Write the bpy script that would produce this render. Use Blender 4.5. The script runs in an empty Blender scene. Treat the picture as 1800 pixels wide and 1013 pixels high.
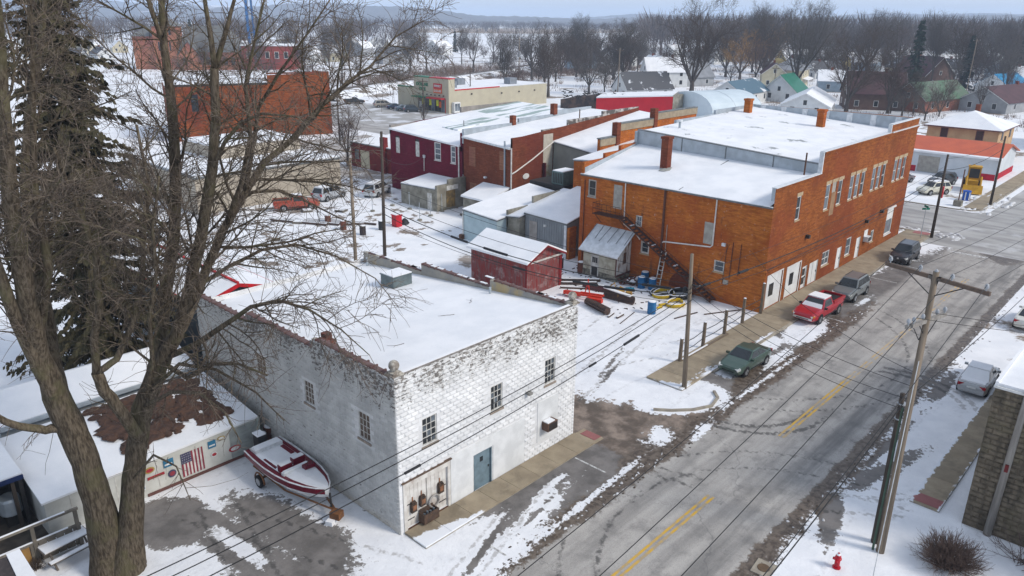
import bpy, math, random
from mathutils import Vector, Matrix
R = math.radians
sc = bpy.context.scene
col = sc.collection
# ------------------------------------------------------------------ camera
cam_d = bpy.data.cameras.new('camera'); cam = bpy.data.objects.new('camera', cam_d); col.objects.link(cam)
_fw = Vector((0.687567, 0.643295, -0.336784)); _rt = Vector((0.685652, -0.727867, 0.009497)); _up = Vector((0.239025, 0.237446, 0.941534))
M_ = Matrix((_rt, _up, -_fw)).transposed().to_4x4(); M_.translation = Vector((-17.208, -22.711, 21.820))
cam.matrix_world = M_
cam_d.sensor_width = 36.0; cam_d.lens = 1331.12 / 1800 * 36
cam_d.clip_start = 0.3; cam_d.clip_end = 20000
sc.camera = cam
# ------------------------------------------------------------------ sky, sun, exposure
SUN_EL, SUN_AZ = R(38), R(160)          # compass-like: direction the light comes from
w = bpy.data.worlds.new('World'); sc.world = w; w.use_nodes = True
nt = w.node_tree; bg = nt.nodes['Background']
sky = nt.nodes.new('ShaderNodeTexSky'); sky.sky_type = 'NISHITA'; sky.sun_disc = False
sky.sun_elevation = SUN_EL; sky.sun_rotation = SUN_AZ; sky.air_density = 1.0; sky.dust_density = 0.5; sky.ozone_density = 1.0
# high thin overcast: an even pale layer in front of the clear-sky gradient
sk_s = nt.nodes.new('ShaderNodeVectorMath'); sk_s.operation = 'SCALE'; sk_s.inputs['Scale'].default_value = 0.10; nt.links.new(sky.outputs[0], sk_s.inputs[0])
sk_m = nt.nodes.new('ShaderNodeMix'); sk_m.data_type = 'RGBA'; sk_m.inputs['Factor'].default_value = 0.80; sk_m.inputs[7].default_value = (0.36, 0.405, 0.49, 1)
nt.links.new(sk_s.outputs[0], sk_m.inputs[6]); nt.links.new(sk_m.outputs[2], bg.inputs[0]); bg.inputs[1].default_value = 1.0
sl = bpy.data.lights.new('sun', 'SUN'); sl.energy = 1.5; sl.angle = R(14); sl.color = (1.0, 0.93, 0.84)
so = bpy.data.objects.new('sun', sl); col.objects.link(so)
sd = Vector((math.sin(SUN_AZ) * math.cos(SUN_EL), math.cos(SUN_AZ) * math.cos(SUN_EL), math.sin(SUN_EL)))
so.rotation_euler = sd.to_track_quat('Z', 'Y').to_euler(); so.location = (0, 0, 120)
sc.view_settings.view_transform = 'Standard'; sc.view_settings.look = 'None'
sc.view_settings.gamma = 1; sc.view_settings.use_curve_mapping = False; sc.view_settings.exposure = 0.84
sc.cycles.use_denoising = True
sc.cycles.max_bounces = 5; sc.cycles.diffuse_bounces = 3; sc.cycles.glossy_bounces = 2; sc.cycles.transmission_bounces = 3; sc.cycles.volume_bounces = 1
sc.cycles.transparent_max_bounces = 8; sc.cycles.caustics_reflective = False; sc.cycles.caustics_refractive = False

# ------------------------------------------------------------------ shader helpers
class N:
    """a shader value that can be written as arithmetic"""
    def __init__(s, t, k): s.t = t; s.k = k
    def _op(s, op, o=None, o2=None):
        n = s.t.nodes.new('ShaderNodeMath'); n.operation = op
        for i, v in enumerate((s, o, o2)):
            if v is None: continue
            if isinstance(v, N): s.t.links.new(v.k, n.inputs[i])
            else: n.inputs[i].default_value = v
        return N(s.t, n.outputs[0])
    def __add__(s, o): return s._op('ADD', o)
    __radd__ = __add__
    def __mul__(s, o): return s._op('MULTIPLY', o)
    __rmul__ = __mul__
    def __sub__(s, o): return s._op('SUBTRACT', o)
    def __rsub__(s, o): return (s * -1.0) + o
    def mx(s, o): return s._op('MAXIMUM', o)
    def mn(s, o): return s._op('MINIMUM', o)
    def ab(s): return s._op('ABSOLUTE')
    def sqrt(s): return s._op('SQRT')
    def sat(s): return s.mx(0.0).mn(1.0)
    def ss(s, a, b):
        n = s.t.nodes.new('ShaderNodeMapRange'); n.interpolation_type = 'SMOOTHSTEP'
        s.t.links.new(s.k, n.inputs[0]); flip = a > b
        n.inputs[1].default_value = min(a, b); n.inputs[2].default_value = max(a, b)
        n.inputs[3].default_value = 1.0 if flip else 0.0; n.inputs[4].default_value = 0.0 if flip else 1.0
        return N(s.t, n.outputs[0])
def newmat(name):
    m = bpy.data.materials.new(name); m.use_nodes = True
    t = m.node_tree; return m, t, t.nodes['Principled BSDF']
def geopos(t):
    g = t.nodes.new('ShaderNodeNewGeometry'); s = t.nodes.new('ShaderNodeSeparateXYZ'); t.links.new(g.outputs['Position'], s.inputs[0])
    return g.outputs['Position'], N(t, s.outputs[0]), N(t, s.outputs[1]), N(t, s.outputs[2])
def vec(t, x, y, z=0.0):
    c = t.nodes.new('ShaderNodeCombineXYZ')
    for i, v in enumerate((x, y, z)):
        if isinstance(v, N): t.links.new(v.k, c.inputs[i])
        else: c.inputs[i].default_value = v
    return c.outputs[0]
def noise(t, v, scale, detail=4, rough=.55, dist=0.0):
    n = t.nodes.new('ShaderNodeTexNoise'); n.inputs['Scale'].default_value = scale; n.inputs['Detail'].default_value = detail
    n.inputs['Roughness'].default_value = rough; n.inputs['Distortion'].default_value = dist
    if v is not None: t.links.new(v, n.inputs['Vector'])
    return N(t, n.outputs['Fac'])
def rgb(t, c):
    if isinstance(c, (tuple, list)):
        n = t.nodes.new('ShaderNodeRGB'); n.outputs[0].default_value = (*c[:3], 1); return n.outputs[0]
    return c
def mixc(t, f, a, b):
    n = t.nodes.new('ShaderNodeMix'); n.data_type = 'RGBA'
    if isinstance(f, N): t.links.new(f.k, n.inputs['Factor'])
    else: n.inputs['Factor'].default_value = f
    for k, v in ((6, a), (7, b)):
        if isinstance(v, (tuple, list)): n.inputs[k].default_value = (*v[:3], 1)
        else: t.links.new(v, n.inputs[k])
    return n.outputs[2]
def bump(t, p, h, strength=.3, dist=.02):
    b = t.nodes.new('ShaderNodeBump'); b.inputs['Strength'].default_value = strength; b.inputs['Distance'].default_value = dist
    t.links.new(h.k, b.inputs['Height']); t.links.new(b.outputs[0], p.inputs['Normal'])
MATS = {}
def mat(name, c, c2=None, rough=.8, scale=2.0, var=.18, bmp=0.0, bscale=None, metal=0.0, spec=.3, lo=.35, hi=.65, dirt=None, stretch=None):
    """a plain surface with soft mottling between two near colours"""
    if name in MATS: return MATS[name]
    m, t, p = newmat(name)
    pos, x, y, z = geopos(t)
    if c2 is None: c2 = tuple(v * (1 - var) for v in c); c = tuple(min(1, v * (1 + var * .5)) for v in c)
    v = pos
    if stretch: v = vec(t, x * stretch[0], y * stretch[1], z * stretch[2])
    f = noise(t, v, scale, 5).ss(lo, hi)
    cc = mixc(t, f, c, c2)
    if dirt:
        g = noise(t, pos, scale * .35, 6, .65).ss(.52, .66)
        cc = mixc(t, g * dirt[3], cc, dirt[:3])
    t.links.new(cc, p.inputs['Base Color'])
    p.inputs['Roughness'].default_value = rough; p.inputs['Metallic'].default_value = metal
    p.inputs['Specular IOR Level'].default_value = spec
    if bmp: bump(t, p, noise(t, pos, bscale or scale * 6, 4), bmp, .03)
    MATS[name] = m; return m
def objvar(t, amt):
    """per-object lightness variation"""
    o = t.nodes.new('ShaderNodeObjectInfo'); return N(t, o.outputs['Random']) * amt + (1 - amt / 2)
def scalec(t, c, f):
    n = t.nodes.new('ShaderNodeVectorMath'); n.operation = 'SCALE'
    t.links.new(rgb(t, c), n.inputs[0]); t.links.new(f.k, n.inputs['Scale']); return n.outputs[0]

# ------------------------------------------------------------------ mesh helpers
class MB:
    def __init__(s): s.v = []; s.f = []; s.m = []; s.cm = 0
    def pts(s, vs): i = len(s.v); s.v += [tuple(p) for p in vs]; return i
    def face(s, *ix): s.f.append(ix); s.m.append(s.cm)
    def poly(s, vs): i = s.pts(vs); s.face(*range(i, i + len(vs))); return s
    def box(s, a, b):
        (x0, y0, z0), (x1, y1, z1) = [tuple(min(p, q) for p, q in zip(a, b)), tuple(max(p, q) for p, q in zip(a, b))]
        i = s.pts([(x0,y0,z0),(x1,y0,z0),(x1,y1,z0),(x0,y1,z0),(x0,y0,z1),(x1,y0,z1),(x1,y1,z1),(x0,y1,z1)])
        for q in ((0,3,2,1),(4,5,6,7),(0,1,5,4),(1,2,6,5),(2,3,7,6),(3,0,4,7)): s.face(*[i + k for k in q])
        return s
    def obox(s, c, sx, sy, sz, rz=0, ry=0, rx=0):
        M = Matrix.Translation(c) @ Matrix.Rotation(rz, 4, 'Z') @ Matrix.Rotation(ry, 4, 'Y') @ Matrix.Rotation(rx, 4, 'X')
        i = s.pts([M @ Vector((a * sx / 2, b * sy / 2, d * sz / 2)) for d in (-1, 1) for a, b in ((-1,-1),(1,-1),(1,1),(-1,1))])
        for q in ((0,3,2,1),(4,5,6,7),(0,1,5,4),(1,2,6,5),(2,3,7,6),(3,0,4,7)): s.face(*[i + k for k in q])
        return s
    def prism(s, poly, z0, z1):
        """vertical prism over a plan outline (counter-clockwise); z1 may be one height per corner"""
        n = len(poly); z1 = z1 if isinstance(z1, (list, tuple)) else [z1] * n; z0 = z0 if isinstance(z0, (list, tuple)) else [z0] * n
        i = s.pts([(p[0], p[1], z) for p, z in zip(poly, z0)] + [(p[0], p[1], z) for p, z in zip(poly, z1)])
        s.face(*[i + k for k in reversed(range(n))]); s.face(*[i + n + k for k in range(n)])
        for k in range(n): s.face(i + k, i + (k + 1) % n, i + n + (k + 1) % n, i + n + k)
        return s
    def extr(s, outline, d):
        """closed 3-D outline pushed along vector d"""
        n = len(outline); d = Vector(d)
        i = s.pts([Vector(p) for p in outline] + [Vector(p) + d for p in outline])
        s.face(*[i + k for k in reversed(range(n))]); s.face(*[i + n + k for k in range(n)])
        for k in range(n): s.face(i + k, i + (k + 1) % n, i + n + (k + 1) % n, i + n + k)
        return s
    def tube(s, ps, rs, n=6, cap=True):
        ps = [Vector(p) for p in ps]; rs = rs if isinstance(rs, (list, tuple)) else [rs] * len(ps)
        base = None; prev = None; first = None
        for k, p in enumerate(ps):
            d = (ps[min(k + 1, len(ps) - 1)] - ps[max(k - 1, 0)])
            if d.length < 1e-9: d = Vector((0, 0, 1))
            d.normalize()
            if prev is None:
                a = Vector((0, 0, 1)) if abs(d.z) < .9 else Vector((1, 0, 0)); u = d.cross(a).normalized()
            else: u = (prev - d * prev.dot(d)).normalized()
            prev = u; v = d.cross(u)
            i = s.pts([p + (u * math.cos(2 * math.pi * j / n) + v * math.sin(2 * math.pi * j / n)) * rs[k] for j in range(n)])
            if base is not None:
                for j in range(n): s.face(base + j, base + (j + 1) % n, i + (j + 1) % n, i + j)
            else: first = i
            base = i
        if cap and n > 2:
            s.face(*[first + j for j in reversed(range(n))]); s.face(*[base + j for j in range(n)])
        return s
    def cyl(s, p, r, h, n=12, r2=None, axis=(0, 0, 1)):
        p = Vector(p); return s.tube([p, p + Vector(axis).normalized() * h], [r, r if r2 is None else r2], n)
    def lathe(s, c, prof, n=14):
        c = Vector(c); rows = []
        for r, z in prof: rows.append(s.pts([c + Vector((r * math.cos(2 * math.pi * j / n), r * math.sin(2 * math.pi * j / n), z)) for j in range(n)]))
        for a, b in zip(rows, rows[1:]):
            for j in range(n): s.face(a + j, a + (j + 1) % n, b + (j + 1) % n, b + j)
        s.face(*[rows[0] + j for j in reversed(range(n))]); s.face(*[rows[-1] + j for j in range(n)])
        return s
    def build(s, name, mats, parent=None, smooth=False, org=None, kind=None, label=None):
        o0 = Vector(org) if org else (WO[parent.name] if parent else Vector((0, 0, 0)))
        me = bpy.data.meshes.new(name)
        me.from_pydata([(p[0] - o0.x, p[1] - o0.y, p[2] - o0.z) for p in s.v], [], s.f)
        mats = mats if isinstance(mats, (list, tuple)) else [mats]
        for m in mats: me.materials.append(m)
        if len(mats) > 1: me.polygons.foreach_set('material_index', s.m)
        if smooth: me.polygons.foreach_set('use_smooth', [True] * len(me.polygons))
        me.validate(); me.update()
        o = bpy.data.objects.new(name, me); col.objects.link(o)
        if parent: o.parent = parent; WO[o.name] = o0
        else: o.location = o0; WO[o.name] = o0
        if kind: o['kind'] = kind
        if label: o['label'] = label
        return o
WO = {}
def tag(o, label, cat, group=None):
    o['label'] = label; o['category'] = cat
    if group: o['group'] = group
    return o
def thing(name, loc, label, cat, group=None):
    o = bpy.data.objects.new(name, None); o.empty_display_size = .3; col.objects.link(o); o.location = loc; WO[o.name] = Vector(loc)
    return tag(o, label, cat, group)
def struct(o): o['kind'] = 'structure'; return o
def copy_tree(o, parent=None, loc=None, rz=None, scale=None, label=None, group=None):
    c = o.copy(); col.objects.link(c); c.parent = parent
    if loc is not None: c.location = loc
    if rz is not None: c.rotation_euler = (0, 0, rz)
    if scale is not None: c.scale = scale if isinstance(scale, (tuple, list)) else (scale,) * 3
    if label: c['label'] = label
    if group: c['group'] = group
    for ch in list(o.children): copy_tree(ch, c)
    return c
def share(name, src, parent, loc, rot=None, scale=None):
    """another piece with the same mesh"""
    o = bpy.data.objects.new(name, src); col.objects.link(o); o.parent = parent; o.location = Vector(loc) - WO[parent.name]
    if rot: o.rotation_euler = rot
    if scale: o.scale = scale
    return o

# ------------------------------------------------------------------ materials of the place
SNOW = (.83, .835, .845)
def m_snow(name='snow', bare=None, amt=0.0, scale=.12):
    if name in MATS: return MATS[name]
    m, t, p = newmat(name); pos, x, y, z = geopos(t)
    c = mixc(t, noise(t, pos, .6, 5).ss(.3, .7), SNOW, (.74, .755, .775))
    if bare:
        f = noise(t, pos, scale, 8, .68).ss(.62 - amt, .66 - amt)
        c = mixc(t, f, c, bare)
    c = mixc(t, noise(t, pos, .23, 6, .65).ss(.50, .72) * .30, c, (.60, .605, .62))
    t.links.new(c, p.inputs['Base Color']); p.inputs['Roughness'].default_value = .75; p.inputs['Specular IOR Level'].default_value = .2
    h = noise(t, pos, 1.3, 6, .6) * 1.0 + noise(t, pos, 9, 3) * .25
    bump(t, p, h, .25, .12)
    MATS[name] = m; return m
m_snow()
ROOFSNOW = m_snow('roof_snow')
ROOFBARE = m_snow('roof_snow_thin', (.30, .32, .32), .02, .35)
LINE_W = mat('white_line', (.62, .62, .60), (.30, .29, .28), scale=5, lo=.4, hi=.6)

import numpy as np
def ground_cover(x, y):
    """what lies where: signed fields, above zero = covered (the material frays the edges)"""
    def bl(cx, cy, rx, ry, ang=0.0, rag=.5):
        ca, sa = math.cos(ang), math.sin(ang); u = (x - cx) * ca + (y - cy) * sa; v = (y - cy) * ca - (x - cx) * sa
        return (1 - np.sqrt((u / rx) ** 2 + (v / ry) ** 2)) / rag
    U = lambda *a: np.maximum.reduce(a)
    I = lambda *a: np.minimum.reduce(a)
    rmp = lambda v, w=.5: v / w
    # snow
    verge = rmp(-12.75 - y, .7)
    bare_r = U(bl(15.0, -13.2, 2.6, .55, .3, .6), bl(39.6, -15.0, 2.6, 1.15, .25, .3), bl(33, -13.2, 3, .45, 0, .7), bl(47, -13.1, 8, .5, 0, .9), bl(20, -13.7, 4, .45, -.25, 1.2), bl(52, -14.2, 4, .3, .1, .9), bl(22, -13.0, 6, .25, -.05, 1))
    snow = I(verge, -bare_r)
    left = I(rmp(.15 - x, .5), rmp(y + 5.0 - x * .05, .8))
    bare_l = U(bl(-6.6, 8.3, 1.7, 2.2, .15, .3), bl(-3.3, 4.6, 1.3, 3.8, .12, .6), bl(-5.6, .4, 3.0, 2.6, 0, .55), bl(-3.0, 1.6, 1.3, 2.4, -.3, .6), bl(-6.0, 4.4, .35, 4, .1, .9), bl(-12, -1, 4, 6, 0, .7), bl(-4.9, 5.5, .3, 4.5, .12, .9))
    snow = U(snow, I(left, -bare_l))
    track = -bl(2.2, -3.2, 3.2, .16, .35, .5)
    fr = U(bl(-.8, -2.2, 4.0, 2.0, .05, .4), I(bl(4.5, -3.5, 3.6, .55, .17, .8), -bl(4.6, -3.45, 3.4, .10, .2, .8)), bl(5.8, -2.75, 1.9, .22, .3, .8), bl(1.2, -4.3, 3.4, .7, .1, .9), bl(8.0, -2.25, .9, .16, .15, .5), bl(2.0, -2.4, 2.2, .7, .1, .6))
    snow = U(snow, I(fr, rmp(y + 5.2, .4), track))
    lot = I(rmp(x + y * .22 - 16.7, 1.3), rmp(y - .1, .35))
    lot_bare = U(bl(24, 8.2, 3.2, .22, .15, 1.2), bl(22.5, 4.4, 3.2, .16, .3, 1.2), bl(26.6, 5.6, .8, .22, .2, .9), bl(19.5, 3.0, 2.5, .14, .3, 1.2))
    snow = U(snow, I(lot, -lot_bare), bl(20.2, -1.9, 3.3, 2.1, -.45, .2))
    snow = U(snow, I(rmp(y + 2.9, .3), rmp(x - 24.6, .5), rmp(33.2 - x, .5)), I(bl(36.0, -3.0, 3.3, 1.25, .1, .35), rmp(y + 4.3, .2)), bl(30.0, -3.75, 2.2, .4, .05, .9))
    snow = U(snow, bl(8.2, -4.35, 5.5, .16, .06, 1.3), bl(25.5, -4.6, 5.5, .14, 0, 1.5), bl(15.4, -3.5, .9, .7, .4, 1.2), bl(45.5, -3.9, 1.6, .18, 0, 1.5), bl(17.5, -5.0, 1.4, .25, .1, 1.2))
    snow = U(snow, I(rmp(y - 7 + (x - 12) * .2, 2.0), rmp(x - 11.9, .2)), rmp(y - 15, 2))
    # brown alley slush
    mud = I(rmp(x - 12.3, .6), rmp(18.2 - x - y * .35, .9), rmp(y + 5.2, .6))
    mud = U(mud, I(rmp(x + y * .6 - 11.5, 1.2), rmp(15 - x - y * .9, 1.2), rmp(y + 4.6, .4)))
    # dark wet ridge by the kerb line, and the gutter opposite
    wet = U(I(rmp(y + 5.25, .5), rmp(-4.0 - y, .5), rmp(44 - x, 8)), I(rmp(-11.8 - y, .35), rmp(y + 13.0, .35)), bl(38.5, -4.1, 2.8, .5, .2, .5), bl(27, -3.9, 5, .7, 0, .6))
    wet = U(wet, bl(68.5, -9.0, 3.2, 2.0, .2, .8), bl(13.5, -4.0, 3.5, .9, .2, .7))
    # tyre marks
    ring = lambda cx, cy, r, w_: 1 - np.abs(np.hypot(x - cx, y - cy) - r) / w_
    tyre = I(U(ring(23.3, -4.1, 4.3, .22), ring(23.5, -4.3, 5.1, .22)), rmp(24.5 - x, 3), rmp(-4.2 - y, .8))
    tyre = U(tyre, I(U(ring(29.0, -11.4, 4.0, .24), ring(29.0, -11.4, 4.7, .24)), rmp(x - 30.5), rmp(-9.2 - y, .6)))
    tyre = U(tyre, I(U(ring(5.2, -8.3, 7.2, .28), ring(5.2, -8.3, 8.0, .28)), rmp(x - 10.0), rmp(-5.0 - y, .6), rmp(y + 7.9, .6)) - .35)
    # wheel tracks pressed into snow: across the lot, into the left parking place, over the right verge
    lane = lambda a, c, d, w_: 1 - np.abs(a * x + c * y - d) / w_
    lot_t = I(U(lane(-.22, .97, -1.3, .22), lane(-.22, .97, .4, .22), lane(-.25, .97, 2.4, .2), lane(-.25, .97, 4.0, .2), lane(.35, .94, 10.6, .2), lane(.35, .94, 12.2, .2)), rmp(x - 14.5, 1), rmp(31 - x, 3), rmp(y + .2, .4), rmp(12 - y, 2))
    left_t = I(U(lane(.95, -.2, -5.2, .2), lane(.95, -.2, -6.8, .2), lane(.9, .35, -1.2, .2), lane(.9, .35, -2.8, .2)), rmp(-.4 - x, .4), rmp(y + 4.8, .5), rmp(9 - y, 2))
    right_t = I(U(lane(.80, .6, 4.2, .2), lane(.80, .6, 5.6, .2), lane(.95, .3, 12.2, .18), lane(.95, .3, 13.4, .18), lane(.6, .8, 13.5, .2), lane(.6, .8, 15.0, .2)), rmp(-12.4 - y, .4), rmp(y + 16.2, .6), rmp(x - 9, 1), rmp(60 - x, 4))
    front_t = I(U(lane(.30, -.95, 3.2, .14), lane(.30, -.95, 4.3, .14)), rmp(x + 6, 1), rmp(9 - x, 2), rmp(-1.7 - y, .3), rmp(y + 4.6, .4))
    sweep = I(U(ring(9.5, -14.5, 8.6, .3), ring(9.5, -14.5, 10.2, .3), ring(33, 1, 11.6, .3), ring(33, 1, 13.0, .3)), rmp(-4.8 - y, .8), rmp(y + 12.2, .6)) - .45
    tyre = U(tyre, sweep, lot_t - .25, left_t - .2, right_t - .1, front_t - .1)
    return snow, mud, wet, tyre
def attr(t, n):
    a = t.nodes.new('ShaderNodeAttribute'); a.attribute_name = n; return N(t, a.outputs['Fac'])
def street_material():
    m, t, p = newmat('street_ground'); pos, x, y, z = geopos(t)
    n1 = noise(t, pos, .8, 6, .62); n2 = noise(t, pos, 3.2, 4, .62)
    st = noise(t, vec(t, x * .07, y * .8), 1.5, 4, .6); fine = noise(t, pos, 22, 2)
    n3 = noise(t, pos, 9, 4, .7)
    fr = (n1 - .5) * 2.4 + (n2 - .5) * 1.6 + (n3 - .5) * 1.1
    sn = (attr(t, 'snow') + fr).ss(-.07, .08); mu = (attr(t, 'mud') + fr).ss(-.3, .3); we = (attr(t, 'wet') + fr * .8).ss(-.2, .25); ty = (attr(t, 'tyre') + (n2 - .5) * 2.0).ss(.05, .6)
    road = mixc(t, st.ss(.30, .72), (.45, .425, .39), (.31, .292, .27))
    road = mixc(t, n1.ss(.46, .68) * .6, road, (.20, .19, .178))
    road = mixc(t, noise(t, pos, .11, 5, .65).ss(.54, .64) * .22, road, (.135, .13, .124))
    for yc, wd, a in ((-10.9, .5, .5), (-9.4, .35, .2), (-6.4, .45, .2)):
        road = mixc(t, (y - yc + (n1 - .5) * .8).ab().ss(wd + .25, wd - .2) * st.ss(.3, .62) * a, road, (.10, .098, .096))
    vo = t.nodes.new('ShaderNodeTexVoronoi'); vo.feature = 'DISTANCE_TO_EDGE'; vo.inputs['Scale'].default_value = .15
    wv = t.nodes.new('ShaderNodeVectorMath'); wv.operation = 'ADD'; t.links.new(pos, wv.inputs[0]); t.links.new(vec(t, n2 * 1.5, n1 * 2.5), wv.inputs[1]); t.links.new(wv.outputs[0], vo.inputs['Vector'])
    road = mixc(t, N(t, vo.outputs['Distance']).ss(.007, .002) * .35, road, (.1, .1, .1))
    park = mixc(t, n1.ss(.35, .65), (.215, .198, .185), (.125, .115, .107))
    c = mixc(t, y.ss(-4.2, -4.9) * y.ss(-12.7, -12.3), park, road)
    c = mixc(t, mu, c, mixc(t, n1.ss(.36, .60), (.30, .235, .185), (.11, .083, .062)))
    c = mixc(t, we, c, mixc(t, n2.ss(.36, .62), (.065, .046, .032), (.155, .122, .092)))
    c = mixc(t, ty * .75, c, (.06, .057, .054))
    c = mixc(t, fine.ss(.42, .72) * .28, c, (.10, .096, .09))
    white = mixc(t, n1.ss(.3, .7), SNOW, (.73, .74, .76))
    white = mixc(t, st.ss(.54, .66) * n2.ss(.45, .6) * .4, white, (.42, .41, .40))
    c = mixc(t, (attr(t, 'snow') + fr).ss(-.30, .05) * .5, c, (.42, .40, .375))
    white = mixc(t, ty * n2.ss(.35, .55) * .75, white, (.40, .385, .37))
    white = mixc(t, n3.ss(.63, .70) * n1.ss(.5, .62) * .6, white, (.30, .27, .24))
    c = mixc(t, sn, c, white)
    t.links.new(c, p.inputs['Base Color'])
    t.links.new(((we.mx(mu * .6) * (1 - sn)) * -.40 + .82).k, p.inputs['Roughness']); p.inputs['Specular IOR Level'].default_value = .3
    bump(t, p, n2 + n3 * .4, .5, .07)
    return m
STREET = street_material()
def cover_sheet(name, x0, x1, y0, y1, z, step=.25):
    nx, ny = round((x1 - x0) / step) + 1, round((y1 - y0) / step) + 1
    X, Y = np.meshgrid(np.linspace(x0, x1, nx), np.linspace(y0, y1, ny)); X = X.ravel(); Y = Y.ravel()
    co = np.stack([X, Y, np.full_like(X, z)], -1)
    j, i = np.meshgrid(np.arange(ny - 1), np.arange(nx - 1), indexing='ij'); k = (j * nx + i).ravel()
    f = np.stack([k, k + 1, k + nx + 1, k + nx], -1)
    me = bpy.data.meshes.new(name); me.vertices.add(len(co)); me.vertices.foreach_set('co', co.ravel())
    me.loops.add(f.size); me.loops.foreach_set('vertex_index', f.ravel()); me.polygons.add(len(f)); me.polygons.foreach_set('loop_start', np.arange(0, f.size, 4))
    me.update(calc_edges=True)
    for nm, v in zip(('snow', 'mud', 'wet', 'tyre'), ground_cover(X, Y)):
        at = me.attributes.new(nm, 'FLOAT', 'POINT'); at.data.foreach_set('value', np.clip(v, -4, 4).astype(np.float32))
    me.materials.append(STREET); o = bpy.data.objects.new(name, me); col.objects.link(o); WO[o.name] = Vector((0, 0, 0)); return struct(o)
# ------------------------------------------------------------------ ground, streets, pavements
def sheet(name, pts, z, m, parent=None, sub=0):
    b = MB(); b.poly([(p[0], p[1], z) for p in pts]); o = b.build(name, m, parent)
    if not parent: struct(o)
    return o
GROUND = m_snow('ground_snow', (.25, .205, .165), .045, .06)
b = MB(); b.poly([(-780, -780, 0), (7180, -780, 0), (7180, 7180, 0), (-780, 7180, 0)]); struct(b.build('ground', GROUND))
cover_sheet('yard', -40, 37.5, -34, 22, .004)
road = cover_sheet('road', -60, 68, -12.55, -4.3, .012)
cover_sheet('parking_strip', -6, 68, -4.3, -1.4, .008, .2)
CROSS = mat('cross_street_asphalt', (.40, .39, .37), (.27, .26, .25), scale=.5, var=.3, dirt=(.75, .76, .78, .35), stretch=(1.5, .3, 1))
cross = sheet('cross_street', [(68, -60), (86.5, -60), (86.5, 175), (74.5, 175), (74.5, 8), (72, 0), (68, -1.5)], .010, CROSS)
sheet('far_street', [(86.5, -12.8), (400, -14), (400, -4.6), (88, -3.6), (86.5, -2)], .009, CROSS)
YEL = mat('yellow_line', (.60, .36, .05), (.36, .29, .19), scale=1.7, lo=.40, hi=.62, rough=.7)
YELW = mat('yellow_line_worn', (.52, .36, .16), (.37, .34, .30), scale=1.4, lo=.36, hi=.58, rough=.7)
for x0, x1, mm in ((-30, 12.3, YEL), (20.0, 30, YEL), (30, 44.5, YELW), (46, 58, YELW)):
    for yy in (-8.62, -8.36):
        sheet('centre_line', [(x0, yy - .065), (x1, yy - .065), (x1, yy + .065), (x0, yy + .065)], .016, mm, road)
for xx, y0, y1 in ((10.3, -1.6, -3.6), (2.2, -3.4, -4.3), (30.9, -2.2, -4.4), (39.6, -3.2, -4.6), (47, -1.9, -4.4), (52.2, -1.9, -4.3), (58, -2, -4.3), (63.5, -1.9, -4.3)):
    sheet('stall_line', [(xx, y1), (xx + .1, y1), (xx + .1, y0), (xx, y0)], .016, LINE_W, road)
sheet('stop_line', [(66.3, -8.2), (66.8, -8.2), (66.8, -4.6), (66.3, -4.6)], .016, LINE_W, road)
# pavements: separate concrete slabs
def concrete(name, a, bcol):
    m, t, p = newmat(name); pos, x, y, z = geopos(t)
    c = mixc(t, noise(t, pos, 1.2, 6, .6).ss(.3, .7), a, bcol)
    c = mixc(t, noise(t, pos, .5, 6, .7).ss(.52, .68) * .55, c, tuple(v * .55 for v in bcol))
    c = scalec(t, c, objvar(t, .22))
    ns = noise(t, pos, 1.6, 6, .65) - .5
    s1 = (y * -1.0 - 1.12 + (x * -1.0 + 2.2) * .22 + ns * 1.0).ss(-.04, .05) * x.ss(6, 5)
    s2 = (x * -1.0 + 21.3 + ns * 2.0 - (y + .5) * .5).ss(-.1, .1) * x.ss(19, 20) * y.ss(-4, -3)
    s3 = ((y + 16.3).ab() + ns * .7).ss(.55, .60) * y.ss(-15, -15.4)
    s4 = (y * -1.0 - 1.42 + ns * .9).ss(-.05, .08) * x.ss(23, 24) * x.ss(34, 33) * y.ss(-4, -3)
    c = mixc(t, s1.mx(s2).mx(s3).mx(s4), c, (.76, .78, .81))
    t.links.new(c, p.inputs['Base Color']); p.inputs['Roughness'].default_value = .85
    bump(t, p, noise(t, pos, 30, 3), .2, .01); return m
SLAB = concrete('pavement_concrete', (.33, .27, .185), (.25, .20, .135))
SLABRED = concrete('pavement_red', (.34, .13, .12), (.27, .10, .095))
KERB = mat('kerb_stone', (.36, .32, .25), (.24, .21, .17), scale=2)
def slab_mesh(lx, ly, h=.11):
    b = MB(); e = .012
    i = b.pts([(e, e, h), (lx - e, e, h), (lx - e, ly - e, h), (e, ly - e, h), (0.004, .004, h - .014), (lx - .004, .004, h - .014), (lx - .004, ly - .004, h - .014), (.004, ly - .004, h - .014), (.004, .004, 0), (lx - .004, .004, 0), (lx - .004, ly - .004, 0), (.004, ly - .004, 0)])
    b.face(i, i + 1, i + 2, i + 3)
    for r in (0, 4):
        for k in range(4): b.face(i + r + 4 + k, i + r + 4 + (k + 1) % 4, i + r + (k + 1) % 4, i + r + k)
    return b
def pavement(name, x0, x1, y0, y1, ln, seed, rows=1):
    base = MB().box((x0, y0, .006), (x1, y1, .06)).build(name, KERB, org=(x0, y0, 0)); struct(base)
    n = round((x1 - x0) / ln); lx = (x1 - x0) / n; ly = (y1 - y0) / rows; rnd = random.Random(seed); src = None
    for i in range(n):
        for j in range(rows):
            if src is None: o = slab_mesh(lx, ly).build('slab', SLAB, base, org=(0, 0, 0)); src = o.data
            else: o = bpy.data.objects.new('slab', src); col.objects.link(o); o.parent = base
            o.location = (i * lx, j * ly, .012 + rnd.uniform(0, .006))
    return base
pv = pavement('pavement_by_white_building', 0.15, 12.15, -1.52, -.06, 1.5, 1)
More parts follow.
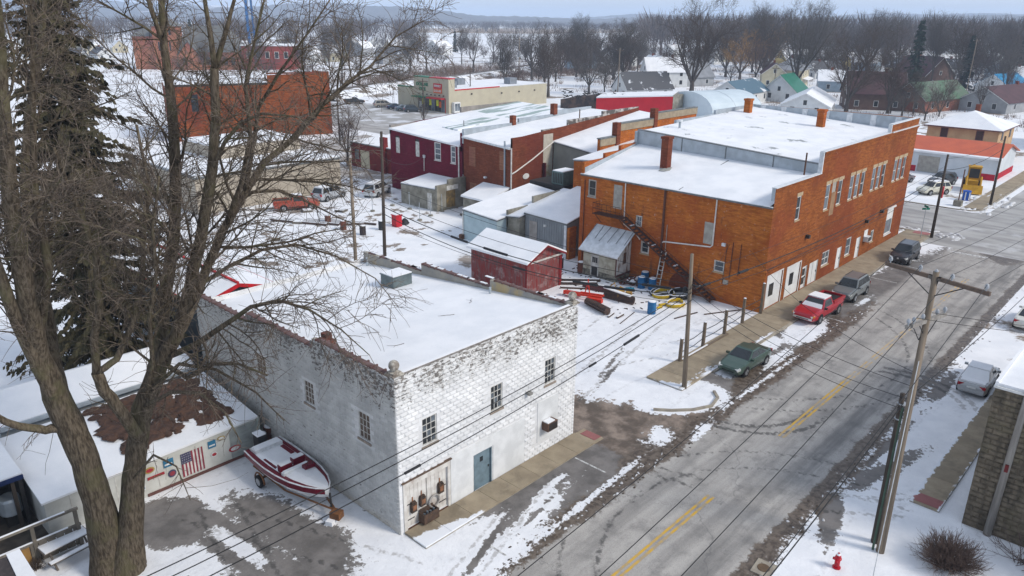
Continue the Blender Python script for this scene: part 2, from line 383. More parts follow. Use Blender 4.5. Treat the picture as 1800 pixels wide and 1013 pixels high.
o = slab_mesh(1.0, 1.46).build('kerb_ramp', SLAB, pv, org=(0, 0, 0)); o.location = (12.02, .0, -.06); o.rotation_euler = (0, R(3), 0)
o = MB().box((0, 0, 0), (.62, 1.0, .01)).build('tactile_pad', SLABRED, pv, org=(0, 0, 0)); o.location = (12.25, .22, .046); o.rotation_euler = (0, R(3), 0)
pv2 = pavement('pavement_by_brick_building', 20.9, 72.0, -1.62, 1.0, 1.6, 2)
pv3 = pavement('pavement_far_corner', 88.5, 128.0, -2.6, -.6, 2.0, 3)
pv4 = pavement('pavement_by_stone_building', 18.6, 36, -16.9, -15.6, 1.5, 4)
o = MB().box((0, 0, 0), (.8, 1.26, .01)).build('tactile_pad', SLABRED, pv4, org=(0, 0, 0)); o.location = (.1, .02, .132)
o = MB().box((0, 0, 0), (1.2, 1.6, .01)).build('tactile_pad', SLABRED, pv2, org=(0, 0, 0)); o.location = (50.0, .1, .132)
# kerbs
def kerb(name, pts, wd=.16, h=.13):
    b = MB(); P = [Vector((p[0], p[1], 0)) for p in pts]; L = []
    for k, p in enumerate(P):
        d = (P[min(k + 1, len(P) - 1)] - P[max(k - 1, 0)]).normalized(); nn = Vector((-d.y, d.x, 0)) * wd / 2; L.append((p - nn, p + nn))
    for (a, c), (d, e) in zip(L, L[1:]):
        b.extr([a, d, e, c], (0, 0, h))
    return struct(b.build(name, KERB))
kerb('kerb', [(17.6, -1.7), (18.2, -2.5), (19.2, -3.4), (20.4, -3.95), (21.6, -3.7), (22.2, -3.1)])
kerb('kerb', [(24.6, -1.72), (70.5, -1.72), (71.6, -1.2), (72.1, 0), (72.2, 3)])
kerb('kerb', [(88.4, -2.75), (96, -2.78), (128, -2.8)])
kerb('kerb', [(88.4, -2.75), (87.2, -1.8), (86.8, 0), (86.8, 30)])
# snow left lying on the pavements and at the kerbs: low ragged lumps
def lump(b, cx, cy, rx, ry, h, rnd, z=0.0, ang=0):
    n = 11; ca, sa = math.cos(ang), math.sin(ang); rows = []
    for q, (k, zz) in enumerate(((1.0, 0), (.8, .55), (.45, .9))):
        row = []
        for j in range(n):
            a = 2 * math.pi * j / n; r = k * rnd.uniform(.72, 1.15); u = math.cos(a) * rx * r; v = math.sin(a) * ry * r
            row.append((cx + u * ca - v * sa, cy + u * sa + v * ca, z + h * zz * rnd.uniform(.8, 1.2)))
        rows.append(b.pts(row))
    c = b.pts([(cx, cy, z + h)])
    for a, d in zip(rows, rows[1:]):
        for j in range(n): b.face(a + j, a + (j + 1) % n, d + (j + 1) % n, d + j)
    for j in range(n): b.face(rows[-1] + j, rows[-1] + (j + 1) % n, c)
rnd = random.Random(5); b = MB()
for k in range(26): lump(b, rnd.uniform(21, 25.5), -1.45 + rnd.uniform(-.12, .5) * rnd.random(), rnd.uniform(.05, .3), rnd.uniform(.03, .1), .02, rnd, .128)
for k in range(60): lump(b, rnd.uniform(1, 14), -4.6 + rnd.gauss(0, .3), rnd.uniform(.03, .16), rnd.uniform(.03, .09), rnd.uniform(.02, .06), rnd, 0, rnd.random())
for k in range(60): lump(b, rnd.uniform(19, 47), -4.55 + rnd.gauss(0, .2), rnd.uniform(.03, .2), rnd.uniform(.03, .08), rnd.uniform(.02, .06), rnd, 0, rnd.uniform(-.2, .2))
for k in range(30): lump(b, rnd.uniform(46, 66), -1.95 + rnd.gauss(0, .06), rnd.uniform(.2, .8), rnd.uniform(.06, .14), .07, rnd)
for k in range(34): lump(b, rnd.uniform(70.5, 74), rnd.uniform(-4.5, 5.5), rnd.uniform(.2, .8), rnd.uniform(.15, .5), rnd.uniform(.05, .2), rnd, 0.0, rnd.random() * 3)
for k in range(40): lump(b, rnd.uniform(86, 100), rnd.uniform(-4.6, 0), rnd.uniform(.2, 1.4), rnd.uniform(.1, .4), rnd.uniform(.05, .2), rnd, 0.0, rnd.uniform(-.2, .2))
for k in range(60): lump(b, rnd.uniform(6, 60), -12.75 + rnd.gauss(0, .3), rnd.uniform(.03, .16), rnd.uniform(.03, .1), rnd.uniform(.02, .06), rnd, 0, rnd.random())
o = b.build('snow_lumps', mat('dirty_snow', (.66, .67, .68), (.40, .385, .37), scale=4, lo=.4, hi=.65), smooth=True, kind='stuff'); tag(o, 'small ragged lumps of ploughed snow along the kerbs', 'snow')
o['kind'] = 'stuff'
# leafless litter, gravel crumbs in the slush
b = MB(); G = mat('slush_clod', (.10, .075, .055), (.05, .04, .03), scale=9)
for k in range(240):
    xx = rnd.uniform(2, 40); lump(b, xx, -4.7 + rnd.gauss(0, .45), rnd.uniform(.02, .12), rnd.uniform(.02, .08), rnd.uniform(.02, .06), rnd, 0)
for k in range(90):
    lump(b, rnd.uniform(6, 50), -12.5 + rnd.gauss(0, .3), rnd.uniform(.03, .14), rnd.uniform(.03, .1), rnd.uniform(.02, .06), rnd, 0)
o = b.build('slush_clods', G, smooth=True); tag(o, 'dark clods of frozen slush scattered along the road edges', 'slush'); o['kind'] = 'stuff'

# ------------------------------------------------------------------ building helpers
class Face:
    """an upright wall plane: u runs along it, d points out of it"""
    def __init__(s, o, u, n): s.o = Vector(o); s.u = Vector(u); s.n = Vector(n)
    def P(s, u, d, z): return s.o + s.u * u + s.n * d + Vector((0, 0, z))
def fx(X): return Face((X, 0, 0), (0, 1, 0), (-1, 0, 0))     # faces -x, u = y
def fy(Y): return Face((0, Y, 0), (1, 0, 0), (0, -1, 0))     # faces -y, u = x
def fbox(b, F, u0, u1, d0, d1, z0, z1):
    i = b.pts([F.P(u, d, z) for z in (z0, z1) for u, d in ((u0, d0), (u1, d0), (u1, d1), (u0, d1))])
    for q in ((0,3,2,1),(4,5,6,7),(0,1,5,4),(1,2,6,5),(2,3,7,6),(3,0,4,7)): b.face(*[i + k for k in q])
def wall_holes(b, F, rects, holes, depth=.14):
    """wall skin from rectangles (u0,u1,z0,z1) with window openings and their reveals"""
    us = sorted({v for r in rects + holes for v in r[:2]}); zs = sorted({v for r in rects + holes for v in r[2:4]})
    inn = lambda u, z, L: any(r[0] < u < r[1] and r[2] < z < r[3] for r in L)
    for a, c in zip(us, us[1:]):
        for d, e in zip(zs, zs[1:]):
            u, z = (a + c) / 2, (d + e) / 2
            if inn(u, z, rects) and not inn(u, z, holes): b.poly([F.P(a, 0, d), F.P(c, 0, d), F.P(c, 0, e), F.P(a, 0, e)])
    for u0, u1, z0, z1 in [h[:4] for h in holes]:
        for (a, c), (d, e) in (((u0, z0), (u1, z0)), ((u1, z0), (u1, z1)), ((u1, z1), (u0, z1)), ((u0, z1), (u0, z0))):
            b.poly([F.P(a, 0, c), F.P(d, 0, e), F.P(d, -depth, e), F.P(a, -depth, c)])
GLASS = mat('window_glass', (.030, .036, .042), (.018, .02, .024), rough=.12, spec=.5, scale=.8)
GLASSB = mat('window_glass_sky', (.16, .19, .22), (.07, .085, .10), rough=.15, spec=.5, scale=.7)
WHITE = mat('white_paint', (.72, .72, .70), (.60, .60, .58), rough=.6, scale=3)
WHITEOLD = mat('white_paint_old', (.66, .65, .61), (.44, .42, .38), rough=.75, scale=3)
DARK = mat('dark_metal', (.035, .033, .032), rough=.5, scale=4)
STONE = mat('lintel_stone', (.47, .36, .22), (.38, .28, .17), scale=3)
BOARD = mat('grey_board', (.40, .38, .33), (.30, .28, .25), scale=2)
TANB = mat('tan_board', (.33, .20, .11), (.25, .15, .08), scale=2)
def window(F, par, u0, u1, z0, z1, cols=1, rows=2, fm=None, gm=None, sill=None, lintel=None, d=-.10, fw=.07, proud=.0, mw=.03, panes=True):
    fm = fm or WHITE; gm = gm or GLASS; b = MB()
    for a in ((u0, u0 + fw, z0, z1), (u1 - fw, u1, z0, z1), (u0 + fw, u1 - fw, z0, z0 + fw), (u0 + fw, u1 - fw, z1 - fw, z1)):
        fbox(b, F, a[0], a[1], d, d + .06, a[2], a[3])
    iu0, iu1, iz0, iz1 = u0 + fw, u1 - fw, z0 + fw, z1 - fw; du = (iu1 - iu0) / cols; dz = (iz1 - iz0) / rows
    for k in range(1, cols): fbox(b, F, iu0 + k * du - mw / 2, iu0 + k * du + mw / 2, d + .004, d + .048, iz0, iz1)
    for k in range(1, rows):
        for q in range(cols): fbox(b, F, iu0 + q * du + (mw / 2 if q else 0), iu0 + (q + 1) * du - (mw / 2 if q < cols - 1 else 0), d + .004, d + .046, iz0 + k * dz - mw / 2, iz0 + k * dz + mw / 2)
    win = b.build('window', fm, par)
    if panes:
        for q in range(cols):
            for k in range(rows):
                g = MB(); fbox(g, F, iu0 + q * du + mw / 2, iu0 + (q + 1) * du - mw / 2, d + .010, d + .022, iz0 + k * dz + mw / 2, iz0 + (k + 1) * dz - mw / 2)
                g.build('pane', gm[(q + k) % len(gm)] if isinstance(gm, list) else gm, win)
        bk = MB(); fbox(bk, F, u0, u1, d - .02, d - .006, z0, z1); bk.build('backing', DARK, win)
    if sill:
        s = MB(); fbox(s, F, u0 - .06, u1 + .06, -.10, .05, z0 - .11, z0 - .003); s.build('sill', sill, win)
    if lintel:
        s = MB(); fbox(s, F, u0 - .12, u1 + .12, -.10, .025, z1 + .003, z1 + .30); s.build('lintel', lintel, win)
    return win
def panel(F, par, name, u0, u1, z0, z1, m, d0=-.12, d1=-.06):
    b = MB(); fbox(b, F, u0, u1, d0, d1, z0, z1); return b.build(name, m, par)
def brick_mat(name, c1, c2, mortar, dark=(.05, .035, .03), stain=.5, whitewash=0.0, sc_=4.2):
    m, t, p = newmat(name); pos, x, y, z = geopos(t)
    v = vec(t, x + y, z, 0.0)
    br = t.nodes.new('ShaderNodeTexBrick'); br.inputs['Scale'].default_value = sc_; br.inputs['Mortar Size'].default_value = .018
    br.inputs['Brick Width'].default_value = .9; br.inputs['Row Height'].default_value = .32; br.inputs['Bias'].default_value = -.1
    br.inputs['Color1'].default_value = (*c1, 1); br.inputs['Color2'].default_value = (*c2, 1); br.inputs['Mortar'].default_value = (*mortar, 1)
    t.links.new(v, br.inputs['Vector'])
    n1 = noise(t, pos, .38, 7, .7); n2 = noise(t, vec(t, (x + y) * 1.6, z * .3), .8, 6, .7); n3 = noise(t, pos, 3.5, 6, .7)
    hor = noise(t, vec(t, (x + y) * .9, z * 5.0), 1.2, 4, .7)
    c = mixc(t, hor.ss(.42, .64) * .65, br.outputs['Color'], tuple(v_ * .55 for v_ in c2))
    c = mixc(t, n1.ss(.45, .66) * .7, c, tuple(v_ * .62 for v_ in c2))
    c = mixc(t, noise(t, pos, .17, 5, .6).ss(.47, .62) * .5, c, (c2[0] * .78, c2[1] * .55, c2[2] * .9))
    c = mixc(t, n2.ss(.58, .70) * stain, c, dark)
    if whitewash: c = mixc(t, n3.ss(.60, .68) * whitewash, c, (.50, .42, .36))
    t.links.new(c, p.inputs['Base Color']); p.inputs['Roughness'].default_value = .9; p.inputs['Specular IOR Level'].default_value = .15
    bump(t, p, N(t, br.outputs['Fac']) * -1.0 + n3 * .6, .5, .02); MATS[name] = m; return m
ORANGE = brick_mat('orange_brick', (.56, .18, .026), (.42, .11, .02), (.40, .19, .085), stain=.62, whitewash=.5)
ORANGEF = brick_mat('orange_brick_painted', (.36, .118, .026), (.26, .072, .02), (.31, .11, .04), dark=(.12, .05, .03), stain=.6, whitewash=.18)
BROWNB = brick_mat('brown_brick', (.24, .068, .032), (.18, .05, .026), (.20, .09, .055), stain=.45, whitewash=.2)
MAROON = brick_mat('maroon_painted_brick', (.17, .014, .034), (.145, .012, .028), (.13, .012, .026), dark=(.09, .02, .025), stain=.4, whitewash=.12)
GREYF = mat('grey_flashing', (.42, .47, .51), (.33, .37, .40), rough=.45, scale=1.2, metal=.2)
METALW = mat('white_metal_trim', (.70, .72, .73), (.55, .57, .58), rough=.4, scale=3)
GUTTER = mat('dark_gutter', (.10, .11, .11), (.17, .18, .18), rough=.5, scale=2)

# ------------------------------------------------------------------ the white block building
def block_paint():
    m, t, p = newmat('white_block_paint'); pos, x, y, z = geopos(t)
    n1 = noise(t, pos, 5.5, 6, .65); n2 = noise(t, pos, .8, 5, .6); n3 = noise(t, vec(t, x * 1.0, y, z * .25), 2.2, 5)
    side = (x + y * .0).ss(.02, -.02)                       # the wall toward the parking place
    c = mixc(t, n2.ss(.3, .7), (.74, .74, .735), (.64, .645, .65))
    c = mixc(t, side, c, mixc(t, n2.ss(.3, .7), (.56, .55, .52), (.44, .43, .41)))  # this wall's weaker light is put into a darker, greyer colour
    top = (z + (n2 - .5) * 2.2).ss(5.2, 7.6)
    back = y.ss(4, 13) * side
    n4 = noise(t, vec(t, x * 1.0, y * 1.0, z * 2.4), 3.3, 5, .7); pat = noise(t, pos, .55, 4, .6)
    flake = (n4 + top * .165 + side * z.ss(5.6, 7.4) * .03 + (pat - .5) * .35 + back * .06).ss(.66, .70) * .92
    c = mixc(t, top * .40 * pat.ss(.3, .6), c, (.50, .49, .455))
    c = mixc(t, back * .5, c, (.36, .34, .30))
    c = mixc(t, (n3.ss(.55, .7) * top) * .5, c, (.22, .20, .17))
    c = mixc(t, flake, c, mixc(t, n1.ss(.4, .6), (.10, .09, .082), (.21, .19, .17)))
    low = z.ss(.5, .0) * n2.ss(.3, .6) * side
    c = mixc(t, low * .7, c, (.42, .36, .27))
    # every block has its own tone; shade between courses is painted as dark bands
    row = (z * (1 / .20))._op('FLOOR'); odd = row._op('MODULO', 2.0) * .5; colx = ((x + y) * (1 / .405) + odd)._op('FLOOR')
    wn = t.nodes.new('ShaderNodeTexWhiteNoise'); wn.noise_dimensions = '3D'; t.links.new(vec(t, colx, row, 0.0), wn.inputs['Vector'])
    tone = N(t, wn.outputs['Value'])
    joint_shade = ((z * (1 / .20))._op('FRACT') - .5).ab().ss(.43, .49)
    c = mixc(t, joint_shade * (side * .45 + .15), c, (.26, .25, .235))
    t.links.new(scalec(t, c, tone * .16 + .92), p.inputs['Base Color']); p.inputs['Roughness'].default_value = .85; p.inputs['Specular IOR Level'].default_value = .2
    bump(t, p, noise(t, pos, 14, 3, .6), .4, .03); return m
BLOCK = block_paint()
COPT = mat('red_coping_tile', (.105, .05, .042), (.16, .10, .09), scale=2.2, rough=.55)
SMOOTHW = mat('smooth_white_render', (.73, .74, .74), (.62, .63, .63), rough=.7, scale=1.2)
wb = thing('white_block_building', (0, 0, 0), 'two-storey white painted concrete block building with peeling upper courses and snowy flat roof', 'building')
WFR, WLF = fy(0), fx(0)
WIN_F = [(1.40, 2.26, 3.90, 5.27), (5.66, 6.47, 3.94, 5.28), (9.60, 10.42, 3.94, 5.34)]
WIN_L = [(1.90, 2.78, 3.88, 5.26), (6.33, 7.18, 4.02, 5.25), (10.85, 11.8, 3.98, 5.22)]
DOORH = [(4.50, 5.72, .02, 2.06)]; GAR = [(.36, 2.80, .16, 2.30)]
b = MB(); wall_holes(b, WFR, [(0, 12, 0, 7.78)], WIN_F + DOORH + GAR)
wall_holes(b, WLF, [(0, 6.1, 0, 7.72), (6.1, 12.1, 0, 7.25), (12.1, 18.2, 0, 6.8)], WIN_L)
b.poly([(12, 0, 0), (12, 18.2, 0), (12, 18.2, 6.75), (12, 12.2, 6.75), (12, 12.2, 7.2), (12, 6.15, 7.2), (12, 6.15, 7.72), (12, 0, 7.72)])
b.poly([(12, 18.2, 0), (0, 18.2, 0), (0, 18.2, 6.3), (12, 18.2, 6.3)])
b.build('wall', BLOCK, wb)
# inner faces of the side parapets
PARI = mat('parapet_render', (.40, .37, .31), (.30, .29, .27), scale=1.3, dirt=(.52, .38, .17, .8))
for xx, dx in ((0, .26), (12, -.26)):
    b = MB()
    for y0, y1, zt in ((.02, 6.1, 7.70), (6.1, 12.15, 7.22), (12.15, 18.2, 6.77)):
        b.box((xx + (.01 if dx > 0 else -.01), y0, 5.6), (xx + dx, y1, zt))
    b.build('parapet', PARI, wb)
b = MB(); zr = lambda y: 7.62 - .089 * y
b.poly([(.24, .06, zr(0)), (11.76, .06, zr(0)), (11.76, 18.2, zr(18.2)), (.24, 18.2, zr(18.2))]); b.poly([(.2, .06, zr(0) - .2), (.2, 18.3, zr(18.2) - .2), (11.8, 18.3, zr(18.2) - .2), (11.8, .06, zr(0) - .2)])


b.build('roof', ROOFSNOW, wb)
MB().box((.02, -.035, 7.781), (11.98, .20, 7.83)).build('front_coping', mat('coping_dark', (.17, .15, .135), (.27, .25, .23), scale=4), wb)
MB().box((.26, .03, 7.831), (11.74, .20, 7.86)).build('coping_snow', ROOFSNOW, wb)
# coping tiles, one by one
tl = MB()
for k in range(5):
    a0, a1 = math.pi * k / 5, math.pi * (k + 1) / 5
    pr = [(math.cos(a) * .17, math.sin(a) * .07) for a in (a0, a1)]
    tl.poly([(pr[0][0], 0, pr[0][1]), (pr[0][0], .56, pr[0][1]), (pr[1][0], .56, pr[1][1]), (pr[1][0], 0, pr[1][1])])
tl.box((-.19, .52, -.03), (.19, .60, .085))
src = None; rnd = random.Random(11)
for xx in (.13, 11.87):
    for y0, y1, zt in ((.35, 6.1, 7.725), (6.1, 12.1, 7.255), (12.15, 18.1, 6.80)):
        n = int((y1 - y0) / .6)
        for k in range(n):
            if rnd.random() < .04: continue
            if src is None: o = tl.build('coping_tile', COPT, wb, org=(0, 0, 0)); src = o.data; o.location = (xx, y0 + k * .6, zt)
            else: share('coping_tile', src, wb, (xx, y0 + k * .6, zt + rnd.uniform(-.008, .008)), (0, 0, rnd.uniform(-.02, .02)))
# snow caught on the far coping
for k in range(20):
    yy = rnd.uniform(.8, 17); zt = 7.80 if yy < 6.1 else 7.33 if yy < 12.1 else 6.88
    MB().box((11.80, yy, zt - .02), (11.96, yy + rnd.uniform(.3, .6), zt + .02)).build('coping_snow', ROOFSNOW, wb)
# corner finials: stone ball on a cap
FIN = mat('finial_stone', (.48, .45, .39), (.20, .17, .14), scale=4, lo=.4, hi=.6)
for xx in (.16, 11.84):
    b = MB(); b.box((xx - .3, -.12, 7.835), (xx + .3, .46, 7.90)); b.box((xx - .22, -.05, 7.90), (xx + .22, .39, 7.98))
    b.build('finial_cap', FIN, wb)
    b = MB(); b.lathe((xx, .17, 8.0), [(.06, -.02), (.12, .01)] + [(.235 * math.sin(math.pi * k / 8), .235 - .235 * math.cos(math.pi * k / 8) + .01) for k in range(1, 8)] + [(.02, .48)], 14)
    b.build('finial_ball', FIN, wb, smooth=True)
# rock-faced blocks: a shared mesh laid course by course
bm_ = MB(); Lb, Hb, pr_ = .405, .20, .035
def block_mesh(L, H, seed):
    r = random.Random(seed); q = MB(); g = .007
    o4 = [(g, .0, g), (L - g, .0, g), (L - g, .0, H - g), (g, .0, H - g)]
    m4 = [(.03, -.02, .022), (L - .03, -.02, .022), (L - .03, -.02, H - .03), (.03, -.02, H - .03)]
    i4 = [(.09 + r.uniform(-.02, .02), -.055 + r.uniform(-.015, .012), .07), (L - .09, -.050 + r.uniform(-.012, .01), .065), (L - .10, -.030 + r.uniform(-.01, .01), H - .07), (.1, -.032 + r.uniform(-.01, .01), H - .06)]
    i = q.pts(o4 + m4 + i4)
    for a in (0, 4):
        for k in range(4): q.face(i + a + k, i + a + (k + 1) % 4, i + a + 4 + (k + 1) % 4, i + a + 4 + k)
    q.face(i + 8, i + 9, i + 10, i + 11); return q
protos = [block_mesh(Lb, Hb, s) for s in range(6)]; halves = [block_mesh(Lb / 2, Hb, s) for s in range(6, 8)]
skipF = [(a - .10, c + .10, d - .16, e + .08) for a, c, d, e in WIN_F] + [(.16, 2.98, -1, 2.62), (2.98, 8.1, -1, 2.72), (9.05, 10.75, .75, 3.15)]
skipL = [(a - .08, c + .08, d - .16, e + .08) for a, c, d, e in WIN_L]
cells = []
for row in range(39):
    z0 = row * Hb; off = (row % 2) * Lb / 2
    for wall, length, skip in (('f', 12.0, skipF), ('l', 18.2, skipL)):
        zt = 7.78
        k = 0; u = 0.0
        while u < length - .03:
            L = Lb if not (off and k == 0) else Lb / 2
            L = min(L, length - u)
            if L < Lb - .01 and L > Lb / 2 + .01: L = Lb / 2
            if wall == 'l': zt = 7.74 if u < 6 else 7.26 if u < 12 else 6.82
            if z0 + Hb <= zt + .01 and not any(a < u + L - .02 and c > u + .02 and d < z0 + Hb - .02 and e > z0 + .02 for a, c, d, e in skip):
                cells.append((wall, u, z0, L))
            u += L; k += 1
cpos = Vector((-17.2, -22.7, 21.8))
cells.sort(key=lambda c: ((Vector((c[1], 0, c[2])) if c[0] == 'f' else Vector((0, c[1], c[2]))) - cpos).length + (0 if c[3] > .3 else 50))
srcs = {}; rest = MB(); bnd = random.Random(4)
for n, (wall, u, z0, L) in enumerate(cells):
    kinds = protos if L > .3 else halves; vi = bnd.randrange(len(kinds)); pmesh = kinds[vi]
    if n < 300:
        loc = (u, -.001, z0) if wall == 'f' else (-.001, u + L, z0); rot = (0, 0, 0) if wall == 'f' else (0, 0, R(-90))
        key = (L > .3, vi)
        if key not in srcs:
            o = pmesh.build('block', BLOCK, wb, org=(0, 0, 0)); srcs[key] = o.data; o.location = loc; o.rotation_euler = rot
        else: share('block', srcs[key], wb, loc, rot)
    else:
        i = len(rest.v)
        for (px, py, pz) in pmesh.v: rest.v.append((u + px, py - .001, z0 + pz) if wall == 'f' else (py - .001, u + L - px, z0 + pz))
        for f_ in pmesh.f: rest.face(*[i + j for j in f_])
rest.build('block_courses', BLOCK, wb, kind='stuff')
# windows
for u0, u1, z0, z1 in WIN_F: window(WFR, wb, u0, u1, z0, z1, 3, 4, WHITEOLD, [GLASS, GLASS, GLASSB], sill=mat('sill_stone', (.33, .27, .22), (.24, .20, .16), scale=4), fw=.055, mw=.028)
BRNP = mat('brown_shade_pane', (.13, .09, .065), (.085, .06, .045), rough=.35, scale=3)
for u0, u1, z0, z1 in WIN_L: window(WLF, wb, u0, u1, z0, z1, 3, 4, WHITEOLD, BRNP, sill=MATS['sill_stone'], fw=.055, mw=.028)
# smooth rendered panels round the doors
panel(WFR, wb, 'render_panel', 3.0, 4.42, .0, 2.70, SMOOTHW, .001, .03); panel(WFR, wb, 'render_panel', 5.80, 8.08, .0, 2.70, SMOOTHW, .001, .03)
panel(WFR, wb, 'render_panel', 4.42, 5.80, 2.10, 2.70, SMOOTHW, .001, .03)
panel(WFR, wb, 'render_panel', 9.08, 10.72, .78, 3.12, SMOOTHW, .001, .03)
BLUED = mat('blue_grey_door', (.17, .24, .28), (.12, .17, .20), rough=.5, scale=2)
d_ = panel(WFR, wb, 'door', 4.56, 5.66, .03, 2.02, BLUED, -.12, -.07)
panel(WFR, d_, 'door_frame', 4.50, 4.555, .02, 2.06, BLUED, -.13, .02); panel(WFR, d_, 'door_frame', 5.665, 5.72, .02, 2.06, BLUED, -.13, .02); panel(WFR, d_, 'door_frame', 4.555, 5.665, 2.022, 2.06, BLUED, -.13, .02)
panel(WFR, d_, 'door_window', 4.98, 5.18, 1.48, 1.74, GLASS, -.069, -.06); panel(WFR, d_, 'handle', 5.52, 5.57, .98, 1.10, DARK, -.069, -.03)
# double doors at the corner
GD = mat('old_white_door', (.66, .64, .60), (.52, .49, .45), scale=2.5, dirt=(.33, .25, .2, .5))
RUST = mat('rusty_iron', (.16, .07, .035), (.07, .04, .03), scale=6, rough=.8)
panel(WFR, wb, 'door_header', .18, 2.96, 2.30, 2.60, GD, .0, .05); panel(WFR, wb, 'door_header_cap', .10, 3.02, 2.601, 2.66, mat('old_brown_wood', (.14, .09, .06), (.09, .06, .045), scale=5), .0, .12)
panel(WFR, wb, 'door_jamb', .18, .36, .0, 2.298, GD, .0, .05); panel(WFR, wb, 'door_jamb', 2.80, 2.96, .0, 2.298, GD, .0, .05)
panel(WFR, wb, 'door_threshold', .37, 2.79, .02, .155, RUST, -.10, .02)
for a in (.38, 1.60):
    leaf = panel(WFR, wb, 'door_leaf', a, a + 1.18, .165, 2.28, GD, -.12, -.07)
    for k in range(5): panel(WFR, leaf, 'plank', a + .02 + k * .23, a + .235 + k * .23, .2, 2.25, GD, -.07, -.058 + .004 * (k % 2))
    for zz in (.5, 1.3): panel(WFR, leaf, 'hinge', a + (.02 if a < 1 else .7), a + (.45 if a < 1 else 1.14), zz, zz + .05, DARK, -.055, -.045)
# air conditioner in the wall
AC = mat('ac_rust', (.15, .085, .06), (.09, .055, .045), scale=5, rough=.7)
ac = panel(WFR, wb, 'air_conditioner', 9.42, 10.18, 1.45, 1.92, AC, .03, .48)
for k in range(7): panel(WFR, ac, 'louvre', 9.47, 10.13, 1.50 + k * .055, 1.53 + k * .055, DARK, .48, .50)
panel(WFR, ac, 'snow_cap', 9.45, 10.0, 1.92, 1.97, ROOFSNOW, .08, .44)
panel(WFR, wb, 'wall_lamp', 8.12, 8.36, 4.0, 4.14, mat('lamp_grey', (.25, .24, .22), scale=5), .04, .30)
# broken chimney on the parking side
CH = mat('old_red_brick', (.16, .06, .04), (.09, .042, .033), scale=4)
b = MB(); rnd = random.Random(3)
for k in range(7):
    zz = 6.9 + k * .13; 
    for (cx, cy) in ((.42, 5.75), (.80, 5.75), (.42, 6.15), (.80, 6.15)):
        if k > 4 and rnd.random() < .55: continue
        b.obox((cx + rnd.uniform(-.03, .03), cy + rnd.uniform(-.03, .03), zz), .37, .38, .125, rnd.uniform(-.12, .12))
b.build('chimney', CH, wb)
b = MB(); b.cyl((11.3, 17.2, 5.9), .08, .75, 10); b.build('vent_pipe', GREYF, wb); b = MB(); b.cyl((11.25, 5.6, 7.0), .07, .5, 10); b.build('vent_pipe', GREYF, wb)
# roof hatch
rh = thing('roof_hatch', (9.5, 11.7, 6.5), 'grey sheet-metal box with a snowy lid standing on the white building roof', 'roof hatch')
BOXM = mat('weathered_sheet', (.16, .20, .205), (.11, .14, .145), rough=.55, scale=2, metal=.3)
b = MB().box((8.75, 11.15, 6.4), (10.15, 12.35, 7.28)); b.build('body', BOXM, rh)
b = MB()
for k in (1, 2): b.box((8.735, 11.14, 6.45 + k * .27), (10.165, 12.36, 6.47 + k * .27))
b.build('seam', BOXM, rh)
MB().box((8.70, 11.10, 7.281), (10.20, 12.40, 7.33)).build('lid', BOXM, rh); MB().box((8.74, 11.14, 7.331), (10.16, 12.36, 7.38)).build('snow_cap', ROOFSNOW, rh)
# fallen twigs on the roof
TW = mat('twig_bark', (.115, .088, .072), (.07, .052, .045), scale=6)
rnd = random.Random(8)
for k in range(5):
    x0, y0 = rnd.uniform(3, 10), rnd.uniform(1.5, 8); a = rnd.uniform(0, 6); ps = []
    for j in range(5): ps.append((x0, y0, zr(y0) + .02)); a += rnd.uniform(-.7, .7); x0 += math.cos(a) * .22; y0 += math.sin(a) * .22
    b = MB().tube(ps, [.014, .012, .010, .008, .005], 4); b2 = Vector(ps[2]); b.tube([b2, b2 + Vector((math.cos(a + 1), math.sin(a + 1), .1)) * .3], [.008, .004], 3)
    tag(b.build('fallen_twig', TW, org=ps[0]), 'thin fallen twig lying on the snowy roof of the white building', 'twig', 'twigs fallen on the white roof')
# things hung on the double doors
LAN = mat('lantern_rust', (.085, .05, .032), (.03, .025, .022), scale=9, rough=.6); LANG = mat('lantern_amber', (.30, .13, .06), (.16, .08, .045), rough=.3, scale=6)
for k, (u, z, lab) in enumerate(((.74, 1.10, 'rusty box lantern hung on the white double doors, nearest the building corner'), (1.26, 1.18, 'rusty box lantern hung in the middle of the white double doors'), (2.36, 1.32, 'rusty box lantern hung on the white double doors, nearest the blue door'))):
    l = thing('wall_lantern', (u, -.02, z), lab, 'lantern', 'lanterns on the double doors')
    panel(WFR, l, 'case', u - .15, u + .15, z - .22, z + .24, LAN, -.055, .10); panel(WFR, l, 'glass', u - .10, u + .10, z - .1, z + .14, LANG, .10, .12)
    panel(WFR, l, 'hood', u - .12, u + .12, z + .241, z + .31, LAN, -.05, .07); panel(WFR, l, 'bracket', u - .03, u + .03, z + .311, z + .52, LANG, -.055, -.03)
cr = thing('wooden_crate', (1.5, -.2, .16), 'dark wooden box holding jars, hung low on the white double doors', 'crate')
CRW = mat('crate_wood', (.10, .06, .04), (.06, .04, .03), scale=5)
for nm, a in (('side', (1.02, 1.07, .01, .42)), ('side', (1.85, 1.90, .01, .42))): panel(WFR, cr, nm, a[0], a[1], .2, .68, CRW, a[2], a[3])
panel(WFR, cr, 'front', 1.071, 1.849, .2, .68, CRW, .37, .42); panel(WFR, cr, 'back', 1.071, 1.849, .2, .8, CRW, .01, .05); panel(WFR, cr, 'bottom', 1.071, 1.849, .2, .25, CRW, .051, .369)
for k in range(4): b = MB(); b.cyl((1.2 + k * .18, -.2, .26), .06, .36 + .05 * (k % 2), 8); b.build('jar', GLASSB, cr)
wr = MB(); wr.tube([(1.95 + .30 * math.cos(a), -.03, .85 + .30 * math.sin(a)) for a in [k * math.pi / 10 for k in range(21)]], .045, 6)
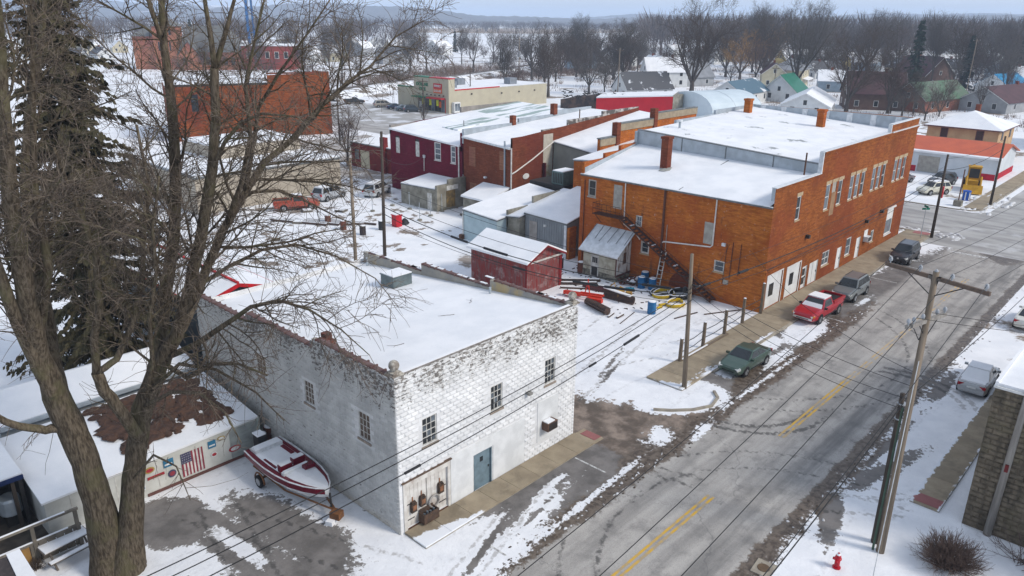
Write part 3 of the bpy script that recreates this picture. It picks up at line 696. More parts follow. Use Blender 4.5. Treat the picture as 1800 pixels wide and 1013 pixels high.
tag(wr.build('wire_wreath', mat('grey_wire', (.36, .34, .32), (.26, .24, .22), scale=8), org=(1.95, -.03, .85)), 'grey wire ring hung low on the white double door', 'wreath')

# ------------------------------------------------------------------ the orange brick building on the corner
kb = thing('orange_brick_building', (36.86, 1.02, 0), 'large two-storey orange brick commercial building at the street corner with snowy stepped roof', 'building')
KX, KY, KX2, KY2 = 36.86, 1.02, 69.3, 19.4
KF, KR = fy(KY), fx(KX)
up = [(41.05, 41.85, 6.72, 8.68)]
for g0 in (46.75, 52.15, 57.7, 63.75):
    for k in range(3): up.append((g0 + k * 1.36, g0 + k * 1.36 + .92, 6.58, 8.78))
lowo = [(37.45, 40.15, .12, 2.86), (41.0, 43.6, .12, 2.76), (44.15, 45.15, .1, 2.12), (45.6, 47.45, .1, 2.12), (48.2, 49.8, 1.2, 2.52), (51.65, 52.75, .1, 2.2), (53.7, 54.95, .95, 2.7), (56.4, 57.5, .1, 2.2), (60.2, 61.1, 1.0, 2.2), (64.3, 66.35, .9, 3.6)]
b = MB(); wall_holes(b, KF, [(KX, 45.2, 0, 9.95), (45.2, 61.1, 0, 11.72), (61.1, KX2, 0, 12.48)], up + lowo, .16)
b.build('front_wall', ORANGEF, kb)
rear = [(17.65, 18.55, 6.6, 8.13), (14.8, 15.72, 5.95, 8.08), (12.57, 13.23, 4.76, 5.76), (11.66, 12.54, 2.5, 3.58), (5.74, 6.60, 4.6, 6.42), (4.5, 5.42, 2.5, 3.45)]
b = MB(); wall_holes(b, KR, [(KY, KY2, 0, 8.5)], rear, .16)
b.poly([(KX, KY2, 0), (KX2, KY2, 0), (KX2, KY2, 12.4), (45.0, KY2, 11.4), (45.0, KY2, 10.5), (KX, KY2, 9.0)])
b.poly([(KX2, KY, 0), (KX2, KY2, 0), (KX2, KY2, 12.4), (KX2, KY, 12.48)])
b.build('rear_wall', ORANGE, kb)
# roofs
zrear = lambda x, y: 8.56 + (x - KX) * (.155 + .055 * (y - KY) / 18.4)
b = MB(); b.poly([(KX - .15, KY + .28, 8.56), (45.2, KY + .28, zrear(45.2, KY)), (45.2, KY2 - .3, zrear(45.2, KY2)), (KX - .15, KY2 - .3, 8.56)]); b.build('rear_roof', ROOFSNOW, kb)
zm = lambda y: 10.55 + (y - KY) * .055
b = MB(); b.poly([(45.5, KY + .28, zm(KY)), (KX2 - .3, KY + .28, zm(KY) + .45), (KX2 - .3, KY2 - .3, zm(KY2) + .6), (45.5, KY2 - .3, zm(KY2))]); b.build('main_roof', ROOFBARE, kb)
b = MB(); b.extr([(45.2, KY + .3, 8.9), (45.2, KY2 - .2, 8.9), (45.2, KY2 - .2, zm(KY2) + .12), (45.2, KY + .3, zm(KY) + .12)], (.32, 0, 0)); b.build('bulkhead', GREYF, kb)
b = MB(); b.extr([(45.12, KY + .3, zm(KY) + .122), (45.12, KY2 - .2, zm(KY2) + .122), (45.12, KY2 - .2, zm(KY2) + .18), (45.12, KY + .3, zm(KY) + .18)], (.42, 0, 0)); b.build('bulkhead_cap', GUTTER, kb)
for yy in (5.2, 9.7, 14.2): MB().box((45.16, yy, 9.4), (45.199, yy + .07, zm(yy) + .1)).build('flashing_seam', GUTTER, kb)
# parapets seen from inside
b = MB(); b.extr([(KX, KY + .012, 9.0), (45.2, KY + .012, 9.0), (45.2, KY + .012, 9.94), (KX, KY + .012, 9.94)], (0, .28, 0)); b.build('parapet', GREYF, kb)
b = MB(); b.extr([(45.2, KY + .012, 10), (61.1, KY + .012, 10), (61.1, KY + .012, 11.71), (45.2, KY + .012, 11.71)], (0, .28, 0)); b.extr([(61.1, KY + .012, 10), (KX2, KY + .012, 10), (KX2, KY + .012, 12.47), (61.1, KY + .012, 12.47)], (0, .28, 0)); b.build('parapet', GREYF, kb)
b = MB(); b.extr([(KX2 - .02, KY + .3, 10), (KX2 - .02, KY2, 10), (KX2 - .02, KY2, 12.4), (KX2 - .02, KY + .3, 12.4)], (-.3, 0, 0)); b.build('front_parapet', GREYF, kb)
for k in range(7): MB().box((KX2 - .38, KY + 1.6 + k * 2.5, 10.8), (KX2 - .321, KY + 2.2 + k * 2.5, 12.38)).build('flashing_panel', METALW, kb)
b = MB()
for x0, x1, z in ((KX, 40.0, 9.56), (40.0, 42.4, 10.0), (42.4, 45.0, 10.45)): b.box((x0, KY2 - .30, 8.3), (x1, KY2 - .012, z))
b.build('party_parapet', ORANGE, kb)
b = MB(); b.extr([(KX + .1, KY2 - .31, 8.5), (45.2, KY2 - .31, 9.8), (45.2, KY2 - .31, 10.5), (KX + .1, KY2 - .31, 9.1)], (0, -.03, 0)); b.build('flashing', GREYF, kb)
b = MB()
for x0, x1, z in ((45.0, 52, 11.55), (52, 60, 12.0), (60, KX2, 12.4)): b.box((x0, KY2 - .30, 10.3), (x1, KY2 - .012, z))
b.build('party_parapet', GREYF, kb)
b = MB()
for x0, x1, z in ((KX, 45.2, 9.951), (45.2, 61.1, 11.721), (61.1, KX2, 12.481)): b.box((x0, KY - .07, z), (x1, KY + .34, z + .06))
b.build('coping', METALW, kb)
MB().box((45.05, KY - .05, 9.99), (45.2, KY + .3, 11.72)).build('step_flashing', METALW, kb); MB().box((60.95, KY - .02, 11.79), (61.099, KY + .3, 12.48)).build('step_flashing', METALW, kb)
CORN = ORANGEF
for k, (z0, z1, d) in enumerate(((11.40, 11.52, .06), (11.52, 11.62, .11), (11.62, 11.71, .16), (10.95, 11.05, .05))):
    panel(KF, kb, 'cornice', 45.3, KX2 - .02, z0, z1 - .003, CORN, .0, d)
panel(KF, kb, 'cornice', 61.2, KX2 - .02, 11.72, 11.80, METALW, .0, .18)
panel(KF, kb, 'cornice', KX + .1, 45.1, 9.72, 9.84, CORN, .0, .05)
panel(KF, kb, 'belt_course', KX + .05, 64, 3.15, 3.27, CORN, .0, .05); panel(KF, kb, 'wall_conduit', KX + .3, 62.5, 3.45, 3.50, mat('conduit', (.12, .06, .045), scale=3), .0, .06)
MB().box((KX - .18, KY + .02, 8.40), (KX - .003, KY2 - .05, 8.53)).build('gutter', GUTTER, kb); MB().box((KX - .20, KY + .02, 8.531), (KX - .02, KY2 - .05, 8.57)).build('gutter_rim', METALW, kb)
# openings, street side
for k, (u0, u1, z0, z1) in enumerate(up):
    if k == 2: 
        panel(KF, kb, 'boarded_window', u0, u1, z0 - .7, z1 - .9, TANB, -.14, .02); panel(KF, kb, 'boarded_window', u0, u1, z1 - .9, z1, BOARD, -.14, -.05); panel(KF, kb, 'lintel', u0 - .15, u1 + .15, z1 + .003, z1 + .30, STONE, -.1, .025); continue
    window(KF, kb, u0, u1, z0, z1, 1, 2, WHITE, GLASSB if k % 3 else GLASS, sill=STONE, lintel=STONE, fw=.09, mw=.06)
GDOOR = mat('white_door_panel', (.74, .75, .74), (.64, .65, .65), rough=.5, scale=1.5)
for i, (u0, u1, z0, z1) in enumerate(lowo[:2]):
    g = panel(KF, kb, 'garage_door', u0, u1, z0, z1, GDOOR, -.13, -.08); n = 4; hz = (z1 - z0) / n
    for k in range(n): panel(KF, g, 'door_section', u0 + .03, u1 - .03, z0 + k * hz + .015, z0 + (k + 1) * hz - .015, GDOOR, -.08, -.06)
    panel(KF, g, 'door_window', u0 + (.55 if i == 0 else .75), u0 + (1.35 if i == 0 else 1.5), 1.05, 2.1, GLASS, -.06, -.045)
    panel(KF, g, 'door_trim', u0 - .10, u0 - .003, z0, z1 + .1, WHITE, .0, .03); panel(KF, g, 'door_trim', u1 + .003, u1 + .10, z0, z1 + .1, WHITE, .0, .03); panel(KF, g, 'door_trim', u0, u1, z1 + .003, z1 + .1, WHITE, .0, .03)
def door(F, par, u0, u1, z0, z1, glass=False, m=None, leaves=1):
    m = m or GDOOR; d = panel(F, par, 'door', u0 + .05, u1 - .05, z0, z1 - .05, m, -.13, -.09)
    panel(F, d, 'door_frame', u0, u0 + .047, z0, z1, WHITE, -.14, -.03); panel(F, d, 'door_frame', u1 - .047, u1, z0, z1, WHITE, -.14, -.03); panel(F, d, 'door_frame', u0 + .048, u1 - .048, z1 - .048, z1, WHITE, -.14, -.03)
    if glass: panel(F, d, 'door_window', u0 + .2, u1 - .2, z0 + .35, z0 + 1.0, GLASS, -.09, -.08); panel(F, d, 'door_window', u0 + .2, u1 - .2, z0 + 1.15, z1 - .25, GLASS, -.09, -.08)
    if leaves == 2: panel(F, d, 'door_gap', (u0 + u1) / 2 - .02, (u0 + u1) / 2 + .02, z0, z1 - .06, DARK, -.09, -.085)
    panel(F, d, 'handle', u1 - .2, u1 - .14, z0 + .9, z0 + 1.05, DARK, -.09, -.04); return d
door(KF, kb, *lowo[2], glass=True); door(KF, kb, *lowo[3], leaves=2); door(KF, kb, *lowo[5]); door(KF, kb, *lowo[7])
window(KF, kb, *lowo[4], 2, 2, WHITE, GLASSB, sill=STONE, fw=.1, mw=.06); window(KF, kb, *lowo[6], 1, 2, WHITE, GLASSB, sill=STONE, fw=.12); window(KF, kb, *lowo[8], 1, 1, WHITE, GLASSB, sill=STONE, fw=.12)
w_ = window(KF, kb, *lowo[9], 1, 1, WHITE, GLASSB, sill=METALW, fw=.14); panel(KF, w_, 'awning_panel', 64.45, 66.2, 2.45, 3.45, WHITE, -.095, -.03); panel(KF, w_, 'head_trim', 64.1, 66.55, 3.63, 3.80, WHITE, -.05, .12)
a_ = panel(KF, kb, 'air_conditioner', 58.25, 59.1, 1.5, 2.0, METALW, .0, .45); panel(KF, a_, 'grille', 58.3, 59.05, 1.55, 1.95, DARK, .45, .46); panel(KF, kb, 'transom', 58.2, 59.15, 2.003, 2.6, WHITE, .0, .03)
for u, z in ((43.9, 4.9), (62.0, 3.9), (58.0, 3.6)): panel(KF, kb, 'wall_lamp', u - .16, u + .16, z - .14, z + .14, DARK, .0, .32)
# openings, yard side
window(KR, kb, *rear[0], 1, 2, BOARD, DARK, sill=BOARD, fw=.12, panes=True); panel(KR, kb, 'boarded_door', *rear[1], BOARD, -.14, -.02)
window(KR, kb, *rear[2], 2, 2, WHITEOLD, GLASSB, fw=.12); window(KR, kb, *rear[3], 1, 2, WHITEOLD, GLASS, sill=STONE, fw=.14); panel(KR, kb, 'boarded_window', *rear[4], BOARD, -.14, -.02); window(KR, kb, *rear[5], 1, 2, WHITEOLD, GLASSB, sill=STONE, fw=.1)
b = MB(); b.extr([KR.P(6.75, -.02, .25), KR.P(9.45, -.02, .25)] + [KR.P(8.1 + 1.35 * math.cos(a), -.02, .25 + 1.5 * math.sin(a)) for a in [math.pi * k / 10 for k in range(1, 10)]][::1], (-.045, 0, 0)); b.build('bricked_arch', BROWNB, kb)
PIPEW = mat('white_pipe', (.72, .70, .66), (.60, .56, .50), rough=.5, scale=4); PIPEB = mat('brown_pipe', (.12, .045, .025), (.09, .035, .022), rough=.6, scale=3)
for nm, ps, r, m in (('downpipe', [(KX - .10, 5.66, 8.38), (KX - .10, 5.66, 4.62), (KX - .10, 5.85, 4.45), (KX - .10, 10.2, 4.0), (KX - .10, 10.35, 3.9)], .06, PIPEW), ('downpipe', [(KX - .10, 10.42, 8.38), (KX - .10, 10.40, 1.1), (KX - .5, 10.6, .9), (KX - 1.4, 10.5, .6)], .10, PIPEB), ('downpipe', [(KX - .10, 14.43, 8.38), (KX - .10, 14.36, 4.75), (KX - .10, 13.0, 4.1), (KX - .10, 12.6, 3.7)], .05, PIPEW), ('downpipe', [(KX - .08, 10.0, 5.5), (KX - .08, 10.0, 3.2)], .03, BOARD), ('conduit', [(KX - .05, 3.9, 5.2), (KX - .05, 3.95, 2.2)], .035, PIPEB), ('conduit', [(KX - .05, 3.2, 5.2), (KX - .05, 3.25, 2.6)], .03, PIPEB), ('conduit', [(KX - .05, 18.9, 8.0), (KX - .05, 18.9, .4)], .04, PIPEB), ('conduit', [(KX - .05, 4.4, 5.0), (KX - .05, 4.5, 1.6)], .02, DARK)):
    MB().tube(ps, r, 8).build(nm, m, kb)
panel(KR, kb, 'meter_box', 4.55, 4.85, 4.75, 5.0, METALW, .0, .16); panel(KR, kb, 'meter_box', 4.0, 4.4, 1.65, 2.0, BOARD, .0, .14)
# fire escape
FE = mat('fire_escape_iron', (.05, .026, .02), (.085, .035, .022), rough=.8, scale=6)
fe = MB(); fe.box((KX - 1.05, 14.1, 5.36), (KX - .06, 17.2, 5.42)); fe.build('fire_escape_landing', FE, kb)
def rail(name, a, c, n, h=.95, par=None):
    b = MB(); a, c = Vector(a), Vector(c)
    for hh in (h, h * .5): b.tube([a + Vector((0, 0, hh)), c + Vector((0, 0, hh))], .022, 5)
    for k in range(n + 1): p = a.lerp(c, k / n); b.tube([p, p + Vector((0, 0, h))], .018, 5)
    return b.build(name, FE, par or kb)
rail('railing', (KX - 1.03, 14.2, 5.42), (KX - 1.03, 17.15, 5.42), 6); rail('railing', (KX - 1.03, 17.15, 5.42), (KX - .1, 17.15, 5.42), 2)
A, B = Vector((KX - .55, 14.1, 5.36)), Vector((KX - .55, 4.9, .15))
for s in (-.42, .42):
    b = MB(); b.tube([A + Vector((s, 0, 0)), B + Vector((s, 0, 0))], .085, 4); b.build('stringer', FE, kb)
rail('stair_railing', A + Vector((-.44, 0, 0)), B + Vector((-.44, 0, 0)), 12)
n = 26; st0 = None
for k in range(n):
    p = A.lerp(B, (k + .5) / n)
    if st0 is None: o = MB().box((-.42, -.15, -.02), (.42, .15, .025)).build('tread', FE, kb, org=(0, 0, 0)); o.location = p - WO[kb.name]; st0 = o.data
    else: share('tread', st0, kb, p)
for yy, zz in ((14.3, 5.3), (16.9, 5.3), (9.5, 2.75)): MB().tube([(KX - .95, yy, zz), (KX - .02, yy, zz - .9)], .03, 5).build('strut', FE, kb)
for k in range(4): MB().obox((KX - .55, 13.2 - k * 2.3, 4.95 - k * 1.3), .5, .16, .05).build('stair_snow', ROOFSNOW, kb)
# chimneys and roof bits
b = MB().box((40.35, 12.7, 8.6), (41.05, 13.4, 11.95)); b.box((40.28, 12.63, 11.95), (41.12, 13.47, 12.15)); b.build('chimney', BROWNB, kb)
lb = MB(); lump(lb, 40.9, 12.9, 1.0, .8, .22, random.Random(3), zrear(40.6, 13) - .02); lb.build('chimney_flashing', mat('mortar_skirt', (.36, .36, .33), (.26, .26, .24), scale=3), kb, smooth=True)
for (cx, cy, h) in ((64.5, 17.6, 1.4), (63.2, 8.7, 1.55)):
    b = MB().box((cx - .35, cy - .35, zm(cy) - .1), (cx + .35, cy + .35, zm(cy) + .4 + h)); b.box((cx - .42, cy - .42, zm(cy) + .4 + h), (cx + .42, cy + .42, zm(cy) + .62 + h)); b.build('chimney', ORANGE, kb)
MB().extr([(36.9, 9.2, zrear(36.9, 9)), (44.9, 9.2, zrear(44.9, 9)), (44.9, 9.2, zrear(44.9, 9) + .05), (36.9, 9.2, zrear(36.9, 9) + .05)], (0, .07, 0)).build('roof_seam', GUTTER, kb)
MB().tube([(44.6, 2.2, 9.7), (44.6, 2.2, 11.6)], .07, 8).build('vent_pipe', RUST, kb)
MB().tube([(50.0, 17.5, 11.2), (50.0, 17.5, 12.2)], .12, 8).build('vent_pipe', GREYF, kb); MB().cyl((50.0, 17.5, 12.2), .25, .18, 10).build('vent_cap', METALW, kb)

# ------------------------------------------------------------------ simple flat-roofed buildings
def flat(name, loc, label, x0, x1, y0, y1, zs, wm, rm=None, over=.12, parapet=None):
    """zs: heights at corners (x0,y0),(x1,y0),(x1,y1),(x0,y1)"""
    t = thing(name, loc, label, 'building')
    P = [(x0, y0), (x1, y0), (x1, y1), (x0, y1)]
    MB().prism(P, 0, list(zs)).build('wall', wm, t)
    q = [(x0 - over, y0 - over), (x1 + over, y0 - over), (x1 + over, y1 + over), (x0 - over, y1 + over)]
    zz = list(zs); MB().prism(q, [z + .003 for z in zz], [z + .10 for z in zz]).build('roof_edge', GUTTER, t)
    MB().prism([(a[0] + (.04 if i in (0, 3) else -.04), a[1] + (.04 if i in (0, 1) else -.04)) for i, a in enumerate(q)], [z + .101 for z in zz], [z + .20 for z in zz]).build('roof', rm or ROOFSNOW, t)
    return t
SIDING = mat('grey_green_siding', (.27, .275, .245), (.225, .23, .205), rough=.6, scale=.8)
gs = flat('siding_building', (52.3, 27.5, 0), 'tall building behind with plain grey-green siding and a snowy roof, between the brick ones', 52.35, 70, 27.6, 35.8, (6.9, 9.3, 10.0, 7.8), SIDING)
for k in range(16): panel(fx(52.35), gs, 'siding_seam', 27.8 + k * .5, 27.83 + k * .5, .1, 6.85, SIDING, .0, .012)
pw = MB()
for x0, x1, z in ((50.0, 53.3, 9.35), (53.3, 60.6, 10.7), (60.6, 70, 11.3)): pw.box((x0, 27.2, 5), (x1, 27.58, z))
pw.build('party_wall', ORANGE, gs)
TANC = mat('tan_coping', (.36, .30, .21), (.28, .23, .16), scale=2)
for x0, x1, z in ((50.0, 53.3, 9.351), (53.3, 60.6, 10.701), (60.6, 70, 11.301)):
    MB().box((x0 - .05, 27.1, z - .75), (x1, 27.19, z)).build('coping_band', TANC, gs); MB().box((x0 - .06, 27.08, z), (x1, 27.66, z + .12)).build('coping', GUTTER, gs)
for x, z in ((53.1, 10.9), (60.5, 11.9)): MB().box((x - .35, 27.0, 6), (x + .35, 27.7, z)).build('brick_pier', BROWNB, gs)
fl = flat('low_brick_building', (46, 19.5, 0), 'narrow snow-roofed brick infill building squeezed against the large orange building', 45.4, 70, 19.5, 27.1, (8.3, 9.6, 9.6, 7.6), ORANGE)
bb = thing('brown_brick_building', (45.3, 36, 0), 'brown brick building back with bricked-up windows, between maroon and siding buildings', 'building')
BF, BS = fx(45.3), fy(35.92)
b = MB(); b.poly([(45.3, 35.92, 0), (45.3, 43.98, 0), (45.3, 43.98, 8.35), (45.3, 35.92, 7.85)]); b.poly([(45.3, 35.92, 0), (70, 35.92, 0), (70, 35.92, 10.6), (45.3, 35.92, 8.95)]); b.poly([(45.3, 35.92, 7.85), (45.3, 36.2, 7.86), (45.3, 36.2, 8.95), (45.3, 35.92, 8.95)]); b.build('wall', BROWNB, bb)
MB().prism([(45.1, 36.2), (70, 36.2), (70, 43.9), (45.1, 43.9)], [7.8, 9.6, 9.6, 8.3], [7.95, 9.8, 9.8, 8.45]).build('roof', ROOFSNOW, bb)
MB().prism([(45.0, 36.1), (45.25, 36.1), (45.25, 43.98), (45.0, 43.98)], [7.72, 7.72, 8.22, 8.22], [7.9, 7.9, 8.40, 8.40]).build('gutter', METALW, bb)
b = MB()
for x0, x1, z in ((45.3, 55, 9.2), (55, 62, 9.65), (62, 70, 10.1)): b.box((x0, 43.9, 7.5), (x1, 44.2, z))
b.build('party_parapet', GREYF, bb)
STUC = mat('stained_stucco', (.45, .43, .40), (.10, .09, .085), scale=1.6, lo=.42, hi=.58)
for x0, x1, z in ((45.3, 50.4, 9.0), (50.4, 55.1, 9.45), (55.1, 62, 10.2), (62, 70, 10.7)): MB().box((x0, 35.94, z - 1.6), (x1, 36.18, z)).build('party_parapet', BROWNB if x0 < 50 else STUC, bb)
panel(BS, bb, 'rendered_strip', 50.6, 52.3, 4.6, 8.9, mat('cream_render', (.50, .47, .40), (.42, .39, .33), scale=2), .0, .03)
FADED = brick_mat('faded_brick', (.33, .15, .085), (.28, .12, .07), (.30, .17, .11), stain=.15)
for u0, u1, z0, z1 in ((41.9, 43.0, 5.0, 7.3), (36.9, 37.95, 5.2, 7.35), (41.8, 42.9, 1.2, 3.0)): panel(BF, bb, 'bricked_window', u0, u1, z0, z1, FADED, .0, .025)
sg = MB(); sg.lathe((0, 0, 0), [(.52, 0), (.55, .03), (.5, .06)], 20); o = sg.build('oval_sign', WHITE, bb, org=(0, 0, 0)); o.location = Vector((47.6, 35.90, 4.4)) - WO[bb.name]; o.rotation_euler = (R(90), 0, 0); o.scale = (1, .62, 1)
for ps, r, m in (([(45.16, 37.0, 8.6), (45.16, 37.0, 3.2)], .10, GREYF), ([(45.2, 35.98, 7.9), (45.2, 35.98, 2.8)], .08, PIPEW), ([(52.2, 35.75, 7.9), (48.6, 35.75, 6.3), (45.7, 35.75, 5.2), (45.2, 35.85, 5.0)], .08, PIPEW), ([(47.5, 44.05, 8), (47.5, 44.05, 8.9)], .05, RUST)): MB().tube(ps, r, 8).build('pipe', m, bb)
panel(BF, bb, 'wall_lamp', 40.0, 40.3, 3.9, 4.1, METALW, .0, .3)
for x, y, z, s in ((62, 44.05, 10.1, .35), (54, 44.05, 9.2, .3)): MB().box((x - s, y - s, z - .5), (x + s, y + s, z + .9)).build('chimney', BROWNB, bb)
MB().tube([(58, 36.5, 9), (58, 36.5, 11.2)], .07, 6).build('vent_pipe', RUST, bb)
# iron stair and duct in the court beside it
MB().box((50.55, 35.5, 1.2), (50.75, 35.9, 5.6)).build('duct', mat('maroon_duct', (.10, .02, .025), scale=2), bb)
MB().box((51.0, 35.86, 2.0), (52.2, 35.90, 5.2)).build('stained_door', mat('ochre_panel', (.36, .27, .13), (.45, .42, .34), scale=1.5), bb)
rail('court_railing', (50.8, 35.0, 2.3), (52.3, 33.4, 2.3), 4, 1.2, bb)
# maroon building
mb_ = thing('maroon_building', (45.3, 44.3, 0), 'two-storey maroon painted brick building back with tall sash windows', 'building')
MF = fx(45.3); mw_ = [(56.15, 57.0, 4.85, 7.2), (52.2, 53.0, 4.85, 7.1), (48.1, 49.3, 4.9, 7.1), (45.4, 46.3, 4.9, 7.0)]
b = MB(); wall_holes(b, MF, [(44.22, 58.1, 0, 7.1)], mw_, .15); b.poly([(45.3, 44.22, 7.1), (45.3, 58.1, 7.1), (45.3, 58.1, 7.85), (45.3, 44.22, 7.1)][:3] + [(45.3, 44.22, 7.12)]); b.poly([(45.3, 58.1, 0), (70, 58.1, 0), (70, 58.1, 9.7), (45.3, 58.1, 8.15)]); b.build('wall', MAROON, mb_)
MB().box((45.3, 44.21, 6.5), (45.75, 44.55, 8.7)).build('parapet_end', MAROON, mb_)
METG = mat('thin_snow_on_green_roof', (.30, .38, .36), (.78, .80, .82), scale=.5, lo=.42, hi=.5, stretch=(.25, 2.2, 1)); 
MB().prism([(45.05, 44.5), (60, 44.5), (60, 58), (45.05, 58)], [7.05, 8.2, 8.9, 7.8], [7.25, 8.4, 9.1, 8.0]).build('roof', ROOFSNOW, mb_)
MB().prism([(60, 44.5), (70, 44.5), (70, 58), (60, 58)], [8.2, 9.0, 9.5, 8.9], [8.39, 9.2, 9.7, 9.09]).build('roof_front', METG, mb_)
MB().prism([(50, 50.0), (66, 52), (66, 56), (50, 53)], [7.9, 8.8, 9.0, 8.1], [8.12, 9.09, 9.26, 8.22]).build('thin_snow_patch', METG, mb_)
MB().box((45.3, 57.85, 7.2), (58, 58.2, 8.35)).build('parapet', mat('grey_parapet', (.30, .27, .24), (.22, .2, .18), scale=1), mb_); MB().box((58, 57.85, 8), (70, 58.2, 9.7)).build('parapet', MATS['grey_parapet'], mb_)
for k, (u0, u1, z0, z1) in enumerate(mw_):
    if k < 2: panel(MF, mb_, 'boarded_window', u0, u1, z0, z1 - .35, WHITEOLD, -.13, -.06); panel(MF, mb_, 'window_head', u0, u1, z1 - .35, z1, DARK, -.13, -.08)
    else: window(MF, mb_, u0, u1, z0, z1, 1, 3, WHITE, GLASSB, sill=WHITEOLD, fw=.13, mw=.09)
MB().tube([(45.2, 44.75, 7.2), (45.2, 44.75, 2.3)], .09, 8).build('downpipe', PIPEW, mb_); MB().tube([(45.2, 51.2, 5.0), (45.2, 51.25, 3.2)], .05, 6).build('conduit', PIPEW, mb_); panel(MF, mb_, 'meter_box', 51.05, 51.4, 4.9, 5.25, METALW, .0, .15)
MB().tube([(52, 51, 7.9), (52, 51, 9.0)], .05, 6).build('vent_pipe', DARK, mb_)
lr = flat('low_red_building', (51, 58, 0), 'low red shed-like building with snowy roof left of the maroon building', 50.8, 62, 58.4, 75, (3.6, 4.0, 4.0, 3.6), mat('barn_red', (.20, .022, .02), (.15, .018, .018), scale=1.4))
LF = fx(50.8)
for u0, u1, m in ((59.2, 60.6, mat('orange_board', (.42, .24, .10), (.34, .19, .08), scale=2)), (70.4, 72.6, mat('cream_door', (.60, .55, .40), (.5, .45, .33), scale=2)), (73, 74, GLASSB)): panel(LF, lr, 'door', u0, u1, .1 if m is not GLASSB else 1.2, 2.7, m, .0, .04)
MB().box((50.4, 66.2, 0), (51.1, 67.2, 5.2)).build('chimney', MATS['barn_red'], lr); MB().tube([(50.7, 64.5, 3.6), (50.7, 64.2, .2)], .06, 6).build('downpipe', PIPEW, lr)
# concrete block lean-to
CB = mat('old_concrete_block', (.30, .285, .235), (.19, .175, .14), scale=1.2, dirt=(.09, .08, .05, .6))
cs = flat('concrete_shed', (40.6, 43.8, 0), 'small weathered concrete block shed with snowy roof against the maroon building', 40.6, 45.2, 43.9, 50.3, (2.55, 2.9, 2.9, 2.35), CB, over=.05)
MB().box((40.55, 43.55, 0), (45.2, 43.88, 3.1)).build('end_wall', CB, cs); MB().box((42.4, 43.56, 3.1), (45.2, 43.87, 3.6)).build('end_wall_step', CB, cs)
panel(fx(40.6), cs, 'door', 44.5, 45.3, .05, 2.05, WHITEOLD, .0, .05); panel(fy(43.55), cs, 'boarded_door', 42.0, 43.4, .3, 2.3, mat('rotten_ochre_board', (.26, .17, .06), (.12, .09, .05), scale=2.5), .0, .05); panel(fy(43.55), cs, 'white_board', 42.1, 43.9, 2.35, 2.9, WHITEOLD, .0, .04)
for k in range(9): MB().box((40.585, 44.0 + (k % 3) * 2.1, .3 + (k // 3) * .75), (40.598, 46.0 + (k % 3) * 2.1, .98 + (k // 3) * .75)).build('block_panel', CB, cs)
# light blue block building and grey metal shed
LB = mat('light_blue_block', (.44, .55, .58), (.37, .47, .50), rough=.75, scale=1.0)
bl_ = flat('light_blue_building', (35, 28, 0), 'low light blue block building with a snowy roof behind the red shed', 34.9, 45, 28.2, 33.0, (2.75, 3.8, 4.2, 3.05), LB)
panel(fx(34.9), bl_, 'window', 28.6, 29.6, .9, 1.5, DARK, .0, .02); MB().tube([(34.8, 33.0, 3.0), (34.8, 33.0, 0.05)], .06, 6).build('downpipe', PIPEW, bl_); MB().box((34.5, 32.9, .0), (35.0, 33.3, .5)).build('splash_barrel', RUST, bl_)
gb = flat('grey_metal_shed', (36.9, 21, 0), 'grey ribbed metal shed with a snowy lean-to roof behind the red shed', 36.9, 45, 20.9, 26.2, (3.4, 4.9, 4.9, 3.55), mat('grey_ribbed_metal', (.26, .28, .29), (.22, .235, .245), rough=.5, scale=1.0))
for k in range(17): panel(fx(36.9), gb, 'metal_rib', 21.25 + k * .3, 21.29 + k * .3, .02, 3.3, MATS['grey_ribbed_metal'], .0, .04)
panel(fx(36.9), gb, 'door', 24.6, 25.6, .8, 3.0, mat('taupe_door', (.34, .31, .28), scale=2), .0, .06); panel(fx(36.9), gb, 'wall_lamp', 23.4, 23.65, 2.75, 2.95, WHITE, .04, .2)
panel(fx(36.9), gb, 'corner_trim', 20.9, 21.2, 0, 3.3, METALW, .0, .05); MB().box((36.95, 20.6, 0), (38, 20.88, 3.1)).build('brick_return', ORANGE, gb)
gbl = flat('grey_block_annex', (37, 26.5, 0), 'small grey concrete block annex between light blue building and metal shed', 36.2, 45, 26.35, 28.05, (3.2, 4.4, 4.4, 3.0), CB)
for x0, x1, z in ((36.2, 40, 3.7), (40, 45, 4.5)): MB().box((x0, 27.9, 2), (x1, 28.15, z)).build('parapet', CB, gbl)
hv = thing('rooftop_air_unit', (46.5, 29, 4.8), 'green-grey air conditioning unit with snow on top in the court behind the metal shed', 'air conditioner')
MB().box((45.6, 28.6, 0), (51.8, 33.5, 4.6)).build('platform', DARK, hv); MB().box((46, 29, 4.6), (48.3, 30.6, 6.0)).build('cabinet', mat('green_grey_metal', (.13, .19, .18), (.10, .15, .14), scale=2), hv); MB().box((46.05, 29.05, 6.001), (48.25, 30.55, 6.08)).build('snow_cap', ROOFSNOW, hv)
for k in range(6): MB().box((45.985, 29.1 + k * .24, 4.75), (45.999, 29.24 + k * .24, 5.85)).build('louvre', DARK, hv)
cpl = thing('court_canopy', (45.5, 34, 3), 'snowy lean-to canopy at the foot of the brown brick wall', 'canopy'); MB().prism([(41.5, 36.2), (45.2, 36.2), (45.2, 40.5), (41.5, 40.5)], [2.2, 3.2, 3.2, 2.2], [2.4, 3.4, 3.4, 2.4]).build('snowy_top', ROOFSNOW, cpl); MB().prism([(41.7, 36.4), (45.2, 36.4), (45.2, 40.3), (41.7, 40.3)], 0, [2.15, 3.15, 3.15, 2.15]).build('wall', CB, cpl)
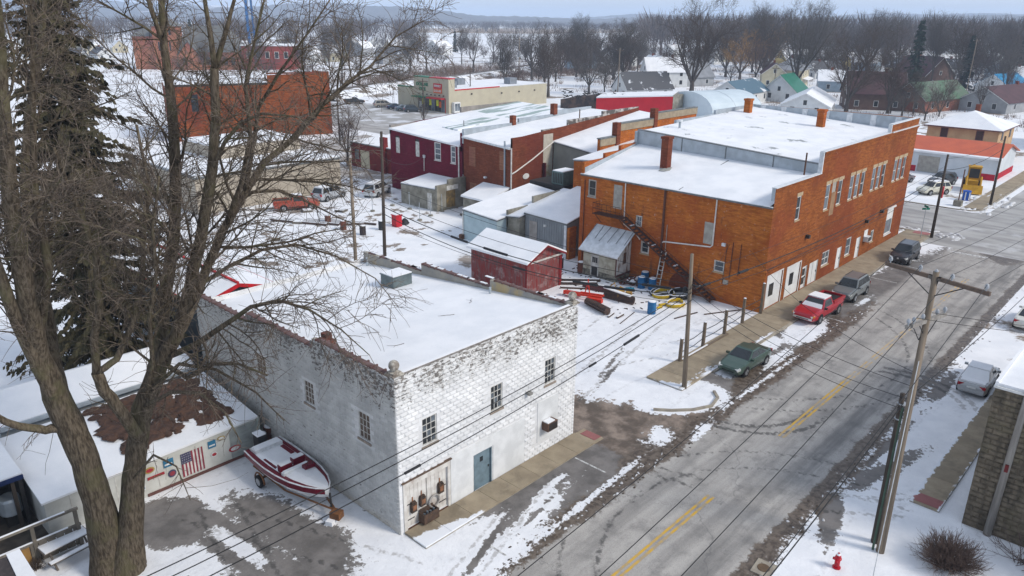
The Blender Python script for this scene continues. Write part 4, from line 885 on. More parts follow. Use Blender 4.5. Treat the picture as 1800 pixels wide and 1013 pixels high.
# red board shed
rs = thing('red_board_shed', (26.6, 16.4, 0), 'weathered red board shed with snowy gable roof in the machinery lot', 'shed')
REDB = mat('weathered_red_boards', (.20, .028, .026), (.15, .075, .07), scale=3, lo=.4, hi=.62, stretch=(3, 3, .35), dirt=(.33, .26, .25, .45))
X0, X1, Y0, Y1 = 26.6, 31.0, 16.6, 23.2
YR = (Y0 + Y1) / 2
# gable ends face -y: ridge along y
XR = 28.8
b = MB(); b.prism([(X0, Y0), (X1, Y0), (X1, Y1), (X0, Y1)], 0, 3.0); b.extr([(X0, Y0, 3.0), (X1, Y0, 3.0), (XR, Y0, 4.0)], (0, Y1 - Y0, 0)); b.build('wall', REDB, rs)
rnd = random.Random(2); bd = MB()
k = 0.0
while k < Y1 - Y0 - .1: fbox(bd, fx(X0), Y0 + k, Y0 + k + .21, .0, .015 + rnd.uniform(0, .012), .05, 2.98); k += .22
bd.build('side_boards', REDB, rs, kind='stuff')
bd = MB(); k = 0.0
while k < X1 - X0 - .1: fbox(bd, fy(Y0), X0 + k, X0 + k + .19, .0, .015 + rnd.uniform(0, .015), .05, 2.75); k += .2
bd.build('door_boards', REDB, rs, kind='stuff')
panel(fy(Y0), rs, 'door_track', X0 - .05, X1 + .05, 2.78, 2.90, WHITEOLD, .02, .12); panel(fy(Y0), rs, 'corner_post', X1 - .35, X1 - .02, .0, 2.76, mat('deep_red', (.17, .01, .012), scale=2), .03, .08); panel(fx(X0), rs, 'corner_post', Y0, Y0 + .15, .0, 2.98, MATS['deep_red'], .02, .05)
for s in (-1, 1):
    a = X0 - .3 if s < 0 else X1 + .3; zz = 3.0 - .3 * .45
    b = MB(); b.extr([(a, Y0 - .3, zz), (XR, Y0 - .3, 4.02), (XR, Y0 - .3, 4.20), (a, Y0 - .3, zz + .18)], (0, Y1 - Y0 + .6, 0)); b.build('roof', ROOFSNOW, rs)
    b = MB(); b.extr([(a, Y0 - .33, zz - .14), (XR, Y0 - .33, 3.9), (XR, Y0 - .33, 4.06), (a, Y0 - .33, zz + .04)], (0, .025, 0)); b.build('fascia', MATS['deep_red'], rs)
# white board hut
wh = thing('white_board_hut', (34.6, 13.4, 0), 'small peeling white board hut with a snow-dusted metal lean-to roof against the orange wall', 'shed')
PEEL = mat('peeling_cream_boards', (.55, .53, .43), (.40, .37, .28), scale=2, dirt=(.16, .10, .07, .6)); PEEL2 = mat('peeling_white_boards', (.58, .56, .52), (.24, .14, .10), scale=1.6, lo=.5, hi=.62, stretch=(2.5, 2.5, .5))
b = MB(); b.prism([(34.7, 13.5), (36.8, 13.5), (36.8, 17.1), (34.7, 17.1)], 0.6, [2.5, 4.0, 4.0, 2.5]); b.build('wall', PEEL, wh)
MB().prism([(34.68, 13.48), (36.8, 13.48), (36.8, 17.12), (34.68, 17.12)], 0, .6).build('foundation', mat('stained_foundation', (.30, .28, .22), (.10, .09, .07), scale=3), wh)
for k in range(9): panel(fx(34.7), wh, 'clapboard', 13.55, 17.05, .62 + k * .205, .81 + k * .205, PEEL, .0, .02)
b = MB(); b.extr([(34.72, 13.497, .62), (36.78, 13.497, .62), (36.78, 13.497, 3.95), (34.72, 13.497, 2.48)], (0, -.03, 0)); b.build('side_boards', PEEL2, wh)
HR = mat('snow_dusted_metal_roof', (.66, .69, .72), (.52, .55, .57), rough=.5, scale=2)
b = MB(); b.extr([(34.3, 13.15, 2.30), (36.84, 13.15, 4.14), (36.84, 13.15, 4.22), (34.3, 13.15, 2.38)], (0, 4.25, 0)); b.build('roof', HR, wh)
for k in range(6): y_ = 13.3 + k * .8; b = MB(); b.extr([(35.5 - .15 * k % .6, y_, 3.25), (36.8, y_, 4.20), (36.8, y_, 4.24), (35.5 - .15 * k % .6, y_, 3.30)], (0, .035, 0)); b.build('roof_seam', GUTTER, wh)
panel(fy(13.47), wh, 'shutter', 35.7, 36.1, 1.5, 2.5, RUST, .0, .04); panel(fy(13.47), wh, 'sill_board', 34.6, 36.8, .5, .66, mat('brown_board', (.13, .06, .05), scale=3), .0, .08); panel(fx(34.67), wh, 'corner_board', 13.42, 13.52, .6, 2.45, MATS['brown_board'], .01, .06)
d_ = panel(fx(34.7), wh, 'door', 15.35, 16.2, .1, 2.1, WHITEOLD, .02, .06)
for k in range(3): panel(fx(34.7), d_, 'pane', 15.48 + k * .2, 15.64 + k * .2, 1.35, 1.85, GLASS, .06, .07)
panel(fx(34.7), d_, 'broken_panel', 15.45, 16.1, .15, .95, DARK, .06, .065)

# ------------------------------------------------------------------ trees
def bark(name, a, bcol, moss=None, scale=3.0):
    m, t, p = newmat(name); pos, x, y, z = geopos(t)
    n1 = noise(t, vec(t, x * 3, y * 3, z * .6), scale, 5, .65)
    c = mixc(t, n1.ss(.35, .65), a, bcol)
    if moss: c = mixc(t, noise(t, pos, .9, 5, .6).ss(.5, .65) * .6, c, moss)
    t.links.new(scalec(t, c, objvar(t, .25)), p.inputs['Base Color']); p.inputs['Roughness'].default_value = .95; p.inputs['Specular IOR Level'].default_value = .1
    if moss: bump(t, p, n1, .7, .06)
    MATS[name] = m; return m
BARK = bark('maple_bark', (.150, .122, .088), (.052, .040, .028), (.115, .105, .055), 4.5)
TWIGF = bark('maple_twigs', (.165, .135, .105), (.066, .050, .042))
def rdir(rnd): 
    v = Vector((rnd.gauss(0, 1), rnd.gauss(0, 1), rnd.gauss(0, 1))); return v.normalized()
def limb(b, p, d, L, r, nseg, rnd, wob=.16, up=0.0, r1=None, sides=None):
    """one wandering tapering limb; returns its points and radii"""
    ps, rs = [Vector(p)], [r]; d = Vector(d).normalized(); r1 = r * .35 if r1 is None else r1
    for k in range(nseg):
        d = (d + rdir(rnd) * wob + Vector((0, 0, up))).normalized(); ps.append(ps[-1] + d * (L / nseg)); rs.append(r + (r1 - r) * (k + 1) / nseg)
    n = sides or (7 if r > .12 else 5 if r > .05 else 4 if r > .02 else 3)
    b.tube(ps, rs, n, cap=False); return ps, rs
def along(ps, rs, t):
    k = min(int(t * (len(ps) - 1)), len(ps) - 2); f = t * (len(ps) - 1) - k
    return ps[k].lerp(ps[k + 1], f), rs[k] + (rs[k + 1] - rs[k]) * f, (ps[k + 1] - ps[k]).normalized()
def side_dir(d, ang, rnd):
    v = rdir(rnd); v = (v - d * v.dot(d)).normalized(); return d * math.cos(ang) + v * math.sin(ang)
def foliate(bb, bt, ps, rs, L, rnd, dens, lvl, up, droop, tw=.006, big=1.0, start=.2):
    """hang side branches and twigs on a limb; bb takes branches, bt twigs"""
    n = max(1, int(L * dens[0]))
    for k in range(n):
        t = start + (1 - start) * (k + rnd.random()) / n; p, r, d = along(ps, rs, min(t, .999))
        if lvl == 0:
            l = rnd.uniform(.35, .95) * big; dd = side_dir(d, rnd.uniform(.4, 1.0), rnd); limb(bt, p, dd, l, min(r * .8, tw * 1.5), 3, rnd, .22, up * .5 - droop, tw * .5, 3)
        else:
            l = L * rnd.uniform(.28, .55) * (1.15 - .6 * t); 
            if l < .25: continue
            dd = side_dir(d, rnd.uniform(.55, 1.1), rnd); rr = max(tw, min(r * .6, .012 + l * .011))
            tgt = bb if rr > .02 else bt
            q, qr = limb(tgt, p, dd, l, rr, 5 if l > 1.2 else 4, rnd, .2, up - droop * (1 if lvl == 1 else .5), max(tw * .6, rr * .3))
            foliate(bb, bt, q, qr, l, rnd, dens[1:], lvl - 1, up, droop, tw, big)
# --- the big double-trunked maple by the parking place: main limbs laid out one by one
tree = thing('double_trunk_tree', (-9.6, 6.8, 0), 'huge bare double-trunked tree in the yard left of the white building', 'tree')
SK = {
 'l': [((-9.73,6.93,-0.33), 0.924), ((-9.71,6.92,1.17), 0.686), ((-9.80,6.72,3.52), 0.546), ((-9.97,6.61,5.48), 0.502), ((-10.21,6.72,7.16), 0.484), ((-10.43,6.81,8.42), 0.475)],
 'r': [((-9.36,6.54,-0.27), 0.836), ((-9.07,6.38,1.38), 0.546), ((-8.66,6.23,3.45), 0.422), ((-8.25,6.09,5.45), 0.396), ((-7.87,5.83,7.19), 0.387), ((-7.29,5.35,8.76), 0.370)],
 'l1': [((-10.43,6.81,8.42), 0.387), ((-10.76,6.28,10.21), 0.334), ((-11.01,5.38,12.69), 0.290), ((-11.11,4.61,15.04), 0.264), ((-11.09,4.00,17.13), 0.229), ((-10.93,3.25,19.69), 0.167), ((-10.81,2.53,22.13), 0.114), ((-10.76,2.18,23.39), 0.062)],
 'l2': [((-10.32,6.98,8.19), 0.352), ((-10.15,7.39,9.88), 0.299), ((-9.91,8.00,12.14), 0.255), ((-9.69,8.66,14.15), 0.238), ((-9.41,9.23,15.72), 0.211), ((-8.75,9.41,18.34), 0.158), ((-7.87,9.34,21.09), 0.106), ((-7.26,9.27,23.38), 0.062)],
 'l3': [((-10.64,6.45,8.75), 0.264), ((-11.19,5.87,11.14), 0.220), ((-11.61,5.15,13.50), 0.185), ((-11.97,4.65,15.93), 0.141), ((-12.26,3.79,18.31), 0.088)],
 'l4': [((-10.40,6.78,7.10), 0.211), ((-10.99,6.82,7.18), 0.158), ((-11.58,6.87,7.50), 0.141), ((-12.13,6.87,7.96), 0.123), ((-12.67,6.86,8.80), 0.088)],
 'l5': [((-10.75,6.28,10.65), 0.176), ((-10.21,5.25,13.73), 0.141), ((-10.01,5.77,16.35), 0.114), ((-9.65,5.39,19.12), 0.088), ((-9.35,5.07,21.52), 0.053), ((-9.16,4.87,23.14), 0.035)],
 'm': [((-8.25,5.65,6.15), 0.246), ((-8.75,5.31,7.62), 0.220), ((-9.22,5.22,8.71), 0.211), ((-9.40,5.13,9.57), 0.194)],
 'm1': [((-9.40,5.13,9.57), 0.150), ((-9.36,4.93,10.85), 0.141), ((-9.13,4.39,12.13), 0.132), ((-9.10,3.93,14.18), 0.114), ((-9.29,3.69,15.25), 0.097), ((-9.69,3.38,16.67), 0.070), ((-10.02,2.85,18.01), 0.044)],
 'm2': [((-9.37,5.10,9.57), 0.132), ((-8.78,4.76,10.01), 0.123), ((-8.19,4.42,11.20), 0.114), ((-7.67,4.15,12.98), 0.097), ((-7.49,3.96,14.44), 0.079), ((-7.24,3.40,16.30), 0.062), ((-7.47,3.05,18.43), 0.044)],
 'r1': [((-7.63,5.58,7.70), 0.317), ((-7.04,5.53,9.46), 0.255), ((-6.47,5.50,11.67), 0.229), ((-5.97,5.26,13.65), 0.220), ((-5.58,5.28,15.54), 0.211), ((-5.27,5.39,18.41), 0.176), ((-5.11,5.66,20.76), 0.132), ((-4.95,5.78,22.27), 0.106), ((-4.82,6.08,23.76), 0.062)],
 'r1b': [((-5.11,5.66,20.76), 0.097), ((-5.43,5.57,21.89), 0.070), ((-5.62,5.47,22.98), 0.044)],
 'r2': [((-7.29,5.35,8.76), 0.334), ((-6.69,4.42,10.41), 0.255), ((-6.26,3.53,12.57), 0.220), ((-5.96,2.91,14.35), 0.202), ((-5.57,2.20,16.82), 0.176), ((-5.41,1.74,18.56), 0.150), ((-5.36,1.54,20.19), 0.132)],
 'r2a': [((-5.36,1.54,20.19), 0.097), ((-5.56,1.16,21.40), 0.079), ((-5.73,0.91,22.55), 0.053), ((-5.91,0.67,23.62), 0.035)],
 'r2b': [((-5.36,1.54,20.19), 0.097), ((-4.97,1.41,21.14), 0.079), ((-4.57,1.28,22.25), 0.053), ((-4.11,1.22,23.43), 0.035)],
 'r3': [((-6.51,4.38,10.60), 0.211), ((-5.59,4.27,12.21), 0.176), ((-4.50,3.99,14.28), 0.150), ((-3.70,3.71,15.50), 0.132), ((-2.91,3.45,16.61), 0.114), ((-1.83,2.89,17.52), 0.097), ((-0.94,2.52,18.53), 0.079), ((0.04,2.06,19.44), 0.062), ((0.77,1.58,20.00), 0.048), ((1.71,1.15,21.08), 0.033), ((2.54,0.56,21.63), 0.018)],
 'r3b': [((-3.70,3.71,15.50), 0.097), ((-3.56,2.98,17.27), 0.079), ((-3.52,2.35,18.74), 0.066), ((-3.18,1.40,19.93), 0.053), ((-2.66,0.26,21.23), 0.035), ((-2.27,-0.59,22.29), 0.022)],
 'r4': [((-4.50,3.99,14.28), 0.106), ((-4.22,2.81,16.14), 0.088), ((-4.09,2.08,17.83), 0.075), ((-4.27,1.69,19.59), 0.062), ((-4.12,0.95,21.23), 0.040), ((-3.94,0.31,22.59), 0.026)],
 'r5': [((-6.93,4.53,9.63), 0.132), ((-6.50,3.20,10.38), 0.114), ((-6.00,1.78,11.39), 0.097), ((-5.56,0.58,12.29), 0.075), ((-5.12,-0.62,12.74), 0.057), ((-4.69,-1.82,12.60), 0.040), ((-4.29,-2.97,12.11), 0.026), ((-3.92,-3.95,11.38), 0.014)],
 'r6': [((-5.59,4.27,12.21), 0.088), ((-4.65,3.85,12.77), 0.075), ((-3.52,3.23,13.34), 0.062), ((-2.40,2.62,13.46), 0.048), ((-1.14,1.86,12.89), 0.035), ((0.08,0.99,11.86), 0.022), ((0.79,0.52,10.56), 0.012)],
 'r7': [((-7.14,4.76,9.27), 0.106), ((-7.01,3.15,9.18), 0.088), ((-6.75,1.41,10.25), 0.070), ((-6.50,-0.03,10.64), 0.048), ((-6.16,-1.27,10.52), 0.031)],
 'r8': [((-5.57,2.20,16.82), 0.079), ((-5.47,1.22,17.88), 0.066), ((-5.33,0.19,18.61), 0.053), ((-5.19,-0.84,18.95), 0.040), ((-4.80,-2.14,18.95), 0.026), ((-4.35,-3.20,18.43), 0.014)],
 'r9': [((-3.70,3.71,15.50), 0.062), ((-2.66,3.05,15.56), 0.053), ((-1.79,2.55,15.06), 0.040), ((-0.81,1.79,14.34), 0.026), ((-0.10,1.33,13.95), 0.013)],
 'd1': [((-7.90,5.56,7.43), 0.088), ((-7.57,3.46,8.69), 0.075), ((-7.19,1.88,9.12), 0.057), ((-6.89,0.69,8.67), 0.040), ((-6.76,-0.04,7.66), 0.018)],
 'd2': [((-7.64,5.44,8.00), 0.079), ((-7.17,3.32,9.75), 0.070), ((-6.61,1.56,9.93), 0.053), ((-5.99,0.02,9.36), 0.035), ((-5.58,-1.01,8.47), 0.016)],
 'd3': [((-8.70,5.55,4.60), 0.053), ((-8.42,3.78,6.28), 0.044), ((-8.11,2.57,6.18), 0.031), ((-8.05,1.92,5.00), 0.013)],
 'm3': [((-7.87,5.83,7.19), 0.106), ((-7.76,4.25,9.65), 0.088), ((-7.96,3.29,11.79), 0.075), ((-7.85,2.30,13.67), 0.062), ((-8.02,1.59,15.41), 0.048), ((-7.95,0.64,17.18), 0.031)],
}
from mathutils import noise as mnoise
def furrowed(b, ps, rs, n, amp):
    """bark-ridged tapering trunk"""
    Q, Z, acc = [], [], 0.0
    for i in range(len(ps) - 1):
        k = max(1, int((ps[i + 1] - ps[i]).length / .16))
        for j in range(k): f = j / k; Q.append((ps[i].lerp(ps[i + 1], f), rs[i] + (rs[i + 1] - rs[i]) * f))
    Q.append((ps[-1], rs[-1])); base = None; u = None
    for i, (p, r) in enumerate(Q):
        d = (Q[min(i + 1, len(Q) - 1)][0] - Q[max(i - 1, 0)][0]).normalized()
        u = d.cross(Vector((0, 1, 0.1))).normalized() if u is None else (u - d * u.dot(d)).normalized(); v = d.cross(u); acc += .16; row = []
        for j in range(n):
            a = 2 * math.pi * j / n; e = u * math.cos(a) + v * math.sin(a)
            w_ = mnoise.noise(Vector((math.cos(a) * 9 * r ** .3, math.sin(a) * 9 * r ** .3, acc * .9))) + .8 * mnoise.noise(Vector((math.cos(a) * 1.6, math.sin(a) * 1.6, acc * .35)))
            row.append(p + e * r * (1 + amp * w_))
        k = b.pts(row)
        if base is not None:
            for j in range(n): b.face(base + j, base + (j + 1) % n, k + (j + 1) % n, k + j)
        base = k
    b.face(*[base + j for j in range(n)])
rnd = random.Random(21)
for kk in ('l', 'r'):
    b = MB(); pp = SK[kk]; ps = [Vector(p) for p, r in pp]; rs = [r for p, r in pp]
    # subdivide with slight wobble
    P2, R2 = [], []
    for i in range(len(ps) - 1):
        for q in range(3): f = q / 3; P2.append(ps[i].lerp(ps[i + 1], f) + rdir(rnd) * .02); R2.append((rs[i] + (rs[i + 1] - rs[i]) * f) * rnd.uniform(.97, 1.03))
    ex = Vector(SK['l1'][2][0] if kk == 'l' else SK['r1'][2][0])
    P2.append(ps[-1]); R2.append(rs[-1] * .97); P2.append(ps[-1].lerp(ex, .25)); R2.append(rs[-1] * .72); P2.append(ps[-1].lerp(ex, .5)); R2.append(rs[-1] * .40)
    furrowed(b, [P2[0] - Vector((0, 0, .4))] + P2, [R2[0] * 1.2] + R2, 44, .07); b.build('trunk', BARK, tree, smooth=True)
bb, bt = MB(), MB()
for kk, pp in SK.items():
    if kk in ('l', 'r'): continue
    ps = [Vector(p) for p, r in pp]; rs = [r for p, r in pp]; P2, R2 = [], []
    for i in range(len(ps) - 1):
        for q in range(3): f = q / 3; P2.append(ps[i].lerp(ps[i + 1], f) + rdir(rnd) * rs[i] * .12); R2.append(rs[i] + (rs[i + 1] - rs[i]) * f)
    P2.append(ps[-1]); R2.append(rs[-1])
    b = MB()
    if rs[0] > .15: furrowed(b, P2, R2, 20, .055)
    else: b.tube(P2, R2, 7)
    b.build('limb', BARK, tree, smooth=True)
    # thin shoots straight off the bark
    for q in range(int(13 * sum((a - c).length for a, c in zip(ps, ps[1:])) / 6)):
        p, r, d = along(P2, R2, rnd.uniform(.05, .95)); limb(bt, p + rdir(rnd) * r * .6, (side_dir(d, rnd.uniform(.7, 1.4), rnd) + Vector((0, 0, rnd.uniform(-.5, .4)))), rnd.uniform(.5, 2.3), .014, 5, rnd, .22, rnd.choice((-.16, -.08, .06)), .006, 3)
    L = sum((a - c).length for a, c in zip(ps, ps[1:]))
    low = kk in ('d1', 'd2', 'd3', 'r5', 'r6', 'r7', 'r9', 'l4', 'r3', 'r8')
    foliate(bb, bt, P2, R2, L * (.62 if kk[0] != 'd' else .38), rnd, (3.2 if low else 2.7, 4.2, 5.0), 2, .05 if not low else .03, .03 if not low else .075, .0120, 1.0, .12 if low else .2)
bb.build('branches', BARK, tree, kind='stuff'); bt.build('twigs', TWIGF, tree, kind='stuff')
print('maple tris', sum(len(f) - 2 for f in bb.f), sum(len(f) - 2 for f in bt.f))
# --- generic bare trees for the town and beyond
def bare_tree(seed, H, R0, nl, spread, dens, trunk=.22, up=.10, tw=.02, single=False):
    rnd = random.Random(seed); tr, br, tg = MB(), MB(), MB(); ht = H * trunk
    P = [Vector((0, 0, -.2)), Vector((0, 0, ht * .5)), Vector((rnd.uniform(-.1, .1), rnd.uniform(-.1, .1), ht))]; tr.tube(P, [R0 * 1.35, R0, R0 * .85], 8)
    for k in range(nl):
        a = 2 * math.pi * (k + rnd.uniform(-.3, .3)) / nl; s = spread * rnd.uniform(.5, 1.1) if k else .05
        d = Vector((math.cos(a) * s, math.sin(a) * s, 1)); L = (H - ht) * rnd.uniform(.8, 1.05) * (1 / math.sqrt(1 + s * s * .45))
        ps, rs = limb(tr, P[-1] - Vector((0, 0, rnd.uniform(0, ht * .35))), d, L, R0 * .5, 8, rnd, .10, up, tw * 1.2, 5)
        foliate(br, tg, ps, rs, L, rnd, dens, 2, up * .7, .0, tw, H / 14, .18)
    return tr, br, tg
def tree_proto(name, label, group, tm, cm, args, cat='tree'):
    tr, br, tg = bare_tree(*args); t = thing(name, (0, 0, 0), label, cat, group)
    tr.build('trunk', tm, t); br.v, k = br.v, len(br.v)
    i = len(br.v); br.v += tg.v; br.f += [tuple(j + i for j in f) for f in tg.f]; br.m += tg.m
    o = br.build('crown', cm, t, kind='stuff'); return t
BK2 = bark('town_tree_bark', (.105, .088, .075), (.062, .052, .046)); TWG = bark('grey_twigs', (.125, .112, .10), (.078, .068, .062)); TWR = bark('reddish_twigs', (.13, .092, .08), (.082, .058, .052)); TWO = bark('willow_twigs', (.36, .20, .055), (.25, .13, .04)); TWB = bark('brown_twigs', (.10, .075, .058), (.062, .047, .038))
PR = []
for sd, (H, R0, nl, sp, dn, tm, up, cm) in enumerate(((17, .42, 7, .75, (1.1, 2.6, 3.0), .2, .10, TWG), (15, .34, 6, .6, (1.2, 2.6, 3.0), .22, .12, TWR), (19, .45, 8, .8, (1.0, 2.3, 2.8), .16, .08, TWB), (13, .25, 5, .5, (1.3, 2.8, 2.8), .25, .14, TWG), (14, .36, 9, .95, (1.2, 2.6, 3.0), .15, .02, TWO),
     (9, .16, 7, .9, (1.8, 3.4, 3.6), .12, .06, TWR), (18, .38, 4, 1.0, (1.2, 2.4, 2.8), .30, .05, TWB), (20, .30, 5, .28, (1.2, 2.6, 2.6), .2, .16, TWG), (11, .24, 8, 1.2, (1.4, 3.0, 3.4), .22, .0, TWG))):
    PR.append(tree_proto('bare_tree', '', 'x', BK2, cm, (100 + sd, H, R0, nl, sp, dn, tm, up, .019)))
used_proto = set()
def plant(pi, x, y, s, label, group, name='bare_tree', sz=None):
    src = PR[pi]; rz = rnd.uniform(0, 6.28)
    if pi not in used_proto:
        used_proto.add(pi); o = src; o.location = (x, y, 0); o.rotation_euler = (0, 0, rz); o.scale = (s, s, (sz or s))
    else: o = copy_tree(src, None, (x, y, 0), rz, (s, s, sz or s))
    o.name = name; o['label'] = label; o['group'] = group; return o
# --- conifers
def conifer(seed, H, Rb, whorls, per, blades, bw, rag=0):
    rnd = random.Random(seed); tr = MB().tube([(0, 0, -.2), (0, 0, H * .5), (0, 0, H)], [H * .018, H * .012, .03], 7); cr = MB()
    for w_ in range(whorls):
        f = (w_ + rnd.random() * .5) / whorls; z = H * (.06 + .93 * f); Lb = Rb * (1 - f) ** .85 * rnd.uniform(.75, 1.15) + .15
        for k in range(per):
            a = rnd.uniform(0, 6.28); d = Vector((math.cos(a), math.sin(a), .15 - .25 * (1 - f))); p = Vector((0, 0, z + rnd.uniform(-.2, .2))); l = Lb * rnd.uniform(.6, 1.1) if not rag else Lb * rnd.uniform(.35, 1.2)
            if rag: p.z += rnd.uniform(-.5, .5); d.z -= rnd.uniform(-.15, .35)
            ps, rs = limb(cr, p, d, l, .03 * H / 15, 4, rnd, .08, -.05, .01, 3)
            for q in range(int(blades * (l / Rb) + 4)):
                t = rnd.uniform(.12, 1); pp, r, dd = along(ps, rs, min(t, .999)); s = Vector((-dd.y, dd.x, 0)).normalized() * rnd.choice((-1, 1))
                v = (s * rnd.uniform(.2, 1) + dd * rnd.uniform(.2, .8) + Vector((0, 0, rnd.uniform(-1.1, -.1)))).normalized() * rnd.uniform(.35, .9) * bw * 4
                u = dd.cross(v).normalized() * bw * rnd.uniform(.5, 1)
                cr.poly([pp - u * .4, pp + v * .5 - u, pp + v, pp + v * .5 + u])
    return tr, cr
NEED = bark('spruce_needles', (.042, .048, .026), (.022, .026, .016), (.075, .06, .032), 2)
NEED2 = bark('dark_needles', (.035, .050, .036), (.018, .028, .022), None, 2)
NEEDB = bark('brown_olive_needles', (.095, .084, .047), (.042, .039, .024), (.14, .11, .065), 2)  # brown-olive needles of the near spruce
t = thing('spruce_tree', (-3.0, 24.6, 0), 'tall dark drooping spruce behind the bare double-trunked tree', 'tree')
tr, cr = conifer(5, 30, 5.6, 74, 11, 60, .17, 1)
for mb_x, nm, mm in ((tr, 'trunk', BARK), (cr, 'crown', NEEDB)):
    mb_x.v = [(p[0] - 3.0, p[1] + 24.6, p[2]) for p in mb_x.v]; mb_x.build(nm, mm, t, kind='stuff' if nm == 'crown' else None)
print('spruce', len(cr.f))
tr, cr = conifer(9, 15, 3.0, 24, 8, 22, .22)
CON = thing('conifer', (0, 0, 0), '', 'tree', ''); tr.build('trunk', BK2, CON); cr.build('crown', NEED2, CON, kind='stuff')
con_used = []
def plant_con(x, y, s, label, sz=None):
    if not con_used: o = CON; con_used.append(1); o.location = (x, y, 0); o.scale = (s, s, sz or s); 
    else: o = copy_tree(CON, None, (x, y, 0), rnd.uniform(0, 6), (s, s, sz or s))
    o['label'] = label; o['group'] = 'evergreens of the far town'; return o
# evergreens one can tell apart
for (p, s, sz, lab) in (((176.25,396.08,0.00), 1.1, 1.3, 'dark evergreen rising behind the orange brick church'), ((287.69,526.00,0.00), .9, 1.5, 'slim dark evergreen beside the blue tower'), ((288.17,214.99,0.00), .75, .85, 'pointed dark evergreen standing by the railway beyond the flat cream store'), ((251.07,55.02,0.00), 1.5, 1.5, 'broad dark evergreen above the green roof'), ((276.54,46.14,0.00), 1.1, 1.2, 'dark evergreen by the tall pale utility pole'), ((336.34,41.85,0.00), 1.3, 1.4, 'dark evergreen at the right edge behind the blue roof'), ((332.67,357.42,0.00), .9, .9, 'small round dark evergreen by the far white house'), ((635.91,242.70,0.00), 1.0, 1.2, 'dark evergreen on the skyline above the cream house')):
    plant_con(p[0], p[1], s, lab, sz)
# bare trees one can tell apart
plant(2, *(191.71,99.22,0.00)[:2], 1.55, 'broad many-limbed bare tree rising behind the curved white roof', 'bare trees of the town', sz=1.5)
plant(4, *(263.06,120.42,0.00)[:2], 1.35, 'yellow-twigged willow, the left one of the pair', 'willows')
plant(4, *(308.93,132.11,0.00)[:2], 1.5, 'yellow-twigged willow, the right one of the pair', 'willows')
plant(0, *(209.54,74.54,0.00)[:2], 1.35, 'leaning bare tree beside the green-roofed white house', 'bare trees of the town', sz=1.6)
plant(2, *(184.77,50.24,0.00)[:2], 1.0, 'spreading bare tree behind the long snowy low house', 'bare trees of the town', sz=1.05)
plant(2, *(187.70,41.09,0.00)[:2], .8, 'dense brown bare tree beside the corner of the orange brick roof', 'bare trees of the town')
plant(3, *(192.68,36.60,0.00)[:2], .8, 'bushy bare tree in front of the green-roofed house', 'bare trees of the town')
plant(0, *(170.78,122.08,0.00)[:2], .8, 'forked bare tree just behind the burnt-out building', 'bare trees of the town')
plant(3, *(168.65,114.71,-0.00)[:2], .9, 'slender many-stemmed bare tree behind the burnt-out building', 'bare trees of the town')
plant(0, *(200.55,171.94,0.00)[:2], 1.15, 'large bare tree on the near side of the railway bank, above the store roof', 'bare trees of the town')
plant(0, *(245.04,290.29,0.00)[:2], 1.0, 'bare tree beside the far white house with the pale roof', 'bare trees of the town')
plant(1, *(50.16,75.13,0.00)[:2], .62, 'upright dense reddish bare tree by the low red building', 'bare trees of the town')
plant(3, *(87.99,101.64,0.00)[:2], .45, 'small bare tree in front of the flat cream store', 'bare trees of the town')
plant(1, *(272.00,257.41,0.00)[:2], 1.1, 'bare tree standing along the railway, in the middle of the row', 'bare trees of the town')
plant(5, *(191.08,30.28,0.00)[:2], 1.0, 'low bushy reddish tree before the right end of the pale green roof', 'bare trees of the town')
plant(8, *(185.35,37.00,0.00)[:2], .9, 'wide low bare tree at the left end of the pale green roof', 'bare trees of the town')
plant(8, *(179.91,30.27,0.00)[:2], .75, 'wide low bare tree close behind the tan hip-roofed house', 'bare trees of the town')
plant(3, *(205.51,25.00,0.00)[:2], .8, 'slim bare tree before the brown-roofed house at the right', 'bare trees of the town')
# rows and groups that nothing tells apart
zones = ((150, (240, 520), (-40, 190), 'bare tree standing among the snowy houses of the far right neighbourhood', 'trees among the right-hand houses'),
         (80, (110, 330), (170, 420), 'bare tree standing among the snowy lots of the far left neighbourhood', 'trees among the left-hand lots'),
         (42, (150, 330), (120, 230), 'bare tree in the tree belt along the railway beyond the store', 'trees along the railway'))
KEEP = [(128, 60, 60, 75), (111, 125, 42, 44), (196, 102, 14, 14)]
def free(x, y): return not any(abs(x - a) < w_ / 2 and abs(y - c) < h_ / 2 for a, c, w_, h_ in KEEP)
for n, (xa, xb), (ya, yb), lab, grp in zones:
    k = 0
    while k < n:
        x, y = rnd.uniform(xa, xb), rnd.uniform(ya, yb)
        if not free(x, y): continue
        if grp.startswith('trees among the left') and abs((x - 50) / (y - 40) - 1.0) > 1.2: continue
        if grp.startswith('trees along') and abs(y - (120 + (x - 150) * .62)) > 24: continue
        k += 1; pi = rnd.choice((0, 1, 2, 3, 5, 5, 6, 7, 8, 8)); s_ = rnd.uniform(.85, 1.4) if grp.startswith('trees among the right') else rnd.uniform(.6, 1.1); plant(pi, x, y, s_ * rnd.uniform(.85, 1.2), lab, grp, sz=s_)
